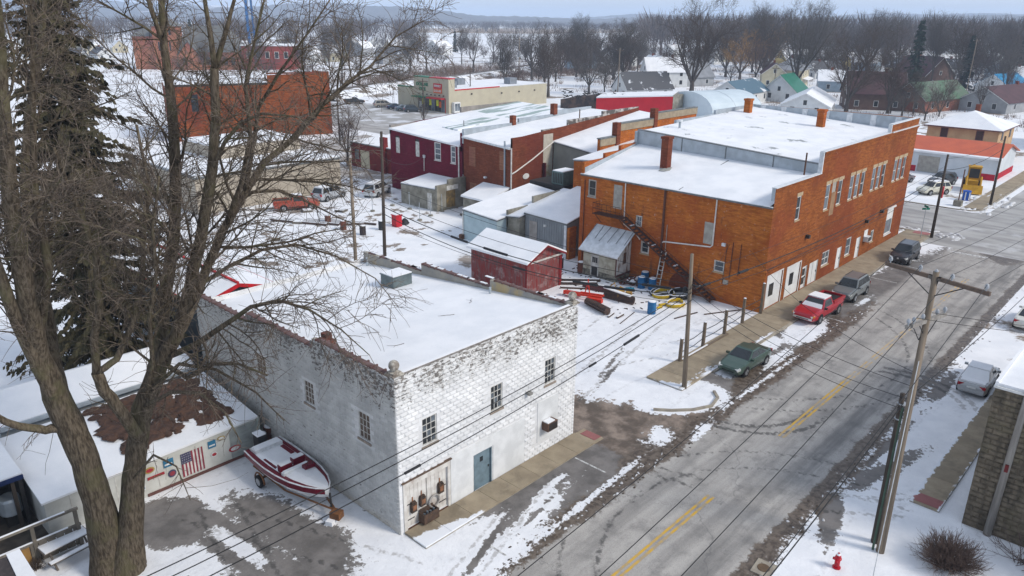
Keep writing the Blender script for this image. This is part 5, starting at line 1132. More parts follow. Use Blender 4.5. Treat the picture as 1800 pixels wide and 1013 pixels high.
# far woods: one mass
def far_wood(n, place, seed, hh, label):
    r = random.Random(seed); b = MB()
    for k in range(n):
        x, y, z0 = place(r); H = hh * r.uniform(.7, 1.25); Rr = H * r.uniform(.25, .42)
        b.tube([(x, y, z0), (x, y, z0 + H * .6)], [.35, .15], 3)
        for q in range(84):
            a = r.uniform(0, 6.28); e = r.uniform(.15, 1.0); rr = Rr * math.sqrt(r.random()); zz = z0 + H * (.3 + .45 * r.random()); L = H * r.uniform(.18, .3)
            c = Vector((x + rr * math.cos(a), y + rr * math.sin(a), zz)); d = Vector((math.cos(a) * .5, math.sin(a) * .5, 1)).normalized() * L; s = rdir(r) * L * .045
            b.poly([c - s, c + s, c + d])
    o = b.build('woodland', WOODM, kind='stuff'); tag(o, label, 'woodland'); o['kind'] = 'stuff'
WOODM = bark('far_wood', (.13, .105, .095), (.08, .068, .066), None, .05)

# ------------------------------------------------------------------ far terrain and woods
def hill(name, pts_fn, nx, ny, m):
    b = MB()
    for j in range(ny):
        for i in range(nx): b.v.append(pts_fn(i / (nx - 1), j / (ny - 1)))
    for j in range(ny - 1):
        for i in range(nx - 1): k = j * nx + i; b.face(k, k + 1, k + nx + 1, k + nx)
    return struct(b.build(name, m, smooth=True))
mh, th, ph = newmat('wooded_hill'); pos, x, y, z = geopos(th)
nz = noise(th, pos, .02, 6, .7); cl = noise(th, vec(th, x * .5, y * .5, z * 6), .004, 4).ss(.60, .63)
th.links.new(mixc(th, cl, mixc(th, nz.ss(.35, .65), (.075, .07, .068), (.115, .105, .10)), (.62, .64, .68)), ph.inputs['Base Color']); ph.inputs['Roughness'].default_value = 1
bump(th, ph, nz, 1.0, 8)
rh_ = random.Random(77)
ph1 = [rh_.uniform(0, 6) for _ in range(8)]
def ridge(u, v, dist, h, f):
    a = R(43 - 50 + 100 * u); d = dist * (1 + .5 * v); base = Vector((-17 + math.cos(a) * d, -22 + math.sin(a) * d, 0))
    prof = .55 + .45 * math.sin(u * 9 * f + ph1[0]) * math.sin(u * 5 * f + ph1[1]) + .10 * math.sin(u * 31 + ph1[2]) + .05 * math.sin(u * 83 + ph1[3])
    base.z = -3 + h * prof * math.sin(math.pi * min(1, v * 1.15 + .02)) + 3 * math.sin(u * 260 + v * 40) * math.sin(u * 417) * (v > .05)
    return base
hill('hills', lambda u, v: ridge(u, v, 2300, 62, 1.0), 420, 16, mh)
hill('hills', lambda u, v: ridge(u + .13, v, 3600, 95, .8), 420, 12, mh)
def place_polar(a0, a1, d0, d1):
    def f(r):
        a = R(r.uniform(a0, a1)); d = r.uniform(d0, d1); return -17 + math.cos(a) * d, -22 + math.sin(a) * d, 0
    return f
far_wood(520, place_polar(3, 34, 480, 900), 1, 24, 'mass of bare woodland on the skyline behind the right-hand houses')
far_wood(380, place_polar(50, 85, 480, 1100), 2, 19, 'mass of bare woodland on the skyline behind the church')
far_wood(330, place_polar(33, 52, 1150, 1500), 3, 15, 'dark belt of bare woodland beyond the open snowy field')
far_wood(150, place_polar(20, 35, 620, 1300), 4, 16, 'bare woodland closing the open snowy field on its right')
# field stubble strip and railway bank
STUB = mat('corn_stubble', (.40, .31, .22), (.30, .23, .165), scale=.05)
sheet('stubble_field', [(699.03,873.94,0.00), (831.45,710.64,0.00), (1085.55,743.10,0.00), (1495.10,982.09,0.00), (1191.75,1115.85,0.00), (932.36,1165.58,0.00)], .05, STUB)
BRUSH = mat('dry_brush', (.21, .145, .11), (.14, .10, .08), scale=.12)
def bank(name, pts, wd, h, m):
    b = MB(); P = [Vector((p[0], p[1], 0)) for p in pts]
    rows = []
    for k, p in enumerate(P):
        d = (P[min(k + 1, len(P) - 1)] - P[max(k - 1, 0)]).normalized(); n_ = Vector((-d.y, d.x, 0))
        rows.append(b.pts([p - n_ * wd, p - n_ * wd * .4 + Vector((0, 0, h)), p + n_ * wd * .4 + Vector((0, 0, h)), p + n_ * wd]))
    for a, c in zip(rows, rows[1:]):
        for j in range(3): b.face(a + j, a + j + 1, c + j + 1, c + j)
    return struct(b.build(name, m, smooth=False))
RB = m_snow('bank_snow', (.16, .13, .10), .10, .25)
bank('railway_bank', [(99.48,158.59,0.00), (131.40,175.75,0.00), (173.17,184.36,0.00), (221.51,201.88,0.00), (265.50,221.11,0.00), (365.09,262.24,0.00), (464.11,291.04,0.00)], 6, 1.6, RB)
bank('railway_track_bed', [(101.12,161.10,0.00), (133.20,178.13,0.00), (175.79,187.20,0.00), (224.55,204.74,0.00), (268.89,224.05,0.00), (369.13,265.26,0.00), (468.41,293.86,0.00)], 1.8, 1.9, mat('ballast', (.13, .11, .10), (.09, .08, .07), scale=.6))
r_ = random.Random(9); b = MB()
def brush(b, x, y, h, n, r):
    for q in range(n):
        a = r.uniform(0, 6.28); L = h * r.uniform(.5, 1.1); p = Vector((x + r.gauss(0, .5), y + r.gauss(0, .5), 0)); d = Vector((math.cos(a) * .45, math.sin(a) * .45, 1)).normalized() * L; s = Vector((-math.sin(a), math.cos(a), 0)) * .05
        b.poly([p - s, p + s, p + d])
for k in range(1500):
    u = r_.random(); P0, P1 = Vector((184.96,184.78,0.00)), Vector((336.11,196.71,0.00)); p = P0.lerp(P1, u) + Vector((r_.gauss(0, 9), r_.gauss(0, 9), 0)); brush(b, p.x, p.y, 1.8, 12, r_)
for k in range(900):
    u = r_.random(); P0, P1 = Vector((140.07,190.33,0.00)), Vector((235.08,228.81,0.00)); p = P0.lerp(P1, u) + Vector((r_.gauss(0, 10), r_.gauss(0, 10), 0)); brush(b, p.x, p.y, 2.6, 12, r_)
o = b.build('brushwood', BRUSH, kind='stuff'); tag(o, 'dry brown brushwood along the railway bank', 'brush'); o['kind'] = 'stuff'
# ------------------------------------------------------------------ houses
HM = {'white': mat('house_white', (.66, .67, .66), (.58, .59, .59), scale=.8), 'cream': mat('house_cream', (.55, .50, .36), (.48, .43, .30), scale=.8), 'yellow': mat('house_yellow', (.55, .42, .16), (.47, .36, .14), scale=.8), 'brown': mat('house_brown', (.14, .085, .065), (.10, .06, .05), scale=.8), 'grey': mat('house_grey', (.34, .35, .36), (.28, .29, .30), scale=.8), 'tan': mat('house_tan', (.50, .34, .19), (.42, .27, .15), scale=.7), 'brick': FADED, 'blue': mat('house_blue', (.30, .38, .45), (.25, .32, .38), scale=.8)}
RM = {'snow': ROOFSNOW, 'dark': mat('roof_dark', (.085, .085, .09), (.60, .62, .65), scale=.5, lo=.60, hi=.66), 'green': mat('roof_green', (.012, .17, .10), (.010, .14, .085), rough=.4, scale=.6), 'palegreen': mat('roof_pale_green', (.085, .155, .095), (.13, .155, .12), scale=.4), 'blue': mat('roof_blue_grey', (.085, .15, .20), (.65, .67, .70), scale=.22, lo=.60, hi=.64), 'tarp': mat('blue_tarp', (.02, .28, .52), (.02, .22, .45), rough=.5, scale=.4), 'maroon': mat('roof_maroon', (.10, .05, .055), (.075, .04, .045), scale=.5), 'grey': mat('roof_grey', (.26, .27, .29), (.20, .21, .22), scale=.5), 'orange': mat('roof_orange', (.55, .11, .035), (.48, .09, .03), rough=.45, scale=.6)}
def house(name, label, p, rz, L, W, eave, rise, wm, rm, hip=False, chim=True, wins=3, cat='house', group=None, gable_win=True, over=.4, storeys=1, trim=None, porch=False):
    """ridge along local x; origin at plan centre"""
    t = thing(name, (0, 0, 0), label, cat, group); hl, hw = L / 2, W / 2; b = MB()
    b.prism([(-hl, -hw), (hl, -hw), (hl, hw), (-hl, hw)], 0, eave)
    if not hip: b.extr([(-hl, -hw, eave), (-hl, hw, eave), (-hl, 0, eave + rise)], (L, 0, 0))
    b.build('wall', wm, t)
    sl = rise / hw; ez = eave - over * sl
    if hip:
        b = MB(); r0 = max(0.5, hl - hw); i = b.pts([(-hl - over, -hw - over, eave), (hl + over, -hw - over, eave), (hl + over, hw + over, eave), (-hl - over, hw + over, eave), (-r0, 0, eave + rise), (r0, 0, eave + rise)])
        for f in ((0, 1, 5, 4), (1, 2, 5), (2, 3, 4, 5), (3, 0, 4), (3, 2, 1, 0)): b.face(*[i + k for k in f])
        b.build('roof', rm, t)
        b = MB().box((-hl - over, -hw - over, eave - .18), (hl + over, hw + over, eave - .004)); b.build('eaves', trim or WHITEOLD, t)
    else:
        for s in (-1, 1):
            b = MB(); b.extr([(-hl - over, s * (hw + over), ez), (-hl - over, 0, eave + rise + .02), (-hl - over, 0, eave + rise + .20), (-hl - over, s * (hw + over), ez + .18)], (L + 2 * over, 0, 0)); b.build('roof', rm, t)
        for s in (-1, 1):
            b = MB(); xx = s * (hl + over + .01)
            for q in (-1, 1): b.extr([(xx, q * (hw + over), ez - .12), (xx, 0, eave + rise - .10), (xx, 0, eave + rise + .1), (xx, q * (hw + over), ez + .08)], (.05 * s, 0, 0))
            b.build('bargeboard', trim or WHITE, t)
    def win(F, u, z, ww=.95, hh=1.35):
        b = MB(); fbox(b, F, u - ww / 2 - .1, u + ww / 2 + .1, .0, .04, z - .1, z + hh + .1); w_ = b.build('window', trim or WHITE, t); g = MB(); fbox(g, F, u - ww / 2, u + ww / 2, .04, .055, z, z + hh); g.build('pane', GLASS, w_)
    for s in range(storeys):
        zz = .95 + s * 2.7
        for F, LL in ((Face((0, -hw, 0), (1, 0, 0), (0, -1, 0)), L), (Face((0, hw, 0), (-1, 0, 0), (0, 1, 0)), L)):
            for k in range(wins): win(F, -LL / 2 + LL * (k + .5) / wins, zz)
        for F in (Face((-hl, 0, 0), (0, -1, 0), (-1, 0, 0)), Face((hl, 0, 0), (0, 1, 0), (1, 0, 0))):
            for k in range(2): win(F, -W / 2 + W * (k + .5) / 2, zz)
    if gable_win and not hip and rise > 2:
        for F in (Face((-hl, 0, 0), (0, -1, 0), (-1, 0, 0)), Face((hl, 0, 0), (0, 1, 0), (1, 0, 0))): win(F, 0, eave + .2, .8, min(1.2, rise * .4))
    if chim: b = MB().box((L * .15, -.35, eave), (L * .15 + .7, .35, eave + rise + .9)); b.build('chimney', BROWNB, t)
    if porch: b = MB().prism([(-hl * .8, -hw - 2), (hl * .8, -hw - 2), (hl * .8, -hw - .02), (-hl * .8, -hw - .02)], [2.3, 2.3, 2.8, 2.8], [2.45, 2.45, 2.95, 2.95]); b.build('porch_roof', ROOFSNOW, t); [MB().box((q - .08, -hw - 1.9, 0), (q + .08, -hw - 1.74, 2.3)).build('porch_post', WHITE, t) for q in (-hl * .75, 0, hl * .75)]
    t.location = (p[0], p[1], 0); t.rotation_euler = (0, 0, rz); return t
H_ = house
H_('gable_house', 'white house with dark roof and light gable behind the burnt-out building', (174.32,105.32,-0.00), R(-25), 15, 9, 3.0, 4.2, HM['white'], RM['dark'], chim=False)
H_('tall_house', 'tall narrow white gabled house with pointed gable window, partly behind bare trees', (213.15,122.80,0.00), R(-40), 14, 8, 5.2, 4.2, HM['white'], ROOFSNOW, storeys=2)
H_('grey_roof_house', 'house with a wide grey-green roof under the big bare tree', (222.50,120.90,0.00), R(-25), 17, 12, 3.2, 5.0, HM['grey'], RM['grey'], chim=False)
H_('blue_roof_house', 'white house with blue-grey metal roof patched with snow beside the curved white roof', (184.55,79.59,0.00), R(5), 19, 9, 3.1, 2.9, HM['white'], RM['blue'], chim=False)
H_('green_roof_house', 'white gabled house with a bright green metal roof', (200.36,73.87,0.00), R(8), 12, 10, 2.8, 4.4, HM['white'], RM['green'], chim=False)
H_('cream_house', 'cream two-storey house with grey hip roof and snowy porch', (252.02,96.04,0.00), R(15), 16, 11, 5.6, 3.6, HM['cream'], RM['grey'], hip=True, storeys=2, porch=True)
H_('cream_gable_house', 'small cream house with brown roof left of the cream two-storey house', (242.87,97.66,0.00), R(30), 10, 8, 4.6, 3.2, HM['cream'], RM['maroon'], storeys=1)
H_('yellow_house', 'small bright yellow gabled house far behind the cream house', (350.91,138.76,0.00), R(-30), 14, 9, 4.5, 4.0, HM['yellow'], ROOFSNOW, storeys=1)
H_('yellow_house', 'pale yellow house half hidden behind bare branches in the far middle of the neighbourhood', (351.50,112.51,0.00), R(5), 18, 10, 4.5, 3.5, HM['yellow'], ROOFSNOW)
H_('long_low_house', 'long low white house with snowy roof just behind the orange brick roof', (176.04,56.45,0.00), R(18), 24, 11, 2.6, 2.8, HM['white'], ROOFSNOW, chim=False)
H_('brown_house', 'dark brown gabled house with white window trim behind bare trees', (197.92,48.79,0.00), R(-60), 14, 11, 4.2, 5.0, HM['brown'], RM['maroon'], trim=WHITE)
H_('pale_green_roof_house', 'long house with pale green mansard roof and white eaves behind brown bare trees', (207.00,37.11,-0.00), R(-14), 21, 9.5, 3.2, 3.8, HM['brick'], RM['palegreen'], chim=False)
H_('maroon_roof_house', 'dark house with maroon roof and white gable trim above the pale green roof', (290.59,63.55,0.00), R(60), 16, 13, 4, 6, HM['brown'], RM['maroon'])
H_('tarp_roof_house', 'house with a bright blue tarpaulin on its roof', (274.69,34.59,0.00), R(-12), 15, 10, 2.8, 3.4, HM['white'], RM['tarp'], chim=False)
H_('brown_roof_house', 'long low house with brown roof at the right edge above the tan hip-roofed house', (222.79,22.97,0.00), R(-12), 26, 12, 2.8, 3.4, HM['grey'], RM['maroon'], chim=True)
H_('blue_grey_house', 'pale blue-grey house below far bare trees at the right', (340.76,48.93,0.00), R(5), 15, 10, 4.6, 3.2, HM['blue'], ROOFSNOW, storeys=1)
H_('white_far_house', 'small white gabled house high on the right beside the tall pale utility pole', (504.59,98.29,0.00), R(-60), 14, 10, 5.0, 5.0, HM['white'], ROOFSNOW, storeys=2)
H_('tan_hip_house', 'tan two-storey house with snowy hip roof and orange chimney behind the orange-roofed garage', (131.6, 9.8), R(0), 11, 10.6, 5.4, 2.3, HM['tan'], ROOFSNOW, hip=True, storeys=2, wins=2, trim=mat('purple_trim', (.14, .07, .08), scale=2), over=.6)
H_('white_gable_house', 'white clapboard gable house at the right edge beyond the tan house', (158, -2.0), R(10), 15, 10, 5.0, 4.4, HM['white'], ROOFSNOW, storeys=2)
H_('far_white_house', 'far white house with pale snowy roof beside bare trees left of the field', (303.30,339.82,0.00), R(20), 16, 10, 4.2, 4.0, HM['white'], ROOFSNOW)
H_('far_tan_house', 'far tan cottage left of the small round evergreen', (297.72,371.21,0.00), R(-10), 16, 10, 4.2, 4.0, HM['cream'], ROOFSNOW)
rr_ = random.Random(31)
spots = [(1180, 100), (1240, 112), (1420, 97), (1530, 104), (1640, 112), (1690, 120), (1745, 118), (1780, 122), (1660, 96), (1580, 98), (1500, 96), (1450, 112), (1090, 125), (1060, 118), (1720, 95), (1610, 118)]
G3 = {}
SPW = [(400.56,237.11,0.00), (351.03,185.46,0.00), (499.84,194.37,0.00), (479.97,147.21,0.00), (456.75,105.82,0.00), (411.80,80.49,0.00), (447.82,74.99,0.00), (424.21,60.18,0.00), (596.23,137.44,0.00), (546.80,152.06,0.00), (536.95,178.40,0.00), (405.14,144.70,0.00), (290.56,196.35,0.00), (342.25,218.38,0.00), (630.71,124.14,0.00), (413.30,101.63,0.00)]
for k, p in enumerate(SPW): H_('snowy_house', 'small snow-roofed house among bare trees in the far right neighbourhood', p, rr_.uniform(0, 3), rr_.uniform(10, 15), rr_.uniform(7, 10), rr_.uniform(2.8, 5), rr_.uniform(2.5, 3.8), rr_.choice((HM['white'], HM['grey'], HM['cream'], HM['white'])), ROOFSNOW, group='far houses on the right', wins=2)
LPW = [(143.08,458.74,0.00), (171.01,595.72,0.00), (220.62,637.48,0.00), (96.96,388.11,0.00), (224.30,403.01,0.00), (204.49,340.04,0.00), (237.08,368.88,0.00), (288.09,407.33,0.00), (337.11,572.45,0.00), (224.42,430.07,0.00)]
for k, p in enumerate(LPW): H_('snowy_house', 'small snow-roofed house among bare trees in the far left neighbourhood', p, rr_.uniform(0, 3), rr_.uniform(10, 15), rr_.uniform(7, 10), rr_.uniform(2.8, 5), rr_.uniform(2.5, 3.8), rr_.choice((HM['white'], HM['grey'], HM['cream'], HM['white'])), ROOFSNOW, group='far houses on the left', wins=2)
# orange-roofed garage at the corner
g = thing('tyre_garage', (110, 2, 0), 'long white garage with a bright orange metal roof beyond the crossing', 'garage')
gp = [(110.5, 1.2), (116.5, 14.6)]
GA, GB = Vector((110.4, .8, 0)), Vector((110.4, 14.0, 0)); gu = (GB - GA).normalized(); gn = Vector((gu.y, -gu.x, 0)); LG = 20.0; WG = 11
def gpt(u, d, z): p = GA + gu * u + gn * d; return (p.x, p.y, z)
b = MB(); b.prism([gpt(0, 0, 0)[:2], gpt(0, WG, 0)[:2], gpt(LG, WG, 0)[:2], gpt(LG, 0, 0)[:2]], 0, 3.2); b.extr([gpt(0, 0, 3.2), gpt(0, WG, 3.2), gpt(0, WG / 2, 4.6)], gu * LG); b.build('wall', mat('garage_white', (.62, .66, .69), (.54, .58, .61), scale=.6), g)
for s in (0, 1):
    d0 = -.5 if s == 0 else WG + .5; b = MB(); b.extr([gpt(-.4, d0, 3.10), gpt(-.4, WG / 2, 4.65), gpt(-.4, WG / 2, 4.8), gpt(-.4, d0, 3.25)], gu * (LG + .8)); b.build('roof', RM['orange'], g)
b = MB(); b.extr([gpt(-.45, -.55, 3.02), gpt(-.45, -.55, 3.27), gpt(-.45, -.1, 3.40), gpt(-.45, -.1, 3.15)], gu * (LG + .9)); b.build('eave_snow', ROOFSNOW, g)
GFc = Face(GA, gu, -gn); GEc = Face(GA, gn, -gu)
panel(GFc, g, 'roller_door', 7.6, 10.6, .1, 2.5, BOARD, .0, .05); REDP = mat('red_paint', (.42, .012, .03), scale=2)
for k in range(5): panel(GFc, g, 'door_slat', 7.65, 10.55, .2 + k * .46, .62 + k * .46, BOARD, .05, .07)
for k in range(5): panel(GFc, g, 'siding_course', .1, 7.4, .95 + k * .42, 1.33 + k * .42, MATS['garage_white'], .0, .03)
panel(GFc, g, 'red_base', .05, 3.0, .0, .9, REDP, .0, .04); panel(GEc, g, 'red_base', .05, WG, .0, .9, REDP, .0, .04); panel(GFc, g, 'red_base', 10.8, 14, .0, .9, REDP, .0, .04); panel(GFc, g, 'red_sign', 11.6, 13.2, 1.2, 2.2, REDP, .0, .08)
# quonset, red wall shed, burnt shell
q = thing('curved_roof_hall', (152, 68, 0), 'hall with a white curved sheet-metal roof behind the large orange building', 'building')
b = MB(); A0 = Vector((143.5, 68.5, 0)); u_ = Vector((.94, -.34, 0)); n_ = Vector((.34, .94, 0)); prof = [(math.cos(math.pi * k / 12) * 8.5, math.sin(math.pi * k / 12) * 4.2) for k in range(13)]
ol = [tuple(A0 + n_ * (p[0] + 4) + Vector((0, 0, 1.6 + p[1]))) for p in prof]; ol = [tuple(A0 + n_ * 12.5)] + ol + [tuple(A0 - n_ * 4.5)]
b.extr(ol, u_ * 15); b.build('shell', mat('pale_sheet_roof', (.58, .66, .70), (.52, .60, .64), rough=.5, scale=.4), q); b = MB(); b.extr([tuple(Vector(p) + u_ * 15.01) for p in ol], u_ * .15); b.build('end_wall', GREYF, q)
MB().extr([tuple(Vector(p) * 1.0 + u_ * 7 + Vector((0, 0, .04))) for p in ol], u_ * .1).build('sheet_seam', GREYF, q)
rw = thing('red_wall_building', (139, 82, 0), 'long building with a bright red side wall and snowy roof beyond the row of roofs', 'building')
a_, c_ = Vector((133.5, 91.0, 0)), Vector((141.2, 74.5, 0)); uu = (c_ - a_).normalized(); nn = Vector((-uu.y, uu.x, 0))
b = MB(); b.prism([tuple(a_)[:2], tuple(c_)[:2], tuple(c_ + nn * 9)[:2], tuple(a_ + nn * 9)[:2]], 0, [3.6, 4.7, 4.9, 3.9]); b.build('wall', mat('bright_red_wall', (.52, .012, .022), (.46, .010, .02), scale=.4), rw)
b = MB(); b.prism([tuple(a_ - nn * .1)[:2], tuple(c_ - nn * .1)[:2], tuple(c_ + nn * 9)[:2], tuple(a_ + nn * 9)[:2]], [3.61, 4.71, 4.91, 3.91], [3.9, 5.0, 5.2, 4.2]); b.build('roof', ROOFSNOW, rw)
b = MB(); b.prism([tuple(c_ + uu * .05)[:2], tuple(c_ + uu * 2.0 + nn * 3)[:2], tuple(c_ + uu * 2 + nn * 10)[:2], tuple(c_ + uu * .05 + nn * 8)[:2]], 0, 5.0); b.build('block_end', CB, rw)
bs = thing('burnt_building', (125, 100, 0), 'burnt-out long brown building shell with charred roof edge beyond the row of roofs', 'building')
BUR = mat('charred_brick', (.13, .085, .065), (.05, .042, .04), scale=.5, lo=.4, hi=.6); a_, c_ = Vector((135.93,104.21,0.00)), Vector((141.03,83.26,0.00)); uu = (c_ - a_).normalized(); nn = Vector((-uu.y, uu.x, 0)); LL = (c_ - a_).length
for k in range(9): 
    b = MB(); p0, p1 = a_ + uu * LL * k / 9, a_ + uu * LL * (k + .97) / 9; h0 = (2.2, 2.6, 3.0, 3.4, 3.9, 4.0, 4.1, 4.1, 3.6)[k]; b.prism([tuple(p0)[:2], tuple(p1)[:2], tuple(p1 + nn * 8)[:2], tuple(p0 + nn * 8)[:2]], 0, [h0, h0 + .3, h0 + .3, h0]); b.build('wall_bay', BUR, bs)
b = MB(); r9 = random.Random(4)
for k in range(60): p = a_ + uu * LL * r9.random() + nn * r9.uniform(-.3, 1.0); b.obox((p.x, p.y, r9.uniform(2.6, 4.4)), r9.uniform(.8, 2.6), .15, .2, r9.uniform(0, 3), r9.uniform(-.5, .5))
b.build('charred_timber', DARK, bs, kind='stuff')
# ------------------------------------------------------------------ the cream store
st = thing('cream_store', (106.5, 114, 0), 'flat-roofed cream discount store with green and red lettering on its raised front', 'store')
CRM = mat('store_cream', (.46, .42, .31), (.42, .38, .285), scale=.5); SX, SY0, SY1, SX2 = 106.8, 114.2, 133.6, 142.0
HZ = 5.2
b = MB().prism([(SX, SY0), (SX2, SY0), (SX2, SY1), (SX, SY1)], 0, HZ); b.build('wall', CRM, st); MB().box((SX + .3, SY0 + .3, HZ + .002), (SX2 - .2, SY1 - .2, HZ + .14)).build('roof', ROOFSNOW, st)
SFc = fx(SX - .35); FR0, FR1, FH = SY0 - .1, SY0 + 12.6, 7.9
MB().box((SX - .35, FR0, 0.0), (SX + 1.6, FR1, FH)).build('raised_front', CRM, st)
GRN = mat('sign_green', (.0, .16, .07), (.0, .14, .06), rough=.4, scale=2); SRED = mat('sign_red', (.50, .012, .02), (.45, .01, .02), rough=.4, scale=2); SORG = mat('sign_orange', (.62, .13, .03), (.56, .11, .025), rough=.4, scale=2)
ym = FR0 + 6.9
MB().box((SX - .42, ym, FH + .002), (SX + 1.7, FR1 + .05, FH + .22)).build('green_trim', GRN, st); MB().box((SX - .42, FR0 - .05, FH + .002), (SX + 1.7, ym - .01, FH + .22)).build('red_trim', SRED, st)
MB().box((SX - .05, FR1 + .1, HZ + .002), (SX + .3, SY1 + .05, HZ + .28)).build('green_trim', GRN, st); MB().box((SX + 1.7, SY0 - .06, HZ + .002), (SX + 17, SY0 + .2, HZ + .24)).build('red_trim', SRED, st); MB().box((SX + 17, SY0 - .06, HZ + .002), (SX2 + .05, SY0 + .2, HZ + .12)).build('pale_trim', METALW, st)
def lettering(txt, loc, size, m, par, rot):
    cu = bpy.data.curves.new('lettering', 'FONT'); cu.body = txt; cu.size = size; cu.extrude = .05; cu.align_x = 'CENTER'; cu.align_y = 'CENTER'; cu.offset = .018 * size
    tmp = bpy.data.objects.new('tmp', cu); col.objects.link(tmp); bpy.context.view_layer.update(); me = bpy.data.meshes.new_from_object(tmp.evaluated_get(bpy.context.evaluated_depsgraph_get())); bpy.data.objects.remove(tmp); me.materials.clear(); me.materials.append(m); o = bpy.data.objects.new('lettering', me); col.objects.link(o); o.parent = par; o.location = Vector(loc) - WO[par.name]; o.rotation_euler = rot; return o
ROT = (R(90), 0, R(-90))
lettering('DOLLAR', (SX - .42, ym + 2.6, 6.25), 1.15, GRN, st, ROT); lettering('TREE', (SX - .42, ym + 2.6, 5.1), 1.15, GRN, st, ROT)
MB().box((SX - .47, FR0 + 2.3, 5.55), (SX - .36, FR0 + 5.3, 6.75)).build('sign_panel', SRED, st); MB().box((SX - .47, FR0 + 2.3, 4.5), (SX - .36, FR0 + 5.3, 5.54)).build('sign_panel', SORG, st)
lettering('FAMILY', (SX - .50, FR0 + 3.8, 6.15), .72, WHITE, st, ROT); lettering('DOLLAR', (SX - .50, FR0 + 3.8, 5.0), .66, WHITE, st, ROT)
MB().box((SX - 1.6, ym, 3.2), (SX - .36, FR1 - .4, 3.5)).build('green_canopy', GRN, st); MB().box((SX - 1.6, FR0 + 1.2, 3.2), (SX - .36, ym - .02, 3.5)).build('red_canopy', SRED, st)
for k in range(8):
    y0 = FR0 + 1.5 + k * 1.22; b = MB(); fbox(b, SFc, y0, y0 + 1.1, .0, .05, .2, 3.1); pn = b.build('shopfront_pane', GLASS if k % 3 else GLASSB, st)
for y0, z0, m in ((FR0 + 8.9, 1.5, mat('poster_yellow', (.62, .66, .04), scale=2)), (FR0 + 6.2, 1.5, MATS['poster_yellow']), (FR0 + 3.6, 1.5, MATS['poster_yellow']), (FR0 + 9.9, .8, WHITE), (FR0 + 2.6, 1.2, SORG)): panel(SFc, st, 'poster', y0, y0 + .8, z0, z0 + 1.4, m, .05, .08)
MB().box((SX - .42, FR0 + 1.1, 0), (SX - .33, FR0 + 1.3, 3.2)).build('red_post', SRED, st)
for k in range(7): panel(SFc, st, 'gooseneck_lamp', FR0 + 1.6 + k * 1.5, FR0 + 1.8 + k * 1.5, 3.9, 4.1, DARK, .0, .4)
SS = fy(SY0)
for u, z in ((SX + 7, 4.0), (SX + 17.5, 3.6), (SX + 24, 3.6), (SX + 30, 3.6)): panel(SS, st, 'wall_lamp', u, u + .35, z, z + .3, DARK, .0, .25)
panel(SS, st, 'ice_freezer', SX + .6, SX + 2.6, .2, 2.6, WHITE, .05, 1.0); panel(SS, st, 'freezer_door', SX + .8, SX + 1.6, .6, 2.3, GLASSB, 1.0, 1.03); panel(SS, st, 'freezer_door', SX + 1.7, SX + 2.4, .6, 2.3, GLASSB, 1.0, 1.03)
for x, y in ((SX + 4, SY0 + 4.5), (SX + 12, SY0 + 10), (SX + 24, SY0 + 3)): MB().box((x, y, HZ + .14), (x + 2.6, y + 2.2, HZ + 1.7)).build('roof_unit', mat('roof_unit_grey', (.22, .24, .27), (.17, .19, .21), scale=1.5), st)
LOT = mat('lot_asphalt', (.34, .33, .315), (.60, .61, .63), scale=.25, lo=.48, hi=.62)
sheet('store_lot', [(84, 100), (106, 108), (106, 165), (80, 165)], .02, LOT)
# ------------------------------------------------------------------ church, long orange building, buildings left of centre
ch = thing('orange_church', (118, 300, 0), 'orange brick church with square tower and grey roofs far on the left', 'church')
CHB = brick_mat('church_brick', (.46, .19, .095), (.36, .135, .07), (.42, .2, .12), stain=.4); RD = brick_mat('church_red_brick', (.36, .07, .045), (.30, .055, .04), (.3, .1, .07), stain=.15); CR = mat('church_roof', (.15, .15, .14), (.11, .11, .105), scale=.3)
cu_ = Vector((.74, -.67, 0)); cn_ = Vector((-.67, -.74, 0)); C0 = Vector((112, 312, 0))
def cpt(u, d, z): p = C0 + cu_ * u - cn_ * d; return (p.x, p.y, z)
def cbox(u0, u1, d0, d1, z0, z1, nm, m): b = MB(); b.prism([cpt(u0, d0, 0)[:2], cpt(u1, d0, 0)[:2], cpt(u1, d1, 0)[:2], cpt(u0, d1, 0)[:2]], z0, z1); return b.build(nm, m, ch)
CF = Face(C0, cu_, cn_)
cbox(9, 18, 0, 9, 0, 17, 'tower', CHB); b = MB(); i = b.pts([cpt(8.5, -.5, 17), cpt(18.5, -.5, 17), cpt(18.5, 9.5, 17), cpt(8.5, 9.5, 17), cpt(13.5, 4.5, 21)]); [b.face(*[i + j for j in f]) for f in ((0, 1, 4), (1, 2, 4), (2, 3, 4), (3, 0, 4))]; b.build('tower_roof', CR, ch)
for k in range(4): panel(CF, ch, 'belfry_opening', 11 + k * 1.5, 11.9 + k * 1.5, 13.6, 15.8, DARK, .0, .05)
for u in (10.8, 15.2): panel(CF, ch, 'tower_window', u, u + .6, 7.5, 11, DARK, .0, .05)
cbox(0, 8.9, 2, 14, 0, 13, 'turret', CHB); b = MB(); i = b.pts([cpt(-.5, 1.5, 13), cpt(9.2, 1.5, 13), cpt(9.2, 14.5, 13), cpt(-.5, 14.5, 13), cpt(4.5, 8, 17)]); [b.face(*[i + j for j in f]) for f in ((0, 1, 4), (1, 2, 4), (2, 3, 4), (3, 0, 4))]; b.build('turret_roof', CR, ch)
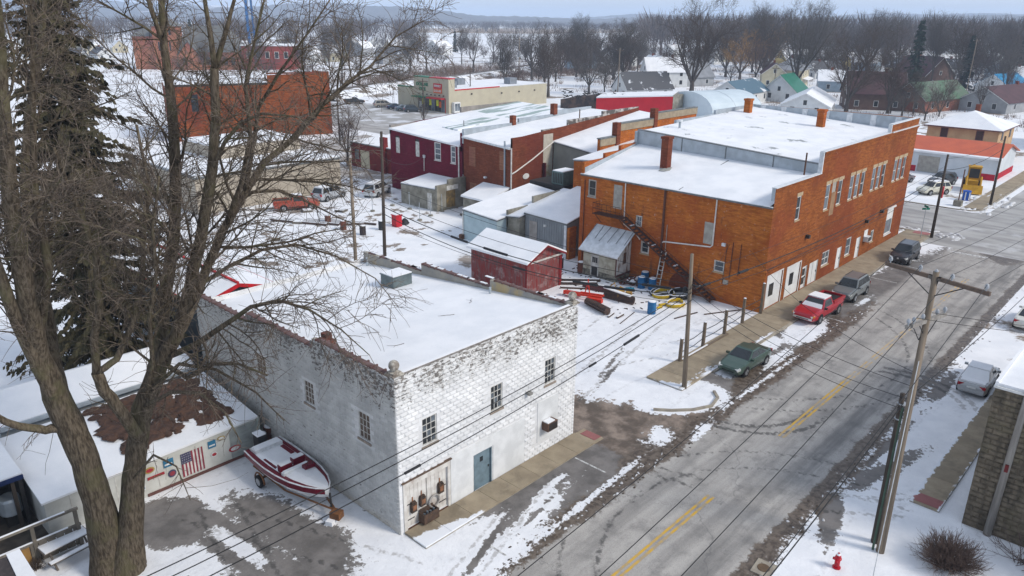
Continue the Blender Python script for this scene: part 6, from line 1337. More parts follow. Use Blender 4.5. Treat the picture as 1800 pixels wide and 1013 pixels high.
cbox(18.1, 42, 1, 20, 0, 7, 'nave', CHB); b = MB(); i = b.pts([cpt(18.1, .4, 7), cpt(42.5, .4, 7), cpt(42.5, 20.5, 7), cpt(18.1, 20.5, 7), cpt(20, 10, 17), cpt(36, 10, 17.5)]); [b.face(*[i + j for j in f]) for f in ((0, 1, 5, 4), (1, 2, 5), (2, 3, 4, 5), (3, 0, 4))]; b.build('nave_roof', CR, ch)
b = MB(); b.extr([cpt(19, -2, 0), cpt(27, -2, 0), cpt(27, -2, 6), cpt(23, -2, 11), cpt(19, -2, 6)], -cn_ * 8); b.build('transept', CHB, ch); b = MB(); b.extr([cpt(18.5, -2.3, 5.8), cpt(23, -2.3, 11.3), cpt(27.5, -2.3, 5.8), cpt(27.5, -2.3, 6.2), cpt(23, -2.3, 11.8), cpt(18.5, -2.3, 6.2)], -cn_ * 9); b.build('transept_roof', CR, ch)
for u in (20.6, 29, 32.5, 36, 39): panel(CF, ch, 'church_window', u, u + 1.6, 2, 5, DARK, 2.0 if u < 27 else -.95, 2.05 if u < 27 else -.9)
cbox(43, 64, 3, 18, 0, 9.5, 'parish_wing', RD); cbox(42.7, 64.3, 2.7, 18.3, 9.5, 10, 'wing_roof', ROOFSNOW)
for k in range(5): w_ = panel(CF, ch, 'wing_window', 45 + k * 3.8, 46.8 + k * 3.8, 4.5, 7.3, WHITEOLD, -3.0, -2.9); panel(CF, w_, 'pane', 45.2 + k * 3.8, 46.6 + k * 3.8, 4.7, 7.1, GLASS, -2.9, -2.85)
# long orange brick building
lo_ = thing('long_orange_building', (42, 115, 0), 'wide orange brick building with a bare end wall and thinly snowed roof', 'building')
a_, c_ = Vector((41.0, 116.0, 0)), Vector((68.0, 105.5, 0)); uu = (c_ - a_).normalized(); nn = Vector((-uu.y, uu.x, 0)); LL = (c_ - a_).length
LOB = brick_mat('deep_orange_brick', (.36, .10, .024), (.20, .05, .018), (.24, .08, .03), stain=.85)
OF = Face(a_, uu, -nn); b = MB(); b.poly([OF.P(0, 0, 0), OF.P(LL, 0, 0), OF.P(LL, 0, 11.6), OF.P(17.5, 0, 11.3), OF.P(17.5, 0, 9.9), OF.P(0, 0, 9.6)]); b.poly([OF.P(LL, 0, 0), OF.P(LL, -16, 0), OF.P(LL, -16, 11), OF.P(LL, 0, 11.6)]); b.poly([OF.P(0, -16, 0), OF.P(0, 0, 0), OF.P(0, 0, 9.6), OF.P(0, -16, 9.6)]); b.build('wall', LOB, lo_)
b = MB(); b.poly([OF.P(.2, -.3, 9.3), OF.P(17.5, -.3, 9.5), OF.P(17.5, -16, 9.5), OF.P(.2, -16, 9.3)]); b.poly([OF.P(17.5, -.3, 10.9), OF.P(LL - .2, -.3, 10.9), OF.P(LL - .2, -16, 10.6), OF.P(17.5, -16, 10.6)]); b.build('roof', ROOFBARE, lo_)
panel(OF, lo_, 'coping', 0, 17.5, 9.62, 9.95, DARK, -.3, .05); panel(OF, lo_, 'coping', 17.5, LL, 11.45, 11.72, BROWNB, -.3, .05)
panel(OF, lo_, 'window', 4.0, 5.2, 5.2, 8.2, GLASS, .0, .04); panel(OF, lo_, 'bricked_window', 11.5, 12.9, 5.5, 8, BROWNB, .0, .03)
tn = thing('low_tan_building', (20, 61.5, 0), 'low tan block building with flat snowy roofs behind the twigs of the big tree', 'building')
TAN = mat('tan_block', (.42, .37, .295), (.35, .305, .24), scale=.7)
MB().prism([(20, 61.5), (39.5, 61.5), (39.5, 80), (20, 80)], 0, 4.2).build('wall', TAN, tn); MB().prism([(19.8, 61.3), (39.7, 61.3), (39.7, 80.2), (19.8, 80.2)], 4.203, 4.35).build('roof_edge', GUTTER, tn); MB().prism([(20.1, 61.6), (39.4, 61.6), (39.4, 79.9), (20.1, 79.9)], 4.352, 4.48).build('roof', ROOFSNOW, tn)
MB().prism([(27, 70), (39, 70), (39, 79), (27, 79)], 4.481, 6.0).build('upper_block', TAN, tn); MB().prism([(26.8, 69.8), (39.2, 69.8), (39.2, 79.2), (26.8, 79.2)], 6.003, 6.2).build('upper_roof', ROOFSNOW, tn)
bt_ = thing('blue_water_tower', (217.68,407.55,0.00), 'slim blue tower leg standing on the horizon left of centre', 'tower')
P0 = Vector((217.68,407.55,0.00)); BLU = mat('tower_blue', (.02, .13, .34), (.015, .1, .28), scale=.5)
for dx, dy in ((-2, 0), (2, 0), (0, 2.4)): MB().tube([P0 + Vector((dx, dy, 0)), P0 + Vector((dx * .8, dy * .8, 45))], .55, 6).build('leg', BLU, bt_)
for z in (12, 24, 36): MB().tube([P0 + Vector((-1.9, 0, z)), P0 + Vector((1.9, 0, z))], .2, 5).build('brace', BLU, bt_)
MB().lathe(P0 + Vector((0, .6, 45)), [(1, 0), (5, 1.5), (6, 4), (6, 7), (4, 9.5), (.3, 10.5)], 14).build('tank', BLU, bt_)

BACKST = mat('back_street', (.33, .30, .27), (.56, .56, .56), scale=.35, lo=.45, hi=.62, dirt=(.20, .16, .13, .6))
sheet('back_street', [(24, 90), (66, 82), (70, 90), (72, 100), (30, 104), (22, 100)], .006, BACKST)
sheet('back_alley', [(46, 60), (50.5, 59), (50.5, 78), (62, 84), (58, 88), (44, 80)], .010, BACKST)
MUDDY = m_snow('muddy_yard_snow', (.22, .18, .145), .07, .35)
sheet('back_yard', [(22.5, 34), (40, 34), (50, 59), (50, 86), (24, 90), (8, 62), (8, 40)], .005, MUDDY)
EXR = [(269.60,163.49,0.00), (310.78,169.96,0.00), (379.22,191.03,0.00), (373.86,168.27,0.00), (315.10,118.19,0.00), (295.23,101.43,0.00), (242.61,75.26,0.00), (345.66,102.80,0.00), (417.10,116.64,-0.00), (333.27,82.23,0.00), (374.97,79.40,0.00), (332.00,63.61,0.00), (381.48,64.90,0.00), (320.99,37.95,0.00), (262.00,197.77,0.00), (319.09,222.25,0.00), (787.85,193.52,0.00), (672.86,205.38,0.00), (631.72,231.60,0.00), (499.67,214.06,0.00), (612.68,105.95,0.00), (501.23,244.27,0.00)]
for k, p in enumerate(EXR): H_('snowy_house', 'small snow-roofed house among bare trees in the far right neighbourhood', p, rr_.uniform(0, 3), rr_.uniform(9, 15), rr_.uniform(7, 10), rr_.uniform(2.8, 5), rr_.uniform(2.5, 3.8), rr_.choice((HM['white'], HM['grey'], HM['cream'], HM['white'], HM['brown'], HM['blue'])), rr_.choice((ROOFSNOW, ROOFSNOW, RM['dark'], RM['grey'])), group='far houses on the right', wins=2)
EXL = [(96.92,336.22,0.00), (129.24,394.88,0.00), (118.92,436.71,0.00), (114.46,478.37,0.00), (165.64,469.53,0.00), (168.31,290.70,0.00), (190.09,306.71,0.00), (211.76,314.91,0.00), (250.32,343.58,0.00), (334.89,445.00,0.00), (319.58,479.97,0.00), (222.29,282.45,0.00)]
for k, p in enumerate(EXL): H_('snowy_house', 'small snow-roofed house among bare trees in the far left neighbourhood', p, rr_.uniform(0, 3), rr_.uniform(9, 15), rr_.uniform(7, 10), rr_.uniform(2.8, 5), rr_.uniform(2.5, 3.8), rr_.choice((HM['white'], HM['grey'], HM['cream'], HM['white'])), rr_.choice((ROOFSNOW, ROOFSNOW, RM['dark'])), group='far houses on the left', wins=2)
# hedges and fences of the neighbourhoods: one loose mass of low brush
b = MB(); r_ = random.Random(19)
for k in range(1900):
    x_, y_ = (r_.uniform(165, 420), r_.uniform(-20, 160)) if k % 5 < 3 else (r_.uniform(70, 300), r_.uniform(150, 400))
    if not free(x_, y_): continue
    a = r_.choice((.35, 1.9)) + r_.gauss(0, .1)
    for j in range(3): brush(b, x_ + math.cos(a) * j * 1.6, y_ + math.sin(a) * j * 1.6, 1.5, 7, r_)
o = b.build('hedge_brush', BRUSH, kind='stuff'); tag(o, 'low brown hedges and brush between the far houses', 'brush'); o['kind'] = 'stuff'

# ------------------------------------------------------------------ vehicles
TYRE = mat('tyre_rubber', (.018, .018, .018), rough=.85, scale=8); RIMM = mat('wheel_rim', (.42, .43, .44), (.32, .33, .34), rough=.35, metal=.6, scale=6); BLACKP = mat('black_plastic', (.02, .02, .022), rough=.6, scale=6)
CARGL = mat('car_glass', (.022, .028, .032), (.014, .018, .02), rough=.08, spec=.6, scale=1); LAMP = mat('headlamp', (.60, .62, .60), (.45, .47, .46), rough=.15, scale=6); TAIL = mat('tail_lamp', (.35, .01, .015), rough=.25, scale=6); CHROME = mat('bumper_metal', (.58, .59, .60), rough=.3, metal=.6, scale=3); AMBER = mat('amber_lamp', (.55, .18, .02), rough=.3, scale=6)
def paint(name, c, dirt=.35):
    m, t, p = newmat(name); pos, x, y, z = geopos(t)
    cc = mixc(t, (noise(t, pos, 3, 5, .6).ss(.35, .75) * z.ss(1.1, .2)) * dirt, c, (.22, .20, .18)); t.links.new(cc, p.inputs['Base Color']); p.inputs['Roughness'].default_value = .30; p.inputs['Metallic'].default_value = .15; p.inputs['Coat Weight'].default_value = .4; MATS[name] = m; return m
def loft(secs):
    b = MB(); rows = [b.pts(s) for s in secs]; n = len(secs[0])
    for a, c in zip(rows, rows[1:]):
        for j in range(n): b.face(a + j, a + (j + 1) % n, c + (j + 1) % n, c + j)
    b.face(*[rows[0] + j for j in reversed(range(n))]); b.face(*[rows[-1] + j for j in range(n)]); return b
def car(name, label, loc, rz, pm, kind='sedan', snow=(), cat='car', group=None):
    """front toward local +x; built about the wheelbase centre"""
    t = thing(name, (0, 0, 0), label, cat, group)
    if kind == 'sedan': L, W, H, zb, wb, wr, prof = 4.45, 1.72, 1.43, .20, 2.62, .31, [(2.22, .42, .60), (2.12, .25, .72), (1.55, .22, .86), (.95, .20, .95), (-.2, .20, .97), (-1.45, .20, .98), (-1.95, .22, .97), (-2.18, .30, .88), (-2.23, .42, .72)]; gh = (1.0, .30, -.72, -1.55, .94)
    elif kind == 'suv': L, W, H, zb, wb, wr, prof = 4.45, 1.80, 1.70, .26, 2.58, .35, [(2.22, .48, .72), (2.12, .32, .88), (1.50, .28, 1.02), (1.0, .26, 1.07), (-.2, .26, 1.09), (-1.5, .26, 1.10), (-2.05, .28, 1.08), (-2.18, .36, 1.0), (-2.22, .46, .85)]; gh = (1.05, .45, -1.72, -2.10, 1.05)
    elif kind == 'van': L, W, H, zb, wb, wr, prof = 4.8, 1.92, 1.75, .25, 2.9, .33, [(2.4, .45, .75), (2.3, .3, .9), (1.85, .26, 1.02), (1.3, .25, 1.08), (0, .25, 1.1), (-1.6, .25, 1.1), (-2.2, .26, 1.1), (-2.36, .34, 1.0), (-2.4, .45, .85)]; gh = (1.6, .75, -1.95, -2.3, 1.05)
    else: L, W, H, zb, wb, wr, prof = 5.3, 1.92, 1.72, .32, 3.1, .37, [(2.65, .50, .78), (2.55, .38, .92), (1.9, .34, 1.06), (1.35, .32, 1.10), (0, .32, 1.10), (-1.3, .32, 1.12), (-2.3, .34, 1.12), (-2.6, .40, 1.12), (-2.64, .5, 1.05)]; gh = (1.25, .65, -.45, -.62, 1.06)
    hw = W / 2; secs = []
    for x, bz, tz in prof:
        e = abs(x) / (L / 2); k = 1 - .16 * max(0, e - .72) / .28
        w_ = hw * k; secs.append([(x, -w_ * .90, bz), (x, w_ * .90, bz), (x, w_, bz + .14), (x, w_, tz - .22), (x, w_ * .955, tz - .05), (x, w_ * .80, tz), (x, -w_ * .80, tz), (x, -w_ * .955, tz - .05), (x, -w_, tz - .22), (x, -w_, bz + .14)])
    body = loft(secs).build('body', pm, t, smooth=False)
    xa, xb, xc, xd, zb2 = gh; wb_, wt = hw * .92, hw * .70
    g = MB(); zt = H
    i = g.pts([(xa, -wb_, zb2), (xa, wb_, zb2), (xb, wt, zt - .06), (xb, -wt, zt - .06), (xd, -wb_, zb2), (xd, wb_, zb2), (xc, wt, zt - .05), (xc, -wt, zt - .05), (xb - .12, wt * .93, zt), (xb - .12, -wt * .93, zt), (xc + .12, wt * .93, zt), (xc + .12, -wt * .93, zt)])
    for f in ((0, 1, 2, 3), (5, 4, 7, 6), (3, 2, 8, 9), (9, 8, 10, 11), (11, 10, 6, 7), (1, 5, 6, 10, 8, 2), (4, 0, 3, 9, 11, 7)): g.face(*[i + k for k in f])
    g.build('cabin', pm, t)
    def qd(nm, a, c, d, e, m, off=.012, par=t):
        A, C_, D, E = map(Vector, (a, c, d, e)); nn = (C_ - A).cross(E - A).normalized(); b = MB(); j = b.pts([p + nn * off for p in (A, C_, D, E)] + [p - nn * .02 for p in (A, C_, D, E)]); 
        for f in ((0, 1, 2, 3), (4, 7, 6, 5), (0, 4, 5, 1), (1, 5, 6, 2), (2, 6, 7, 3), (3, 7, 4, 0)): b.face(*[j + k for k in f])
        return b.build(nm, m, par)
    lp = lambda a, c, f: Vector(a).lerp(Vector(c), f)
    A, B_, C_, D = Vector((xa, -wb_, zb2)), Vector((xa, wb_, zb2)), Vector((xb, wt, zt - .06)), Vector((xb, -wt, zt - .06))
    def inset(q4, u0, u1, v0, v1): a, c, d, e = map(Vector, q4); P = lambda u, v: a.lerp(c, u).lerp(e.lerp(d, u), v); return P(u0, v0), P(u1, v0), P(u1, v1), P(u0, v1)
    qd('windscreen', *inset((A, B_, C_, D), .05, .95, .06, .95), CARGL)
    Rr = [Vector((xd, wb_, zb2)), Vector((xd, -wb_, zb2)), Vector((xc, -wt, zt - .05)), Vector((xc, wt, zt - .05))]; qd('rear_window', *inset(Rr, .07, .93, .10, .92), CARGL)
    for s in (1, -1):
        q4 = [Vector((xd, s * wb_, zb2)), Vector((xa, s * wb_, zb2)), Vector((xb, s * wt, zt - .06)), Vector((xc, s * wt, zt - .05))]
        if s > 0: q4 = [q4[1], q4[0], q4[3], q4[2]]
        cuts = ((.08, .52), (.56, .93)) if kind != 'suv' and kind != 'van' else ((.06, .36), (.39, .66), (.69, .95))
        if kind == 'truck': cuts = ((.12, .90),)
        for u0, u1 in cuts: qd('side_window', *inset(q4, u0 if s < 0 else u0, u1, .10, .90), CARGL)
        for x_ in ([.1, -.95] if kind != 'truck' else [.3]): b = MB().box((x_ - .12, s * hw - .01, zb2 - .20), (x_ + .06, s * (hw + .02), zb2 - .16)); b.build('door_handle', BLACKP if kind == 'suv' else pm, t)
        b = MB().obox((xa - .25, s * (hw + .06), zb2 + .06), .14, .20, .14); b.build('mirror', pm if kind != 'truck' else BLACKP, t)
        b = MB().box((-wb / 2 + wr + .15, s * (hw - .015), zb + .12), (wb / 2 - wr - .15, s * (hw + .012), zb + .20)); b.build('side_trim', BLACKP, t)
        for x_ in (wb / 2 + .02, -wb / 2):
            b = MB(); b.tube([(x_, s * (hw - .20), wr + .02), (x_, s * (hw + .004), wr + .02)], wr + .07, 20); b.build('wheel_arch', BLACKP, t)
            b = MB(); b.tube([(x_, s * (hw - .19), wr), (x_, s * (hw + .018), wr)], wr, 20); w_ = b.build('wheel', TYRE, t)
            b = MB(); b.tube([(x_, s * (hw + .0181), wr), (x_, s * (hw + .028), wr)], wr * .62, 14); b.build('rim', RIMM, w_)
            for k in range(5): a = k * 1.2566; b = MB().obox((x_ + math.cos(a) * wr * .33, s * (hw + .03), wr + math.sin(a) * wr * .33), wr * .5, .012, .05, 0, -a); b.build('spoke', BLACKP if k % 2 else RIMM, w_)
        x0, bz, tz = prof[0]; b = MB(); k0 = hw * .55
        b = MB().obox((L / 2 - .17, s * hw * .66, tz + (.03 if kind != 'truck' else -.02)), .30, hw * .42, .15, s * -.42, .25); b.build('headlight', LAMP, t)
        if kind == 'truck': MB().obox((L / 2 - .12, s * hw * .86, tz), .2, .1, .14, s * -.3).build('indicator', AMBER, t)
        b = MB().obox((-L / 2 + .06, s * hw * .68, prof[-2][2] - .10), .12, hw * .42, .17 if kind == 'sedan' else .3, s * .2); b.build('tail_light', TAIL, t)
    x0, bz, tz = prof[0]
    MB().obox((L / 2 - .06, 0, tz - .04), .1, hw * .8, .10).build('grille', BLACKP, t)
    MB().obox((L / 2 - .03, 0, bz + .05), .12, W * .78, .16).build('front_bumper', CHROME if kind == 'truck' else pm, t); MB().obox((L / 2 + .022, 0, bz + .03), .02, W * .5, .07).build('air_dam', BLACKP, t)
    MB().obox((-L / 2 + .02, 0, bz + .10), .12, W * .80, .18).build('rear_bumper', CHROME if kind == 'truck' else pm, t); MB().obox((-L / 2 - .03, 0, prof[-1][2] - .02), .03, .5, .12).build('number_plate', WHITE, t)
    if kind == 'truck':
        MB().box((-2.5, -hw * .78, 1.115), (-.75, hw * .78, 1.16)).build('bed', BLACKP, t)
        for s in (-1, 1): MB().box((-2.6, s * hw * .80, 1.10), (-.66, s * hw * .95, 1.30)).build('bed_side', pm, t)
        MB().box((-2.64, -hw * .9, 1.1), (-2.55, hw * .9, 1.3)).build('tailgate', pm, t)
    if kind in ('suv', 'van'):
        for s in (-1, 1): MB().tube([(xb - .2, s * wt * .9, zt + .05), (xc + .15, s * wt * .9, zt + .05)], .022, 5).build('roof_rail', BLACKP, t)
        MB().tube([(L / 2 - .06, 0, tz - .04), (L / 2 + .0, 0, tz - .04)], .09, 10).build('badge', CHROME, t)
    for sn in snow:
        b = MB()
        if sn == 'hood': i = b.pts([(L / 2 - .35, -hw * .72, prof[1][2] + .035), (xa - .05, -hw * .72, zb2 + .05), (xa - .05, hw * .72, zb2 + .05), (L / 2 - .35, hw * .72, prof[1][2] + .035), (L / 2 - .35, -hw * .72, prof[1][2]), (xa - .05, -hw * .72, zb2 - .06), (xa - .05, hw * .72, zb2 - .06), (L / 2 - .35, hw * .72, prof[1][2])]); [b.face(*[i + k for k in f]) for f in ((3, 2, 1, 0), (0, 1, 5, 4), (1, 2, 6, 5), (2, 3, 7, 6), (3, 0, 4, 7))]
        elif sn == 'screen': qq = inset((A, B_, C_, D), .06, .94, .0, .45); qd('snow_cover', *qq, ROOFSNOW, .05); continue
        elif sn == 'roof': b.box((xc - .02, -wt * .97, zt - .03), (xb + .02, wt * .97, zt + .05))
        elif sn == 'boot': b.box((-L / 2 + .15, -hw * .78, prof[-3][2] - .06), (xd, hw * .78, prof[-3][2] + .05))
        elif sn == 'rear': qq = inset(Rr, .02, .98, .0, .98); qd('snow_cover', *qq, ROOFSNOW, .05); continue
        b.build('snow_cover', ROOFSNOW, t)
    t.location = loc; t.rotation_euler = (0, 0, rz); return t
car('parked_car', 'green four-door sedan parked at the kerb near the wooden pole', (26.95, -2.72, .012), R(178), paint('green_paint', (.045, .085, .065)), 'sedan')
car('pickup_truck', 'red pickup truck with a snow-covered bonnet parked beside the orange brick building', (39.5, -2.45, .012), R(177), paint('red_paint', (.40, .008, .022)), 'truck', ('hood', 'screen', 'roof'), 'truck')
car('parked_suv', 'silver-grey compact sport utility car parked behind the red pickup', (45.95, -2.55, .012), R(180), paint('silver_paint', (.17, .19, .195)), 'suv')
car('parked_suv', 'black sport utility car parked near the street corner', (59.9, -2.5, .012), R(181), paint('black_paint', (.018, .02, .026)), 'suv')
car('parked_car', 'silver sedan covered in snow parked beside the stone block building', (34.8, -14.7, .012), R(2), paint('pale_silver', (.40, .41, .41)), 'sedan', ('roof', 'boot', 'rear', 'hood'))
car('parked_car', 'white sedan at the right edge parked across the road from the red pickup', (49.3, -14.9, .012), R(0), paint('white_car_paint', (.68, .67, .60)), 'sedan')
car('parked_suv', 'white sport utility car parked in front of the orange-roofed garage', (94.6, 4.6, .012), R(150), paint('white_suv_paint', (.66, .64, .52)), 'suv', ('roof',))
car('parked_car', 'grey sedan in front of the garage roller door', (99.5, 10.4, .012), R(160), paint('mauve_paint', (.17, .15, .16)), 'sedan', ('hood',))
car('parked_suv', 'black sport utility car between the white car and the yellow digger', (102.2, 5.6, .012), R(160), paint('black_paint2', (.015, .016, .022)), 'suv', ('hood',))
for k, (p, kd, c, lab) in enumerate((((102.5, 146.5), 'truck', (.02, .022, .024), 'black pickup at the far side of the store lot'), ((103.4, 135.5), 'van', (.30, .27, .23), 'tan van parked before the store front'), ((103.0, 130.0), 'sedan', (.012, .03, .07), 'dark blue sedan parked before the store front'), ((102.6, 126.2), 'sedan', (.06, .10, .14), 'blue-grey sedan parked nearest the store doors'), ((102.2, 122.4), 'suv', (.025, .04, .055), 'dark blue sport utility car parked nearest the store corner'))):
    car('parked_car', lab, (*p, .024), R(-28 + 6 * (k % 2)), paint('lot_paint_%d' % k, c, .2), kd, cat='car')
car('parked_car', 'white car partly hidden behind the wooden poles left of the maroon building', (41.2, 56.0, .012), R(25), paint('van_white', (.55, .58, .60)), 'van', ('roof',))
car('parked_car', 'silver van parked with its side to the low tan building', (35.5, 58.3, .012), R(15), paint('van_silver', (.42, .45, .48)), 'van', ('roof',))
car('old_truck', 'old orange-red truck with a snowy bonnet rusting behind the big tree twigs', (29.6, 56.4, .012), R(-25), paint('rusty_truck', (.34, .055, .025)), 'truck', ('hood', 'roof'), 'truck')
car('parked_car', 'dark green car under the bare tree by the low red building', (66, 88, .012), R(70), paint('dkgreen_paint', (.02, .06, .05)), 'sedan', ('roof', 'hood'))
# ------------------------------------------------------------------ digger
dg = thing('yellow_digger', (0, 0, 0), 'yellow wheeled loader parked by the garage beyond the crossing', 'digger'); YP = mat('digger_yellow', (.55, .30, .02), (.42, .22, .02), scale=2)
MB().box((-1.6, -.6, .9), (1.9, .6, 1.6)).build('chassis', YP, dg); MB().box((-.7, -.75, 1.6), (.7, .75, 3.2)).build('cab', YP, dg); MB().box((-.8, -.82, 3.2), (.8, .82, 3.32)).build('cab_roof', YP, dg)
for s in (-1, 1):
    MB().box((-.55, s * .752, 1.9), (.55, s * .77, 3.05)).build('cab_window', GLASS, dg); MB().tube([(.6, s * .85, 1.5), (2.0, s * .85, 2.2), (2.9, s * .85, .9)], .13, 4).build('loader_arm', YP, dg)
    for x_, r in ((-1.1, .75), (1.35, .5)):
        w_ = MB(); w_.tube([(x_, s * .65, r), (x_, s * 1.05, r)], r, 16); w2 = w_.build('wheel', TYRE, dg); w_ = MB(); w_.tube([(x_, s * 1.051, r), (x_, s * 1.08, r)], r * .5, 12); w_.build('rim', YP, w2)
for s in (-1, 1): MB().box((s * .4, -.5, 1.9), (s * .701, .5, 3.05)).build('cab_window', GLASS, dg) if s < 0 else MB().box((.701, -.6, 1.8), (.72, .6, 3.05)).build('cab_window', GLASS, dg)
b = MB(); b.extr([(2.7, -1.15, .2), (3.6, -1.15, .15), (3.3, -1.15, .5), (2.9, -1.15, 1.2)], (0, 2.3, 0)); b.build('bucket', YP, dg); MB().tube([(-1.6, 0, 1.4), (-2.8, 0, 3.0), (-3.6, 0, 1.6), (-3.3, 0, .6)], .16, 5).build('rear_boom', YP, dg)
dg.location = (101.0, 1.6, .01); dg.rotation_euler = (0, 0, R(195))
bn = thing('striped_bin', (93.54,0.41,0.00), 'blue and white striped litter bin by the crossing', 'bin'); P = Vector((93.54,0.41,0.00)); SB = mat('bin_blue', (.02, .10, .42), scale=3); MB().cyl(P, .42, 1.25, 14, .5).build('body', SB, bn)
for k in range(6): a = k * 1.047; MB().obox((P.x + math.cos(a) * .47, P.y + math.sin(a) * .47, .65), .02, .13, 1.1, a).build('stripe', WHITE, bn)
sp = thing('rusty_sign_post', (89.22,0.25,0.00), 'rusty post set in a concrete block by the crossing', 'post'); P = Vector((89.22,0.25,0.00)); MB().box((P.x - .45, P.y - .45, 0), (P.x + .45, P.y + .45, .7)).build('concrete_base', CB, sp); MB().tube([P + Vector((0, 0, .7)), P + Vector((0, 0, 4.6))], .07, 6).build('post', RUST, sp)
# ------------------------------------------------------------------ boat on its trailer
bo = thing('motor_boat', (-1.35, 6.6, 0), 'white and maroon motor boat full of snow beside the white building', 'boat'); BW = mat('boat_white', (.68, .69, .69), rough=.3, scale=3); BMR = mat('boat_maroon', (.15, .008, .022), (.12, .006, .018), rough=.3, scale=4)
st_ = [(-2.95, .98, .62, 1.28), (-2.0, 1.04, .55, 1.24), (-1.0, 1.06, .5, 1.22), (0, 1.02, .48, 1.24), (1.0, .90, .50, 1.28), (1.9, .66, .58, 1.34), (2.5, .38, .74, 1.38), (2.85, .12, .95, 1.40)]
S = []
for s, w_, k, z in st_: S.append([(0, s, k), (w_ * .75, s, k + .18), (w_, s, k + .42), (w_ * 1.0, s, z), (w_ * .88, s, z + .02), (-w_ * .88, s, z + .02), (-w_, s, z), (-w_, s, k + .42), (-w_ * .75, s, k + .18)])
bx, by = -1.35, 6.45
def bl_(s): return [(bx + p[0] * 1.0, by - p[1], p[2]) for p in s]
loft([bl_(s) for s in S]).build('hull', BW, bo)
for s in (-1, 1):
    b = MB(); rows = [b.pts([(bx + s * (w_ * 1.0 + .012), by - y_, z - .26), (bx + s * (w_ * 1.0 + .012), by - y_, z - .02), (bx + s * w_ * .9, by - y_, z + .035), (bx + s * w_ * .74, by - y_, z + .035)]) for y_, w_, k, z in st_]
    for a, c in zip(rows, rows[1:]):
        for j in range(3): b.face(a + j, a + j + 1, c + j + 1, c + j)
    b.build('maroon_side', BMR, bo)
    b = MB(); b.tube([(bx + s * w_, by - y_, z + .04) for y_, w_, k, z in st_], .035, 5); b.build('gunwale', BW, bo)
b = MB(); b.poly([(bx + s * w_ * .72, by - y_, z + .028) for s, seq in ((1, st_), (-1, st_[::-1])) for y_, w_, k, z in seq]); b.build('snow_in_boat', ROOFSNOW, bo)
for (x_, y_, sx, sy, z, h, m, nm) in ((-.35, -.2, .62, .30, 1.28, .34, BMR, 'seat'), (.42, -.05, .62, .30, 1.28, .34, BMR, 'seat'), (0, .15, 1.55, .28, 1.27, .12, BMR, 'seat_base'), (-.45, .62, .55, .3, 1.27, .24, BMR, 'console'), (.1, .35, 1.4, .22, 1.27, .16, BW, 'seat_cushion'), (0, -2.5, 1.5, .5, 1.27, .18, BW, 'stern_deck'), (.25, 1.1, .28, .95, 1.29, .05, BMR, 'deck_hatch'), (.62, -1.0, .2, 1.1, 1.26, .06, BMR, 'side_pad'), (-.62, -1.6, .2, 1.0, 1.26, .06, BMR, 'side_pad')):
    b = MB().obox((bx - x_, by - y_, z + h / 2), sx, sy, h, 0); b.build(nm, m, bo)
    if nm in ('seat', 'stern_deck', 'seat_cushion'): MB().obox((bx - x_, by - y_, z + h + .025), sx * .9, sy * .85, .05).build('snow_cap', ROOFSNOW, bo)
b = MB().tube([(bx + .45 + .16 * math.cos(k * .628), by - .75, 1.62 + .16 * math.sin(k * .628)) for k in range(11)], .015, 5); b.build('steering_wheel', DARK, bo)
MB().box((bx - .2, by + 2.95, .7), (bx + .2, by + 3.45, 1.75)).build('outboard_motor', BLACKP, bo); MB().box((bx - .22, by + 2.93, 1.751), (bx + .22, by + 3.47, 1.82)).build('motor_snow', ROOFSNOW, bo)
tr_ = thing('boat_trailer', (-1.35, 6.6, 0), 'rusty boat trailer under the maroon and white boat', 'trailer'); TRU = mat('trailer_rust', (.20, .085, .03), (.13, .06, .03), scale=5)
for s in (-1, 1):
    MB().tube([(bx + s * .75, by + 2.6, .5), (bx + s * .75, by - .4, .48), (bx + s * .06, by - 3.2, .5)], .06, 4).build('frame_rail', TRU, tr_)
    w_ = MB(); w_.tube([(bx + s * 1.0, by + 1.4, .33), (bx + s * 1.2, by + 1.4, .33)], .33, 18); w2 = w_.build('wheel', TYRE, tr_); w_ = MB(); w_.tube([(bx + s * 1.201, by + 1.4, .33), (bx + s * 1.22, by + 1.4, .33)], .19, 12); w_.build('rim', RIMM, w2)
    b = MB(); b.tube([(bx + s * 1.1, by + 1.4 + .45 * math.cos(a), .33 + .45 * math.sin(a)) for a in [math.pi * k / 8 for k in range(9)]], .05, 4); b.build('mudguard', TRU, tr_)
MB().tube([(bx, by - 3.0, .5), (bx, by - 3.7, .45)], .07, 4).build('drawbar', TRU, tr_); MB().tube([(bx, by - 3.1, .5), (bx, by - 3.05, 1.25)], .05, 5).build('winch_post', DARK, tr_); MB().obox((bx - .05, by - 3.55, .38), .42, .5, .34, .4).build('coupler_block', TRU, tr_); MB().obox((bx - .3, by - 3.5, .12), .5, .35, .22, .4).build('block_snow', ROOFSNOW, tr_)
MB().box((bx - .95, by + 1.35, .42), (bx + .95, by + 1.45, .5)).build('axle', TRU, tr_)
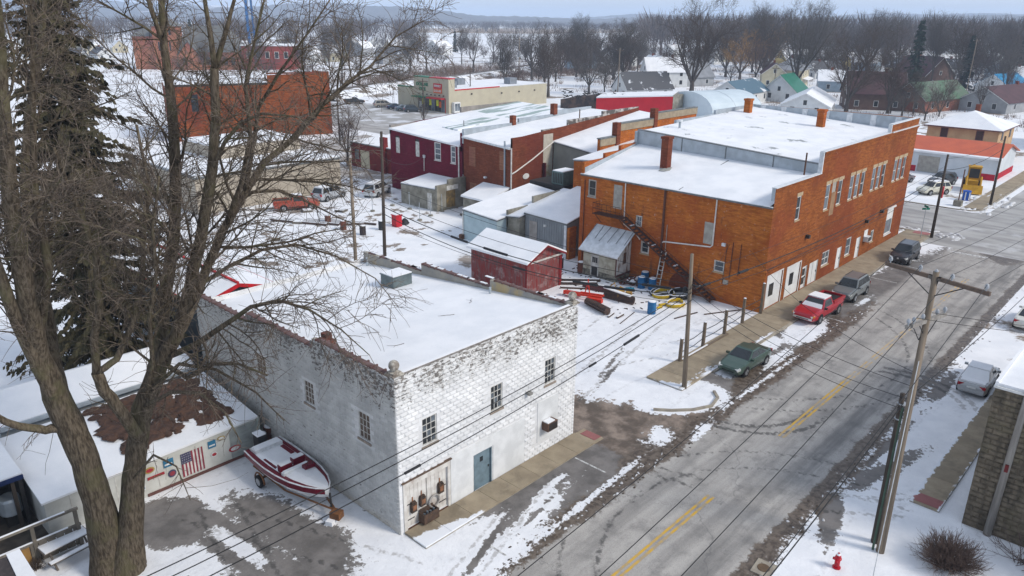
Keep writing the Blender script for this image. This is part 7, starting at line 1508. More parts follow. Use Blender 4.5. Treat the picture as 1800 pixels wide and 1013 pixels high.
# ------------------------------------------------------------------ barrels
DRUM = [(.29, 0), (.30, .02), (.30, .28), (.312, .30), (.30, .32), (.30, .58), (.312, .60), (.30, .62), (.30, .87), (.28, .89)]
def drum(name, label, p, m, cap=True, s=1.0, group=None):
    t = thing(name, (p[0], p[1], 0), label, 'barrel', group); MB().lathe((p[0], p[1], 0), [(r * s, z * s) for r, z in DRUM], 16).build('body', m, t, smooth=False)
    MB().lathe((p[0], p[1], .885 * s), [(.27 * s, 0), (.25 * s, .05), (.05, .07)], 14).build('snow_cap' if cap else 'lid', ROOFSNOW if cap else m, t); return t
BB = mat('blue_drum', (.015, .13, .30), (.012, .10, .24), rough=.45, scale=3); RD_ = mat('rust_drum', (.17, .06, .035), (.10, .045, .035), scale=4)
for p, m, lab in (((35.23,11.13,0.00), BB, 'blue plastic barrel by the orange wall, front left of the three'), ((35.52,10.22,0.00), BB, 'blue plastic barrel by the orange wall, nearest the ladder'), ((36.56,11.68,0.00), BB, 'blue plastic barrel by the orange wall, half hidden behind another'), ((30.76,7.14,0.00), BB, 'blue plastic barrel standing alone in the middle of the lot'), ((34.84,17.42,0.00), RD_, 'rusty orange barrel standing beside the white board hut'), ((34.50,19.64,0.00), mat('dark_drum', (.05, .03, .035), scale=3), 'dark barrel standing between red shed and orange wall'), ((-0.69,10.81,0.00), mat('brown_drum', (.06, .045, .045), scale=3), 'tall dark barrel with a snow cap behind the boat'), ((0.09,11.24,0.00), RD_, 'rusty red barrel with a snow cap against the white building behind the boat'), ((28.31,47.92,0.00), RD_, 'rusty barrel farthest left of the row in the snowy yard'), ((28.13,44.74,0.00), RD_, 'rusty barrel in the middle of the row in the snowy yard'), ((28.38,41.60,0.00), mat('dark_drum2', (.045, .035, .035), scale=3), 'dark rusty barrel nearest the wooden pole in the snowy yard'), ((31.04,41.85,0.00), mat('black_drum', (.03, .032, .035), scale=3), 'black barrel beside the red bin')): drum('barrel', lab, p, m, s=1.12)
rb = thing('red_bin', (33.11,41.81,0.00), 'bright red wheeled rubbish bin in the snowy yard', 'bin'); P = Vector((33.11,41.81,0.00)); b = MB(); b.prism([(P.x - .4, P.y - .4), (P.x + .4, P.y - .4), (P.x + .4, P.y + .4), (P.x - .4, P.y + .4)], 0, 1.25); RBN = mat('bin_red', (.50, .01, .02), rough=.4, scale=2); b.build('body', RBN, rb); MB().box((P.x - .46, P.y - .46, 1.251), (P.x + .46, P.y + .46, 1.36)).build('lid', RBN, rb); MB().box((P.x - .4, P.y - .4, 1.361), (P.x + .4, P.y + .4, 1.41)).build('snow_cap', ROOFSNOW, rb)
tb = thing('rubbish_bag', (34.35,41.95,0.00), 'black rubbish bag beside the red bin', 'bag'); P = Vector((34.35,41.95,0.00)); b = MB(); lump(b, P.x, P.y, .6, .45, .6, random.Random(2)); b.build('sack', BLACKP, tb, smooth=True); MB().cyl(P + Vector((0, 0, .55)), .06, .15, 6).build('knot', BLACKP, tb)
# ------------------------------------------------------------------ machinery lot
IR = mat('implement_orange', (.62, .035, .012), (.50, .03, .012), rough=.5, scale=3); IRON = mat('old_iron', (.055, .04, .038), (.10, .06, .045), scale=4); OLDY = mat('old_yellow', (.48, .27, .03), (.30, .17, .05), scale=3)
im = thing('orange_implement', (29.6, 12.9, 0), 'bright orange-red farm implement with an upright hitch frame', 'implement')
MB().obox((29.3, 13.9, .35), .55, 1.5, .28, .3, .2).build('blade', IR, im); MB().obox((29.1, 11.5, .4), .5, 1.3, .3, .3, .1).build('blade', IR, im); MB().obox((29.5, 12.6, .42), .18, 2.6, .16, .35).build('cross_beam', IR, im); MB().obox((30.1, 12.5, .40), .16, 2.0, .14, .35).build('cross_beam', IR, im)
for s in (-.35, .35): MB().tube([(29.7 + s * .3, 12.7 + s, .4), (29.75, 12.7, 1.45)], .05, 5).build('hitch_leg', IR, im)
MB().tube([(29.75, 12.7, 1.4), (29.75, 12.7, 1.75)], .05, 5).build('hitch_pin', IR, im)
cp = thing('roller_implement', (28.3, 10.9, 0), 'dark rusty toothed roller lying in the snow in front of the orange implement', 'implement')
a0, a1 = Vector((28.7, 11.9, .32)), Vector((28.0, 9.4, .32)); MB().tube([a0, a1], .07, 6).build('shaft', IRON, cp)
for k in range(13): p = a0.lerp(a1, k / 12); d = (a1 - a0).normalized(); b = MB(); b.tube([p - d * .05, p + d * .05], .30, 10); b.build('ring', IRON, cp)
for s in (-1, 1): MB().tube([a0 + Vector((s * .4, 0, .1)), a1 + Vector((s * .4, 0, .1))], .05, 4).build('frame_rail', IRON, cp)
pl = thing('grader_implement', (32, 13, 0), 'maroon-brown grader blade lying near the white hut', 'implement'); MB().obox((31.9, 13.2, .28), .15, 2.9, .5, .28, .25).build('blade', mat('brown_paint', (.11, .04, .04), scale=3), pl); MB().tube([(32.2, 12.6, .3), (32.5, 12.0, .9), (32.2, 11.6, .4)], .05, 5).build('bent_frame', OLDY, pl); MB().obox((31.9, 13.2, .56), .14, 2.6, .05, .28).build('snow_cap', ROOFSNOW, pl)
pp = thing('snow_plough', (30.6, 10.6, 0), 'black and white plough blade with a yellow hitch', 'plough'); b = MB(); d_ = Vector((-.25, -2.9, 0)); ps = [(30.9, 12.1)]
b.extr([(30.95 + .30 * math.sin(a), 12.1, .40 - .36 * math.cos(a)) for a in [.1 + k * .32 for k in range(8)]] + [(30.85 + .30 * math.sin(a), 12.1, .40 - .36 * math.cos(a)) for a in [2.34 - k * .32 for k in range(8)]], (.25, -2.9, 0)); b.build('blade', IRON, pp); MB().obox((31.15, 10.7, .80), .35, 2.8, .07, -.09).build('snow_cap', ROOFSNOW, pp)
for q, (x_, y_) in enumerate(((31.7, 10.0), (31.5, 10.6))): MB().obox((x_, y_, .45), .35, .5, .75, .4).build('hitch', OLDY, pp)
MB().tube([(31.4, 11.2, .5), (31.9, 11.0, .95), (31.9, 10.2, .8)], .07, 6).build('hitch_arm', OLDY, pp)
hz = random.Random(6)
YC = mat('yellow_hose', (.60, .40, .015), (.50, .34, .02), rough=.5, scale=4); KC = mat('black_hose', (.02, .02, .02), rough=.6, scale=4)
def coil(label, c, r, m, turns, rt, seed):
    q = random.Random(seed); t = thing('coiled_pipe', c, label, 'pipe coil'); ps = []
    for k in range(turns * 16): a = k * 2 * math.pi / 16; rr = r * (1 + .12 * math.sin(k * .37) + q.uniform(-.02, .02)); ps.append((c[0] + math.cos(a) * rr * 1.1, c[1] + math.sin(a) * rr * .85, .1 + .11 * (k // 16) + .05 * math.sin(a * 2)))
    MB().tube(ps, rt, 7).build('pipe', m, t, smooth=True); sn = MB().tube([(p[0], p[1], p[2] + rt * .75) for p in ps[-14:]], rt * .55, 5); sn.build('snow_cap', ROOFSNOW, t); return t
coil('coil of yellow corrugated pipe dusted with snow, the nearer one', (33.7, 6.7, 0), .75, YC, 2, .10, 1); coil('coil of yellow corrugated pipe by the orange wall, the farther one', (35.0, 8.6, 0), .95, YC, 2, .10, 2); coil('coil of black corrugated pipe with snow lying behind the yellow ones', (35.7, 7.5, 0), 1.0, KC, 3, .10, 3); coil('black pipe coil with snowy rim beside the blue barrel', (35.2, 9.2, 0), .8, KC, 1, .09, 4)
MB_ = MB().tube([(33.0, 7.3, .12), (32.6, 7.6, .1), (32.3, 7.2, .1), (31.9, 7.35, .1)], .10, 7); tag(MB_.build('pipe_end', YC, org=(32.6, 7.5, 0)), 'loose yellow pipe end reaching out from the coils', 'pipe')
for k, (a, c, w_, lab) in enumerate((((30.6, 17.0), (33.2, 14.3), .24, 'long snowy steel beam beside the red shed, the left one'), ((31.6, 17.3), (34.0, 14.6), .24, 'long snowy steel beam beside the red shed, the right one'), ((30.2, 16.0), (31.6, 14.2), .16, 'short dark beam at the corner of the red shed'), ((28.6, 9.2), (27.6, 9.0), .12, 'short brown plank lying in front of the roller, the left one'), ((28.9, 8.5), (27.9, 8.4), .14, 'short brown plank lying in front of the roller, the right one'), ((30.0, 8.2), (27.2, 7.6), .05, 'thin dark rod lying on the lot snow'), ((33.4, 4.0), (36.4, 2.4), .08, 'thin dark pole lying by the fence posts'), ((31.0, 5.2), (33.4, 4.6), .08, 'thin pole lying beyond the second fence post'))):
    A, B_ = Vector((*a, w_ * .5)), Vector((*c, w_ * .5)); t = thing('lying_beam', (a[0], a[1], 0), lab, 'beam'); M2 = (A + B_) / 2; an = math.atan2(B_.y - A.y, B_.x - A.x); MB().obox(M2, (B_ - A).length, w_, w_, an).build('beam', IRON, t)
    if w_ > .1: MB().obox(M2 + Vector((0, 0, w_ * .5 + .02)), (B_ - A).length * .96, w_ * .8, .04, an).build('snow_cap', ROOFSNOW, t)
pt = thing('cyan_plank', (33.6, 11.6, 0), 'cyan blue plank leaning in the snow by the blue barrels', 'plank'); MB().obox((33.6, 11.8, .16), .16, 1.8, .1, .9, .06).build('board', mat('cyan_paint', (.03, .30, .42), scale=3), pt); MB().obox((33.8, 11.5, .25), .12, .4, .08, .9).build('cleat', MATS['cyan_paint'], pt)
bp = thing('brick_heap', (35.6, 12.3, 0), 'heap of red bricks and rubble capped with snow beside the white hut', 'brick heap'); src = None
for k in range(70):
    p = (35.6 + hz.gauss(0, .45), 12.4 + hz.gauss(0, .45), .05 + .35 * max(0, 1 - abs(hz.gauss(0, .6)))); rt = (hz.uniform(-.4, .4), hz.uniform(-.4, .4), hz.uniform(0, 3))
    if src is None: o = MB().box((-.12, -.06, -.04), (.12, .06, .04)).build('brick', CH, bp, org=(0, 0, 0)); src = o.data; o.location = Vector(p) - WO[bp.name]; o.rotation_euler = rt
    else: share('brick', src, bp, p, rt, (1.2, 1.2, 1.2))
b = MB()
for k in range(12): lump(b, 35.6 + hz.gauss(0, .4), 12.4 + hz.gauss(0, .4), .22, .14, .06, hz, .38)
b.build('snow_patches', ROOFSNOW, bp, smooth=True, kind='stuff')
ld = thing('white_ladder', (36.3, 10.0, 0), 'white ladder leaning on the orange wall behind the blue barrels', 'ladder')
for s in (-.22, .22): MB().tube([(35.9, 10.0 + s, .02), (36.6, 10.0 + s, 3.2)], .045, 5).build('rail', WHITEOLD, ld)
for k in range(9): f = (k + .5) / 9; MB().tube([(35.9 + .7 * f, 9.78, .02 + 3.18 * f), (35.9 + .7 * f, 10.22, .02 + 3.18 * f)], .025, 5).build('rung', WHITEOLD, ld)
# fence posts along the pavement
FP = mat('fence_post_wood', (.20, .155, .11), (.13, .10, .075), scale=5, stretch=(3, 3, .5)); posts = [((24.45, .72), 1.75), ((27.7, .85), 1.95), ((30.8, .88), 2.0), ((33.7, .95), 2.1), ((36.55, .85), 2.6)]
labs = ('first wooden fence post from the alley', 'second wooden fence post from the alley', 'third wooden fence post from the alley', 'fourth wooden fence post from the alley', 'fence post standing against the corner of the orange wall')
for ((x_, y_), h), lab in zip(posts, labs):
    t = thing('fence_post', (x_, y_, 0), lab, 'fence post', 'posts along the pavement'); b = MB(); b.tube([(x_, y_, -.1), (x_ + .03, y_, h)], [.14, .12], 8); b.build('post', FP, t); MB().lathe((x_ + .03, y_, h), [(.11, 0), (.08, .035), (.02, .05)], 8).build('snow_cap', ROOFSNOW, t)
for (p0, h0), (p1, h1), lab in zip(posts, posts[1:], ('first span', 'second span', 'third span', 'fourth span')):
    t = thing('fence_cable', (*p0, 0), 'pair of dark rails strung on the fence posts, %s from the alley' % lab, 'fence rail', 'rails of the post fence')
    for zz in (.75, 1.35): MB().tube([(p0[0], p0[1], zz), ((p0[0] + p1[0]) / 2, p0[1], zz - .06), (p1[0], p1[1], zz)], .028, 5).build('rail', DARK, t)
bmw = thing('edge_timber', (26, .75, 0), 'long dark timber edging along the pavement by the fence posts', 'timber'); MB().box((24.5, .58, .0), (30.9, .74, .2)).build('timber', FP, bmw); MB().box((24.6, .60, .2), (28.0, .72, .23)).build('snow_cap', ROOFSNOW, bmw)
# ------------------------------------------------------------------ poles and wires
PW = mat('pole_wood', (.24, .19, .14), (.155, .122, .088), scale=3, stretch=(3, 3, .25)); PWD = mat('dark_pole_wood', (.075, .058, .045), (.045, .036, .03), scale=3, stretch=(3, 3, .25)); INS = mat('insulator', (.38, .40, .42), (.28, .3, .32), rough=.25, scale=5); PWG = mat('grey_pole_wood', (.30, .28, .25), (.22, .20, .18), scale=3, stretch=(3, 3, .25))
def pole(label, base, h, lean=(0, 0), r=.17, m=PW, name='utility_pole'):
    t = thing(name, (base[0], base[1], 0), label, 'utility pole'); top = Vector((base[0] + lean[0], base[1] + lean[1], h)); MB().tube([(base[0], base[1], -.3), top], [r * 1.0, r * .62], 10).build('shaft', m, t, smooth=True); return t, top
def arm(t, c, d, L, nins=4, m=None, zoff=0):
    c = Vector(c); d = Vector(d).normalized(); an = math.atan2(d.y, d.x); MB().obox(c, L, .12, .15, an).build('crossarm', m or mat('crossarm_wood', (.14, .10, .075), (.10, .075, .06), scale=5), t); out = []
    for k in range(nins):
        f = -.46 + .92 * k / max(1, nins - 1) if nins > 1 else 0; p = c + d * L * f + Vector((0, 0, .075)); MB().lathe(p, [(.03, 0), (.03, .08), (.07, .10), (.075, .18), (.05, .24), (.02, .27)], 10).build('insulator', INS, t); out.append(p + Vector((0, 0, .24)))
    for s in (-1, 1): MB().tube([c + d * L * .28 * s - Vector((0, 0, .06)), c - Vector((0, 0, .75))], .022, 4).build('brace', DARK, t)
    return out
def wire(label, a, c, sag, r=.014, sleeves=(), m=None, n=18):
    a, c = Vector(a), Vector(c); f = lambda t: a.lerp(c, t) - Vector((0, 0, sag * 4 * t * (1 - t))); b = MB(); b.tube([f(k / n) for k in range(n + 1)], r, 5)
    if not sleeves: return tag(b.build('utility_wire', m or KC, org=a), label, 'wire', 'overhead wires')
    t = thing('utility_wire', a, label, 'wire', 'overhead wires'); b.build('cable', m or KC, t)
    for t0, t1, rr in sleeves: MB().tube([f(t0 + (t1 - t0) * k / 4) for k in range(5)], rr, 8).build('splice_sleeve', BLACKP, t)
    return t
p1, p1t = pole('weathered wooden pole on the snowy corner beside the green sedan', (21.35, -1.52), 8.8, (-.15, .25), .16, PW)
p2, p2t = pole('tall pale utility pole with crossarms on the right side of the road', (13.79, -15.87), 12.9, (-.12, .05), .18, PW)
p3, p3t = pole('short dark pole bound beside the tall pale utility pole', (14.29, -15.46), 7.4, (-.1, .05), .16, PWD)
p4, p4t = pole('leaning bare pole in front of the stone block building', (18.37, -18.95), 12.0, (.1, -.25), .17, PWG)
p5, p5t = pole('dark pole at the street corner beyond the black car', (70.67, -1.93), 8.9, (0, 0), .17, PWD)
p6, p6t = pole('dark pole across the crossing near the yellow digger', (92.2, -2.69), 8.7, (0, 0), .17, PWD)
p7, p7t = pole('wooden pole behind the white roof, nearest the red bin', (19.6, 26.4), 13.2, (.25, -.1), .17, PWD)
p8, p8t = pole('wooden pole behind the white roof hatch, the lighter left one', (15.9, 25.2), 11.7, (.15, .1), .17, PW)
p9, p9t = pole('pole with transformer behind the flat cream store', (178.39,158.06,0.00), 15.5, (0, 0), .22, PW)
MB().lathe(Vector((178.39,158.06,0.00)) + Vector((-.6, -.6, 9.2)), [(.5, 0), (.55, .1), (.55, 1.7), (.3, 1.9)], 10).build('transformer', INS, p9); arm(p9, p9t - Vector((0, 0, .8)), (1, -.6, 0), 3.2, 3)
for k, (bp_, h, lab) in enumerate((((188.25,40.59,0.00), 9, 'thin pole behind the orange brick roof'), ((204.24,79.18,0.00), 9, 'slim brown pole beside the green-roofed house'), ((164.81,107.21,0.00), 14, 'pale slim pole standing behind the burnt-out building'), ((94.03,108.73,0.00), 9, 'thin pole in front of the cream store doors'), ((118.75,119.57,0.00), 10, 'slim dark pole in front of the cream store side wall'), ((254.37,40.00,0.00), 17, 'tall pale far pole among the right-hand houses'), ((60.99,92.90,0.00), 9, 'thin wooden pole by the low red building'), ((72.82,-1.50,0.00), 3.6, 'short street sign pole at the corner'))):
    if k == 7:
        sg_ = thing('street_name_sign', (69.4, -1.2, 0), 'small green street name sign on a thin pole at the corner', 'street sign'); MB().tube([(69.4, -1.2, 0), (69.4, -1.2, 3.4)], .035, 6).build('post', GREYF, sg_); MB().obox((69.4, -1.2, 3.25), .8, .03, .2, -.8).build('blade', mat('sign_board_green', (.0, .17, .10), scale=4), sg_); MB().obox((69.4, -1.2, 3.5), .8, .03, .2, .77).build('blade', MATS['sign_board_green'], sg_); continue
    t, tp = pole(lab, bp_, h, (0, 0), .16, PW if k in (1, 2, 5) else PWD); arm(t, tp - Vector((0, 0, .6)), (1, -1, 0), 2.2, 3)
# red signal on the corner pole, small service parts
MB().box((70.9, -2.1, 4.3), (71.25, -1.75, 5.5)).build('signal_box', SRED, p5)
A1 = arm(p2, p2t - Vector((0, 0, .25)), (.28, .96, 0), 4.1, 4)
A1 = arm(p2, p2t - Vector((0, 0, .25)), (.28, .96, 0), .5, 1, PWG) and A1
A2 = arm(p2, p2t + Vector((.14, -.05, -2.0)), (.97, -.25, 0), 2.3, 3, PWG); A3 = arm(p2, p2t + Vector((-.14, .10, -2.05)), (.97, -.25, 0), 2.1, 3, PWG)
MB().tube([(13.6, -15.7, 6.6), (14.5, -15.3, 6.6)], .03, 5).build('bracing_bolt', DARK, p3); MB().tube([(13.65, -15.6, .05), (13.72, -15.62, 7.0)], .05, 6).build('conduit', mat('conduit_green', (.05, .085, .06), scale=3), p3)
for zz in (6.2, 6.9): MB().lathe((14.25, -15.45, zz), [(.18, 0), (.20, .03), (.18, .06)], 10).build('band', INS, p3)
MB().box((18.2, -19.12, 3.4), (18.27, -18.98, 3.75)).build('number_plate', mat('plate_red', (.16, .02, .02), scale=5), p4)
MB().tube([(21.2, -1.9, 6.9), (21.3, -1.2, 6.9)], .05, 5).build('bracket', DARK, p1); MB().lathe((21.25, -1.0, 6.3), [(.10, 0), (.14, .05), (.14, .3), (.06, .36)], 8).build('terminal', BLACKP, p1)
# street wires along the near side
for k, (z0, z1, sg, r, sl) in enumerate(((6.75, 7.0, 1.55, .020, ()), (6.45, 6.65, 1.65, .020, ()), (5.95, 6.0, 1.75, .022, ((.10, .125, .07), (.17, .18, .06), (.385, .40, .06))))):
    wire(('highest of the three cables strung past the white building front', 'middle of the three cables strung past the white building front', 'lowest of the three cables strung past the white building front')[k], (21.3, -1.5, z0), (-34, -1.5, z1), sg, r, sl)
# heavy bundle to the poles behind the white building
for k, (z0, z1, sg, r, sl) in enumerate(((6.5, 7.2, 1.1, .035, ((.05, .12, .09), (.52, .60, .10), (.66, .72, .09))), (6.2, 6.6, 1.4, .03, ((.14, .22, .09), (.24, .31, .09), (.46, .50, .09))), (6.9, 8.0, .9, .018, ()), (7.3, 9.2, .6, .014, ()), (5.6, 6.0, 1.0, .016, ()))):
    wire(('thick black cable with sleeves from the corner pole to the pole behind the white roof', 'thick black cable hanging lower with paired sleeves over the machinery lot', 'thin cable just above the thick cables over the machinery lot', 'thin topmost wire over the machinery lot to the pole behind the roof', 'thin low cable over the machinery lot to the pole behind the roof')[k], (21.3, -1.4, z0), (19.6, 26.3, z1), sg, r, sl)
wire('thick black cable from the snowy corner pole along the orange facade to the street corner', (21.35, -1.6, 6.7), (70.6, -1.9, 6.9), .9, .035, ((.11, .135, .09), (.02, .035, .08)))
wire('thin wire below the thick cable along the orange facade', (21.35, -1.6, 6.3), (70.6, -1.9, 6.4), 1.1, .016); wire('thin wire above the thick cable along the orange facade', (21.3, -1.5, 7.6), (70.6, -1.9, 7.7), .7, .012)
for k, (z0, z1, sg) in enumerate(((8.0, 7.2, .5), (7.4, 6.6, .7), (6.9, 6.0, .6))): wire('thin service wire crossing the road between the two nearest poles, %s' % ('highest', 'middle', 'lowest')[k], (13.8, -15.8, z0), (21.3, -1.5, z1), sg, .013)
wire('service wire from the tall pale pole to the orange building corner', (13.8, -15.8, 8.6), (36.9, 2.5, 4.9), .9, .013); wire('service wire from the corner pole to the orange rear wall', (21.3, -1.5, 6.6), (36.8, 4.2, 5.0), .5, .014)
for k, p in enumerate(A1): 
    q = Vector(p); wire('high street wire over the right side of the road toward the viewer, %s of four' % ('first', 'second', 'third', 'fourth')[k], q, (q.x - 52, q.y - 1.5, q.z - .2), 1.3, .011); wire('high street wire over the right side of the road going away, %s of four' % ('first', 'second', 'third', 'fourth')[k], q, (q.x + 58, q.y - 2.0, q.z + .3), 1.3, .010)
for k, p in enumerate(A2[:2]): wire('thin tap wire leaving the lower crossarm to the right, %s of two' % ('upper', 'lower')[k], p, (p.x + 16, p.y - 14, p.z - 1.6), .6, .012)
wire('thick low cable crossing the lower right road edge to the short dark pole', (14.2, -15.5, 7.0), (-36, -16.5, 6.6), 1.2, .022); wire('cable running from the short dark pole along the right pavement', (14.3, -15.4, 6.9), (70, -16.5, 7.0), 1.0, .018); wire('guy wire from the tall pale pole down to the snow near the red hydrant', (13.7, -15.85, 9.5), (10.2, -16.6, .05), 0, .018, (), mat('guy_steel', (.5, .52, .53), rough=.4, scale=3))
wire('wire from the street corner pole to the pole across the crossing, upper', p5t - Vector((0, 0, .4)), p6t - Vector((0, 0, .4)), .5, .02); wire('wire from the street corner pole to the pole across the crossing, lower', p5t - Vector((0, 0, 1.6)), p6t - Vector((0, 0, 1.6)), .6, .03)
wire('wire between the two poles behind the white roof', p7t - Vector((0, 0, 1)), p8t - Vector((0, 0, 1)), .1, .012); wire('wire from the pole behind the white roof to the maroon building', p7t - Vector((0, 0, 2)), (45.2, 51.2, 5.2), .9, .014); wire('wire from the lighter pole behind the roof to the low red building', p8t - Vector((0, 0, 2)), (50.8, 64, 3.5), 1.0, .014)
wire('wire from the lighter pole over the tan building', p8t - Vector((0, 0, .6)), (22, 62, 6), .8, .013)
# ------------------------------------------------------------------ hydrant, lid, shrub
hy = thing('fire_hydrant', (11.43,-14.89,0.00), 'red fire hydrant with a snow cap at the lower right', 'hydrant'); P = Vector((11.43,-14.89,0.00)); HRD = mat('hydrant_red', (.45, .008, .02), rough=.35, scale=6)
MB().lathe(P, [(.17, 0), (.17, .06), (.11, .07), (.11, .42), (.15, .44), (.15, .50), (.13, .52), (.11, .62), (.05, .70), (.04, .76)], 14).build('barrel', HRD, hy, smooth=False); MB().lathe(P + Vector((0, 0, .66)), [(.09, 0), (.06, .07), (.01, .09)], 10).build('snow_cap', ROOFSNOW, hy)
for a in (0, math.pi, math.pi / 2): MB().cyl(P + Vector((0, 0, .40)), .06, .2, 8, None, (math.cos(a), math.sin(a), 0)).build('nozzle', HRD, hy)
hydr = Vector((9.21,-12.69,0.00)); ml = thing('meter_lid', hydr, 'tan concrete pad with a round brown lid at the bottom road edge', 'access lid'); MB().obox((hydr.x, hydr.y, .02), 1.0, .8, .05, .1).build('pad', KERB, ml); MB().cyl((hydr.x, hydr.y, .046), .26, .02, 16).build('lid', mat('lid_brown', (.13, .085, .05), scale=6), ml)
def shrub(name, label, c, r, n, seed, m, flat=.9):
    q = random.Random(seed); t = thing(name, c, label, 'shrub'); b1, b2 = MB(), MB(); c = Vector(c)
    for k in range(n):
        d = rdir(q); d.z = abs(d.z) * flat + .15; d.normalize(); ps, rs = limb(b1, c + Vector((q.gauss(0, r * .12), q.gauss(0, r * .12), 0)), d, r * q.uniform(.8, 1.05), .014, 5, q, .12, .05, .006, 4)
        for j in range(7): p, rr, dd = along(ps, rs, q.uniform(.35, .99)); limb(b2, p, side_dir(dd, q.uniform(.3, .8), q), r * q.uniform(.15, .32), .006, 3, q, .2, .06, .004, 3)
    b1.build('stems', m, t, kind='stuff'); b2.build('twigs', m, t, kind='stuff'); return t
shrub('round_shrub', 'round bare brown shrub at the bottom right', (14.9, -18.3, 0), 1.35, 420, 3, bark('shrub_twigs', (.17, .118, .095), (.085, .06, .05))); shrub('sparse_shrub', 'sparse reddish twiggy shrub in the bottom right corner', (17.2, -20.6, 0), 1.7, 40, 5, MATS['reddish_twigs'], 1.4); shrub('dead_weed', 'small dead weed clump beside the picnic table', (-11.88,9.20,0.00), .5, 40, 8, MATS['brown_twigs']); shrub('snowy_brush', 'low brown brush pile behind the mural fence', (-4.6, 14.3, 2.0), 1.2, 60, 9, MATS['brown_twigs'], .5)
# ------------------------------------------------------------------ the stone block building at the right edge
sbg = thing('stone_block_building', (18.5, -17.9, 0), 'brown rock-faced block building with a snowy flat roof at the right edge', 'building')
SBM = bark('brown_stone', (.19, .155, .112), (.095, .08, .06), (.15, .13, .085), 1.2); SXF = fx(18.5)
b = MB(); wall_holes(b, SXF, [(-30, -17.9, 0, 7.0)], [(-21.7, -20.45, 1.2, 2.9), (-21.7, -20.45, 4.1, 5.6)], .14); b.poly([(18.5, -17.9, 0), (18.5, -17.9, 7), (38, -17.9, 7), (38, -17.9, 0)]); b.poly([(38, -17.9, 0), (38, -17.9, 7), (38, -30, 7), (38, -30, 0)]); b.poly([(18.5, -30, 0), (18.5, -30, 7), (38, -30, 7), (38, -30, 0)]); b.build('wall', SBM, sbg)
def sblock(L, H, seed):
    r = random.Random(seed); q = MB(); g = .008; o4 = [(g, 0, g), (L - g, 0, g), (L - g, 0, H - g), (g, 0, H - g)]; m4 = [(.04, -.04, .04), (L - .04, -.04, .04), (L - .04, -.04, H - .035), (.04, -.04, H - .035)]; i4 = [(.14, -.09 + r.uniform(-.02, .02), .08), (L - .14, -.085 + r.uniform(-.02, .02), .08), (L - .15, -.07 + r.uniform(-.02, .02), H - .08), (.15, -.075 + r.uniform(-.02, .02), H - .07)]; i = q.pts(o4 + m4 + i4)
    for a in (0, 4):
        for k in range(4): q.face(i + a + k, i + a + (k + 1) % 4, i + a + 4 + (k + 1) % 4, i + a + 4 + k)
    q.face(i + 8, i + 9, i + 10, i + 11); return q
sp_ = [sblock(.6, .25, s) for s in range(5)]; sh_ = [sblock(.3, .25, s) for s in range(5, 7)]; ssrc = {}; q = random.Random(12); cnt = 0; rest = MB()
for row in range(27):
    u = -17.9; k = 0; z0 = row * .25 + .1
    while u > -29.5:
        L = .3 if (row % 2 and k == 0) else .6; k += 1; u0 = u - L
        hit = any(u0 < c + .08 and u > a - .08 and z0 < e + .05 and z0 + .25 > d - .12 for a, c, d, e in ((-21.7, -20.45, 1.2, 2.9), (-21.7, -20.45, 4.1, 5.6)))
        if not hit:
            kinds = sp_ if L > .5 else sh_; vi = q.randrange(len(kinds)); 
            if cnt < 300 and u > -24:
                cnt += 1
                if (L, vi) not in ssrc: o = kinds[vi].build('block', SBM, sbg, org=(0, 0, 0)); ssrc[(L, vi)] = o.data; o.location = Vector((18.499, u, z0)) - WO[sbg.name]; o.rotation_euler = (0, 0, R(-90))
                else: share('block', ssrc[(L, vi)], sbg, (18.499, u, z0), (0, 0, R(-90)))
            else:
                i = len(rest.v); rest.v += [(18.499 + p[1], u - p[0], z0 + p[2]) for p in kinds[vi].v]
                for f_ in kinds[vi].f: rest.face(*[i + j for j in f_])
        u = u0
rest.build('block_courses', SBM, sbg, kind='stuff')
for z0, z1 in ((1.2, 2.9), (4.1, 5.6)): window(SXF, sbg, -21.7, -20.45, z0, z1, 3, 4, WHITE, [GLASS, BRNP, GLASS], sill=STONE, fw=.14, mw=.045)
MB().box((18.42, -30, 7.003), (38, -17.84, 7.10)).build('coping', WHITE, sbg); MB().box((18.55, -29.9, 7.102), (37.9, -17.95, 7.22)).build('roof', ROOFSNOW, sbg); MB().box((18.46, -17.99, 7.10), (37.9, -17.86, 7.30)).build('roof_edge_snow', ROOFSNOW, sbg)
# ------------------------------------------------------------------ yard at the left: mural wall, carport, sheds
mw2 = thing('mural_shed', (-5, 11, 0), 'low white shed wall hung with a flag and painted badges behind the boat', 'shed'); MWM = mat('mural_white', (.56, .56, .52), (.46, .46, .42), scale=1.2); MUF = fy(10.95)
MB().prism([(-10.8, 10.95), (-.75, 10.95), (-.75, 16.8), (-10.8, 16.8)], 0, [1.75, 1.95, 2.5, 2.4]).build('wall', MWM, mw2); MB().prism([(-10.9, 10.85), (-.7, 10.85), (-.7, 16.9), (-10.9, 16.9)], [1.76, 1.96, 2.52, 2.42], [1.86, 2.06, 2.62, 2.52]).build('roof', ROOFSNOW, mw2)
RUSTR = mat('rusted_roof', (.055, .032, .024), (.095, .05, .032), scale=2.5); b = MB(); q = random.Random(15)
for k in range(190): yy = q.uniform(12.0, 16.6); lump(b, q.uniform(-6.9, -1.6), yy, q.uniform(.2, .7), q.uniform(.2, .6), q.uniform(.05, .22), q, 2.0 + (yy - 11) * .1)
b.build('leaf_heap', RUSTR, mw2, kind='stuff')
panel(MUF, mw2, 'base_rail', -6.6, -.8, .02, .16, MATS['brown_board'], .0, .06); panel(MUF, mw2, 'grey_panel', -2.3, -.8, .17, 1.8, mat('grey_clapboard', (.34, .36, .34), scale=2), .0, .03); panel(MUF, mw2, 'corner_post', -.80, -.62, .0, 1.95, mat('green_grey_post', (.36, .40, .36), scale=2), .0, .06)
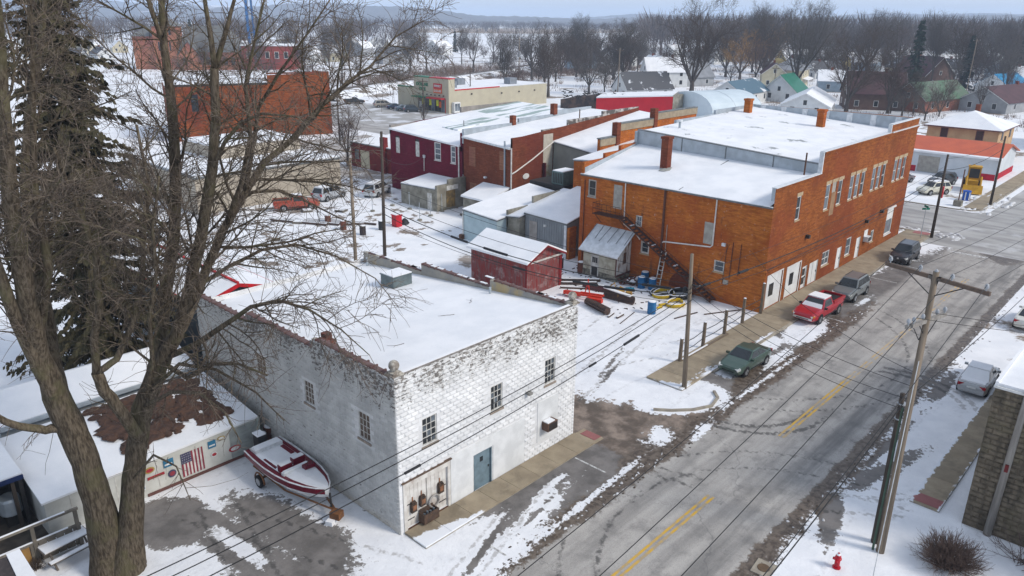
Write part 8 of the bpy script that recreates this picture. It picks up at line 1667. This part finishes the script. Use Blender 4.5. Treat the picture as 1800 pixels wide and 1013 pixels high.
for k in range(7): panel(MUF, mw2, 'clapboard', -2.25, -.85, .2 + k * .22, .38 + k * .22, MATS['grey_clapboard'], .03, .045)
for k in range(4): panel(MUF, mw2, 'panel_seam', -9.8 + k * 1.9, -9.76 + k * 1.9, .1, 1.72, WHITEOLD, .0, .02)
# flag: stripes and canton as flat cloth pieces
fl_ = thing('flag', (-4.2, 10.9, 0), 'worn stars and stripes flag hung on the low white shed wall', 'flag'); FRD = mat('flag_red', (.24, .035, .05), (.19, .03, .045), scale=3); FWH = mat('flag_white', (.55, .52, .49), scale=3); FBL = mat('flag_blue', (.06, .06, .11), scale=3)
for k in range(13): 
    u0 = -4.85 + k * .085; panel(MUF, fl_, 'stripe', u0, u0 + .085, .28 if k > 5 or True else .9, 1.55 if k > 5 else .98, FRD if k % 2 == 0 else FWH, .03, .042)
panel(MUF, fl_, 'canton', -4.85, -4.34, .985, 1.55, FBL, .03, .042)
for k in range(20): u, z = -4.80 + (k % 5) * .1, 1.05 + (k // 5) * .13; panel(MUF, fl_, 'star', u, u + .03, z, z + .03, FWH, .042, .046)
def badge(label, u, z, rx, rz_, m, m2, round_=True):
    t = thing('wall_badge', (u, 10.9, z), label, 'badge'); b = MB()
    if round_: b.extr([(u + rx * math.cos(a), 10.92, z + rz_ * math.sin(a)) for a in [k * math.pi / 10 for k in range(20)]], (0, -.02, 0)); b.build('plate', m, t); b = MB(); b.extr([(u + rx * .7 * math.cos(a), 10.899, z + rz_ * .6 * math.sin(a)) for a in [k * math.pi / 10 for k in range(20)]], (0, -.012, 0)); b.build('emblem', m2, t)
    else: panel(MUF, t, 'plate', u - rx, u + rx, z - rz_, z + rz_, m, .03, .05); panel(MUF, t, 'emblem', u - rx * .8, u + rx * .7, z - rz_ * .5, z - rz_ * .1, m2, .05, .056)
BBL = mat('badge_blue', (.03, .16, .28), scale=4); BRD = mat('badge_red', (.35, .03, .04), scale=4); BGD = mat('badge_gold', (.36, .26, .08), scale=4)
badge('blue and white sign on the mural wall left of the flag', -5.45, 1.38, .24, .2, BBL, WHITE, False); badge('blue shield-shaped sign on the mural wall right of the flag', -3.25, 1.45, .2, .2, BBL, WHITE, False); badge('red oval badge at the right end of the mural wall', -2.1, .72, .33, .17, BRD, WHITE); badge('dark round badge on the mural wall below the blue sign', -5.35, .75, .2, .2, FBL, FRD); badge('small pale crest right of the flag', -3.2, .85, .17, .14, WHITE, BRD); badge('gold emblem high on the mural wall near the trunk', -6.35, 1.38, .24, .16, BGD, BRD); badge('gold emblem at the top right of the mural wall', -2.75, 1.6, .2, .1, BGD, WHITE); badge('long red and green badge low on the mural wall', -6.1, .95, .4, .07, BRD, mat('badge_green', (.04, .16, .07), scale=4), False); badge('small poster sheet low on the mural wall by the trunk', -6.75, .62, .1, .16, WHITE, BBL, False)
cpt_ = thing('carport', (-14, 13, 0), 'snow-roofed carport with a blue edge at the left', 'carport'); MB().prism([(-24, 12.6), (-11.0, 12.6), (-11.0, 21), (-24, 21)], [2.5, 2.5, 3.2, 3.2], [2.68, 2.68, 3.4, 3.4]).build('roof', ROOFSNOW, cpt_); MB().box((-24, 12.52, 2.42), (-11.0, 12.598, 2.62)).build('blue_fascia', mat('fascia_blue', (.015, .03, .10), scale=3), cpt_); MB().box((-23.9, 15.0, 0), (-11.2, 15.2, 2.6)).build('back_wall', DARK, cpt_); MB().box((-11.2, 12.7, 0), (-11.05, 15.2, 2.5)).build('side_wall', DARK, cpt_); MB().box((-23.9, 9.7, .006), (-10.2, 15, .03)).build('dirt_floor', mat('shaded_dirt', (.05, .042, .035), (.09, .075, .06), scale=2), cpt_)  # walls and dirt floor coloured dark to carry the carport's inner shade
for k in range(6): MB().box((-23 + k * 2.3, 12.7, 0), (-22.85 + k * 2.3, 12.85, 2.48)).build('post', PWD, cpt_)
ftr = thing('drum_fan', (-11.8, 13.4, 0), 'grey metal drum standing in the dark carport', 'drum'); MB().lathe((-11.6, 13.3, .6), [(.45, 0), (.47, .05), (.47, .7), (.4, .8)], 14).build('body', GREYF, ftr); MB().box((-11.9, 13.0, 0), (-11.3, 13.6, .6)).build('stand', DARK, ftr)
pf = thing('pen_fence', (-12, 9.6, 0), 'old pen fence with white snow-topped rails and ochre boards at the left', 'fence'); OCH = mat('ochre_boards', (.30, .17, .05), (.22, .12, .045), scale=3); GRW = mat('grey_weathered_wood', (.20, .175, .14), (.13, .115, .095), scale=3)
for z in (.95, 1.75): MB().box((-20, 9.5, z), (-9.9, 9.62, z + .1)).build('rail', GRW, pf); MB().box((-20, 9.52, z + .101), (-10.4, 9.60, z + .13)).build('rail_snow', ROOFSNOW, pf)
for k in range(7): MB().box((-20 + k * 1.65, 9.48, 0), (-19.86 + k * 1.65, 9.64, 1.74)).build('post', GRW, pf)
for k in range(30): MB().box((-19.8 + k * .33, 9.53, .05), (-19.5 + k * .33, 9.58, .93)).build('board', OCH if 17 < k < 24 else GRW, pf)
ls = thing('long_shed', (-8, 20, 0), 'long low shed with a wide snow-covered roof behind the mural wall', 'shed'); MB().prism([(-10.6, 17.6), (-1.2, 17.6), (-1.2, 21.5), (-10.6, 21.5)], 0, 2.7).build('wall', GREYF, ls); b = MB(); b.prism([(-10.9, 17.3), (-.9, 17.3), (-.9, 19.6), (-10.9, 19.6)], [2.72, 2.72, 3.6, 3.6], [2.9, 2.9, 3.78, 3.78]); b.build('roof', ROOFSNOW, ls); b = MB(); b.prism([(-10.9, 19.62), (-.9, 19.62), (-.9, 21.8), (-10.9, 21.8)], [3.6, 3.6, 2.72, 2.72], [3.78, 3.78, 2.9, 2.9]); b.build('roof', ROOFSNOW, ls); MB().box((-10.95, 17.22, 2.62), (-.85, 17.298, 2.85)).build('fascia', GREYF, ls)
rt_ = thing('red_trim_building', (3, 19.6, 0), 'snow-roofed building with bright red roof trim behind the white building', 'building'); b = MB(); b.prism([(.9, 19.6), (5.6, 19.6), (5.6, 32), (.9, 32)], 0, 5.5); b.extr([(.9, 19.6, 5.5), (5.6, 19.6, 5.5), (3.2, 19.6, 6.2)], (0, 12.4, 0)); b.build('wall', mat('dark_grey_wall', (.11, .13, .14), scale=1), rt_); RDT = mat('red_trim', (.50, .012, .02), scale=3)
for s in (0, 1): a = .6 if s == 0 else 5.95; b = MB(); b.extr([(a, 19.3, 5.42), (3.2, 19.3, 6.22), (3.2, 19.3, 6.36), (a, 19.3, 5.56)], (0, 13, 0)); b.build('roof', ROOFSNOW, rt_); b = MB(); b.extr([(a, 19.2, 5.34), (3.2, 19.2, 6.14), (3.2, 19.2, 6.36), (a, 19.2, 5.56)], (0, .09, 0)); b.build('red_fascia', RDT, rt_)
MB().box((3.12, 19.3, 6.34), (3.28, 32.3, 6.44)).build('red_ridge', RDT, rt_); 
for s in (.52, 5.9): MB().box((s, 19.2, 5.33), (s + .1, 32.3, 5.55)).build('red_gutter', RDT, rt_)
pc = Vector((-10.71,9.27,0.00)); pcn = thing('picnic_table', pc, 'snow-covered wooden picnic table at the foot of the big tree', 'picnic table'); PCW = mat('picnic_wood', (.12, .10, .085), scale=4)
def pbx(u0, u1, v0, v1, z0, z1, nm, m):
    a = .62; M3 = Matrix.Translation((pc.x, pc.y, 0)) @ Matrix.Rotation(.12, 4, 'Z'); b = MB().obox(M3 @ Vector(((u0 + u1) / 2, (v0 + v1) / 2, (z0 + z1) / 2)), u1 - u0, v1 - v0, z1 - z0, .12); b.build(nm, m, pcn)
for k in range(5): pbx(-.95, .95, -.38 + k * .155, -.24 + k * .155, .70, .74, 'top_board', PCW)
for s in (-1, 1): pbx(-.95, .95, s * .72 - .13, s * .72 + .13, .42, .46, 'seat', PCW); pbx(-.92, .92, s * .72 - .11, s * .72 + .11, .461, .50, 'seat_snow', ROOFSNOW)
for k, (a, c) in enumerate(((-.9, .9),)): pbx(a, c, -.36, .36, .741, .785, 'table_snow', ROOFSNOW)
for u in (-.7, .7):
    for s in (-1, 1): M3 = Matrix.Translation((pc.x, pc.y, 0)) @ Matrix.Rotation(.12, 4, 'Z'); MB().tube([M3 @ Vector((u, s * .75, 0)), M3 @ Vector((u, s * .2, .70))], .045, 5).build('leg', PCW, pcn)
cl = random.Random(41); b = MB()
for k in range(130): xx, yy = cl.uniform(29, 36.6), cl.uniform(8, 19); b.obox((xx, yy, .03), cl.uniform(.06, .4), cl.uniform(.04, .1), .05, cl.uniform(0, 3))
o = b.build('lot_litter', IRON, kind='stuff'); tag(o, 'small dark scraps of wood and iron littering the machinery lot snow', 'litter'); o['kind'] = 'stuff'
pr2 = thing('near_roof', (-16, 3.4, 0), 'dark shingled roof corner edged with snow at the lower left', 'roof'); b = MB()
b.prism([(-24, 1.0), (-12.6, 1.0), (-12.6, 7.5), (-24, 7.5)], [1.6, 1.6, 2.1, 2.1], [1.75, 1.75, 2.25, 2.25]); b.build('shingle_deck', mat('dark_shingle', (.06, .05, .048), (.04, .034, .033), scale=6), pr2); MB().prism([(-13.3, .95), (-12.55, .95), (-12.55, 7.55), (-13.0, 7.55)], [1.751, 1.751, 2.251, 2.251], [1.82, 1.82, 2.32, 2.32]).build('edge_snow', ROOFSNOW, pr2); MB().prism([(-23.9, 1.2), (-12.8, 1.2), (-12.8, 7.3), (-24, 7.3)], 0, 1.6).build('wall', GRW, pr2)
# low beams and rails in the yard by the old truck
for k in range(5): a = Vector((24.5 + k * 1.0, 53.5 - k * .9, .15)); t = thing('lying_rail', a, 'long dark rail with snow lying in the yard before the old red truck', 'rail', 'rails lying in the yard'); MB().tube([a, a + Vector((3.2, -6.2, 0))], .12, 4).build('rail', IRON, t); MB().tube([a + Vector((0, 0, .13)), a + Vector((3.2, -6.2, .13))], .06, 4).build('snow_cap', ROOFSNOW, t)
for k, p in enumerate(((43.29,49.56,0.00), (39.11,46.94,0.00), (36.49,41.95,0.00), (38.73,42.67,0.00), (41.13,43.38,0.00), (35.28,49.12,0.00), (32.56,49.50,0.00), (38.74,49.75,0.00))):
    t = thing('thin_post', (p[0], p[1], 0), 'thin post set in a round base in the snowy yard by the concrete shed', 'post', 'thin posts in the yard'); MB().cyl((p[0], p[1], 0), .28, .16, 10).build('base', CB, t); MB().tube([(p[0], p[1], .16), (p[0], p[1], 2.1)], .035, 6).build('pole', GREYF, t)
for k, (p, rz_) in enumerate((((34.06,58.60,0.00), .3), ((29.81,54.50,0.00), 1.2), ((26.27,50.63,0.00), .7), ((42.06,40.15,0.00), .4), ((32.66,51.70,0.00), 2.0))):
    t = thing('pallet_stack', (p[0], p[1], 0), ('snowy pallet beside the silver van', 'snowy pallet in front of the old red truck', 'snowy pallet among the lying rails', 'rubble-strewn pallet beside the concrete shed', 'snowy pallet near the row of barrels')[k], 'pallet')
    for j in range(5): c = Vector((p[0], p[1], .2)) + Vector((-math.sin(rz_), math.cos(rz_), 0)) * (j - 2) * .24; MB().obox(c, 1.2, .16, .05, rz_).build('slat', GRW, t)
    for s in (-.5, .5): c = Vector((p[0], p[1], .09)) + Vector((math.cos(rz_), math.sin(rz_), 0)) * s; MB().obox(c, .12, 1.15, .17, rz_).build('bearer', GRW, t)
    MB().obox((p[0], p[1], .25), 1.0, .9, .05, rz_).build('snow_cap', ROOFSNOW, t)
# ------------------------------------------------------------------ the air between here and the hills
hz_ = MB().box((-800, -800, -8), (7200, 7200, 112)).build('haze', [], kind='stuff'); hm, ht_, hp = newmat('air_haze'); ht_.nodes.remove(hp); pv_ = ht_.nodes.new('ShaderNodeVolumePrincipled'); pv_.inputs['Color'].default_value = (.66, .80, 1.0, 1); pv_.inputs['Density'].default_value = .00026; pv_.inputs['Anisotropy'].default_value = .0
ht_.links.new(pv_.outputs[0], ht_.nodes['Material Output'].inputs['Volume']); hz_.data.materials.clear(); hz_.data.materials.append(hm); tag(hz_, 'thin pale winter haze filling the air over the town', 'haze')
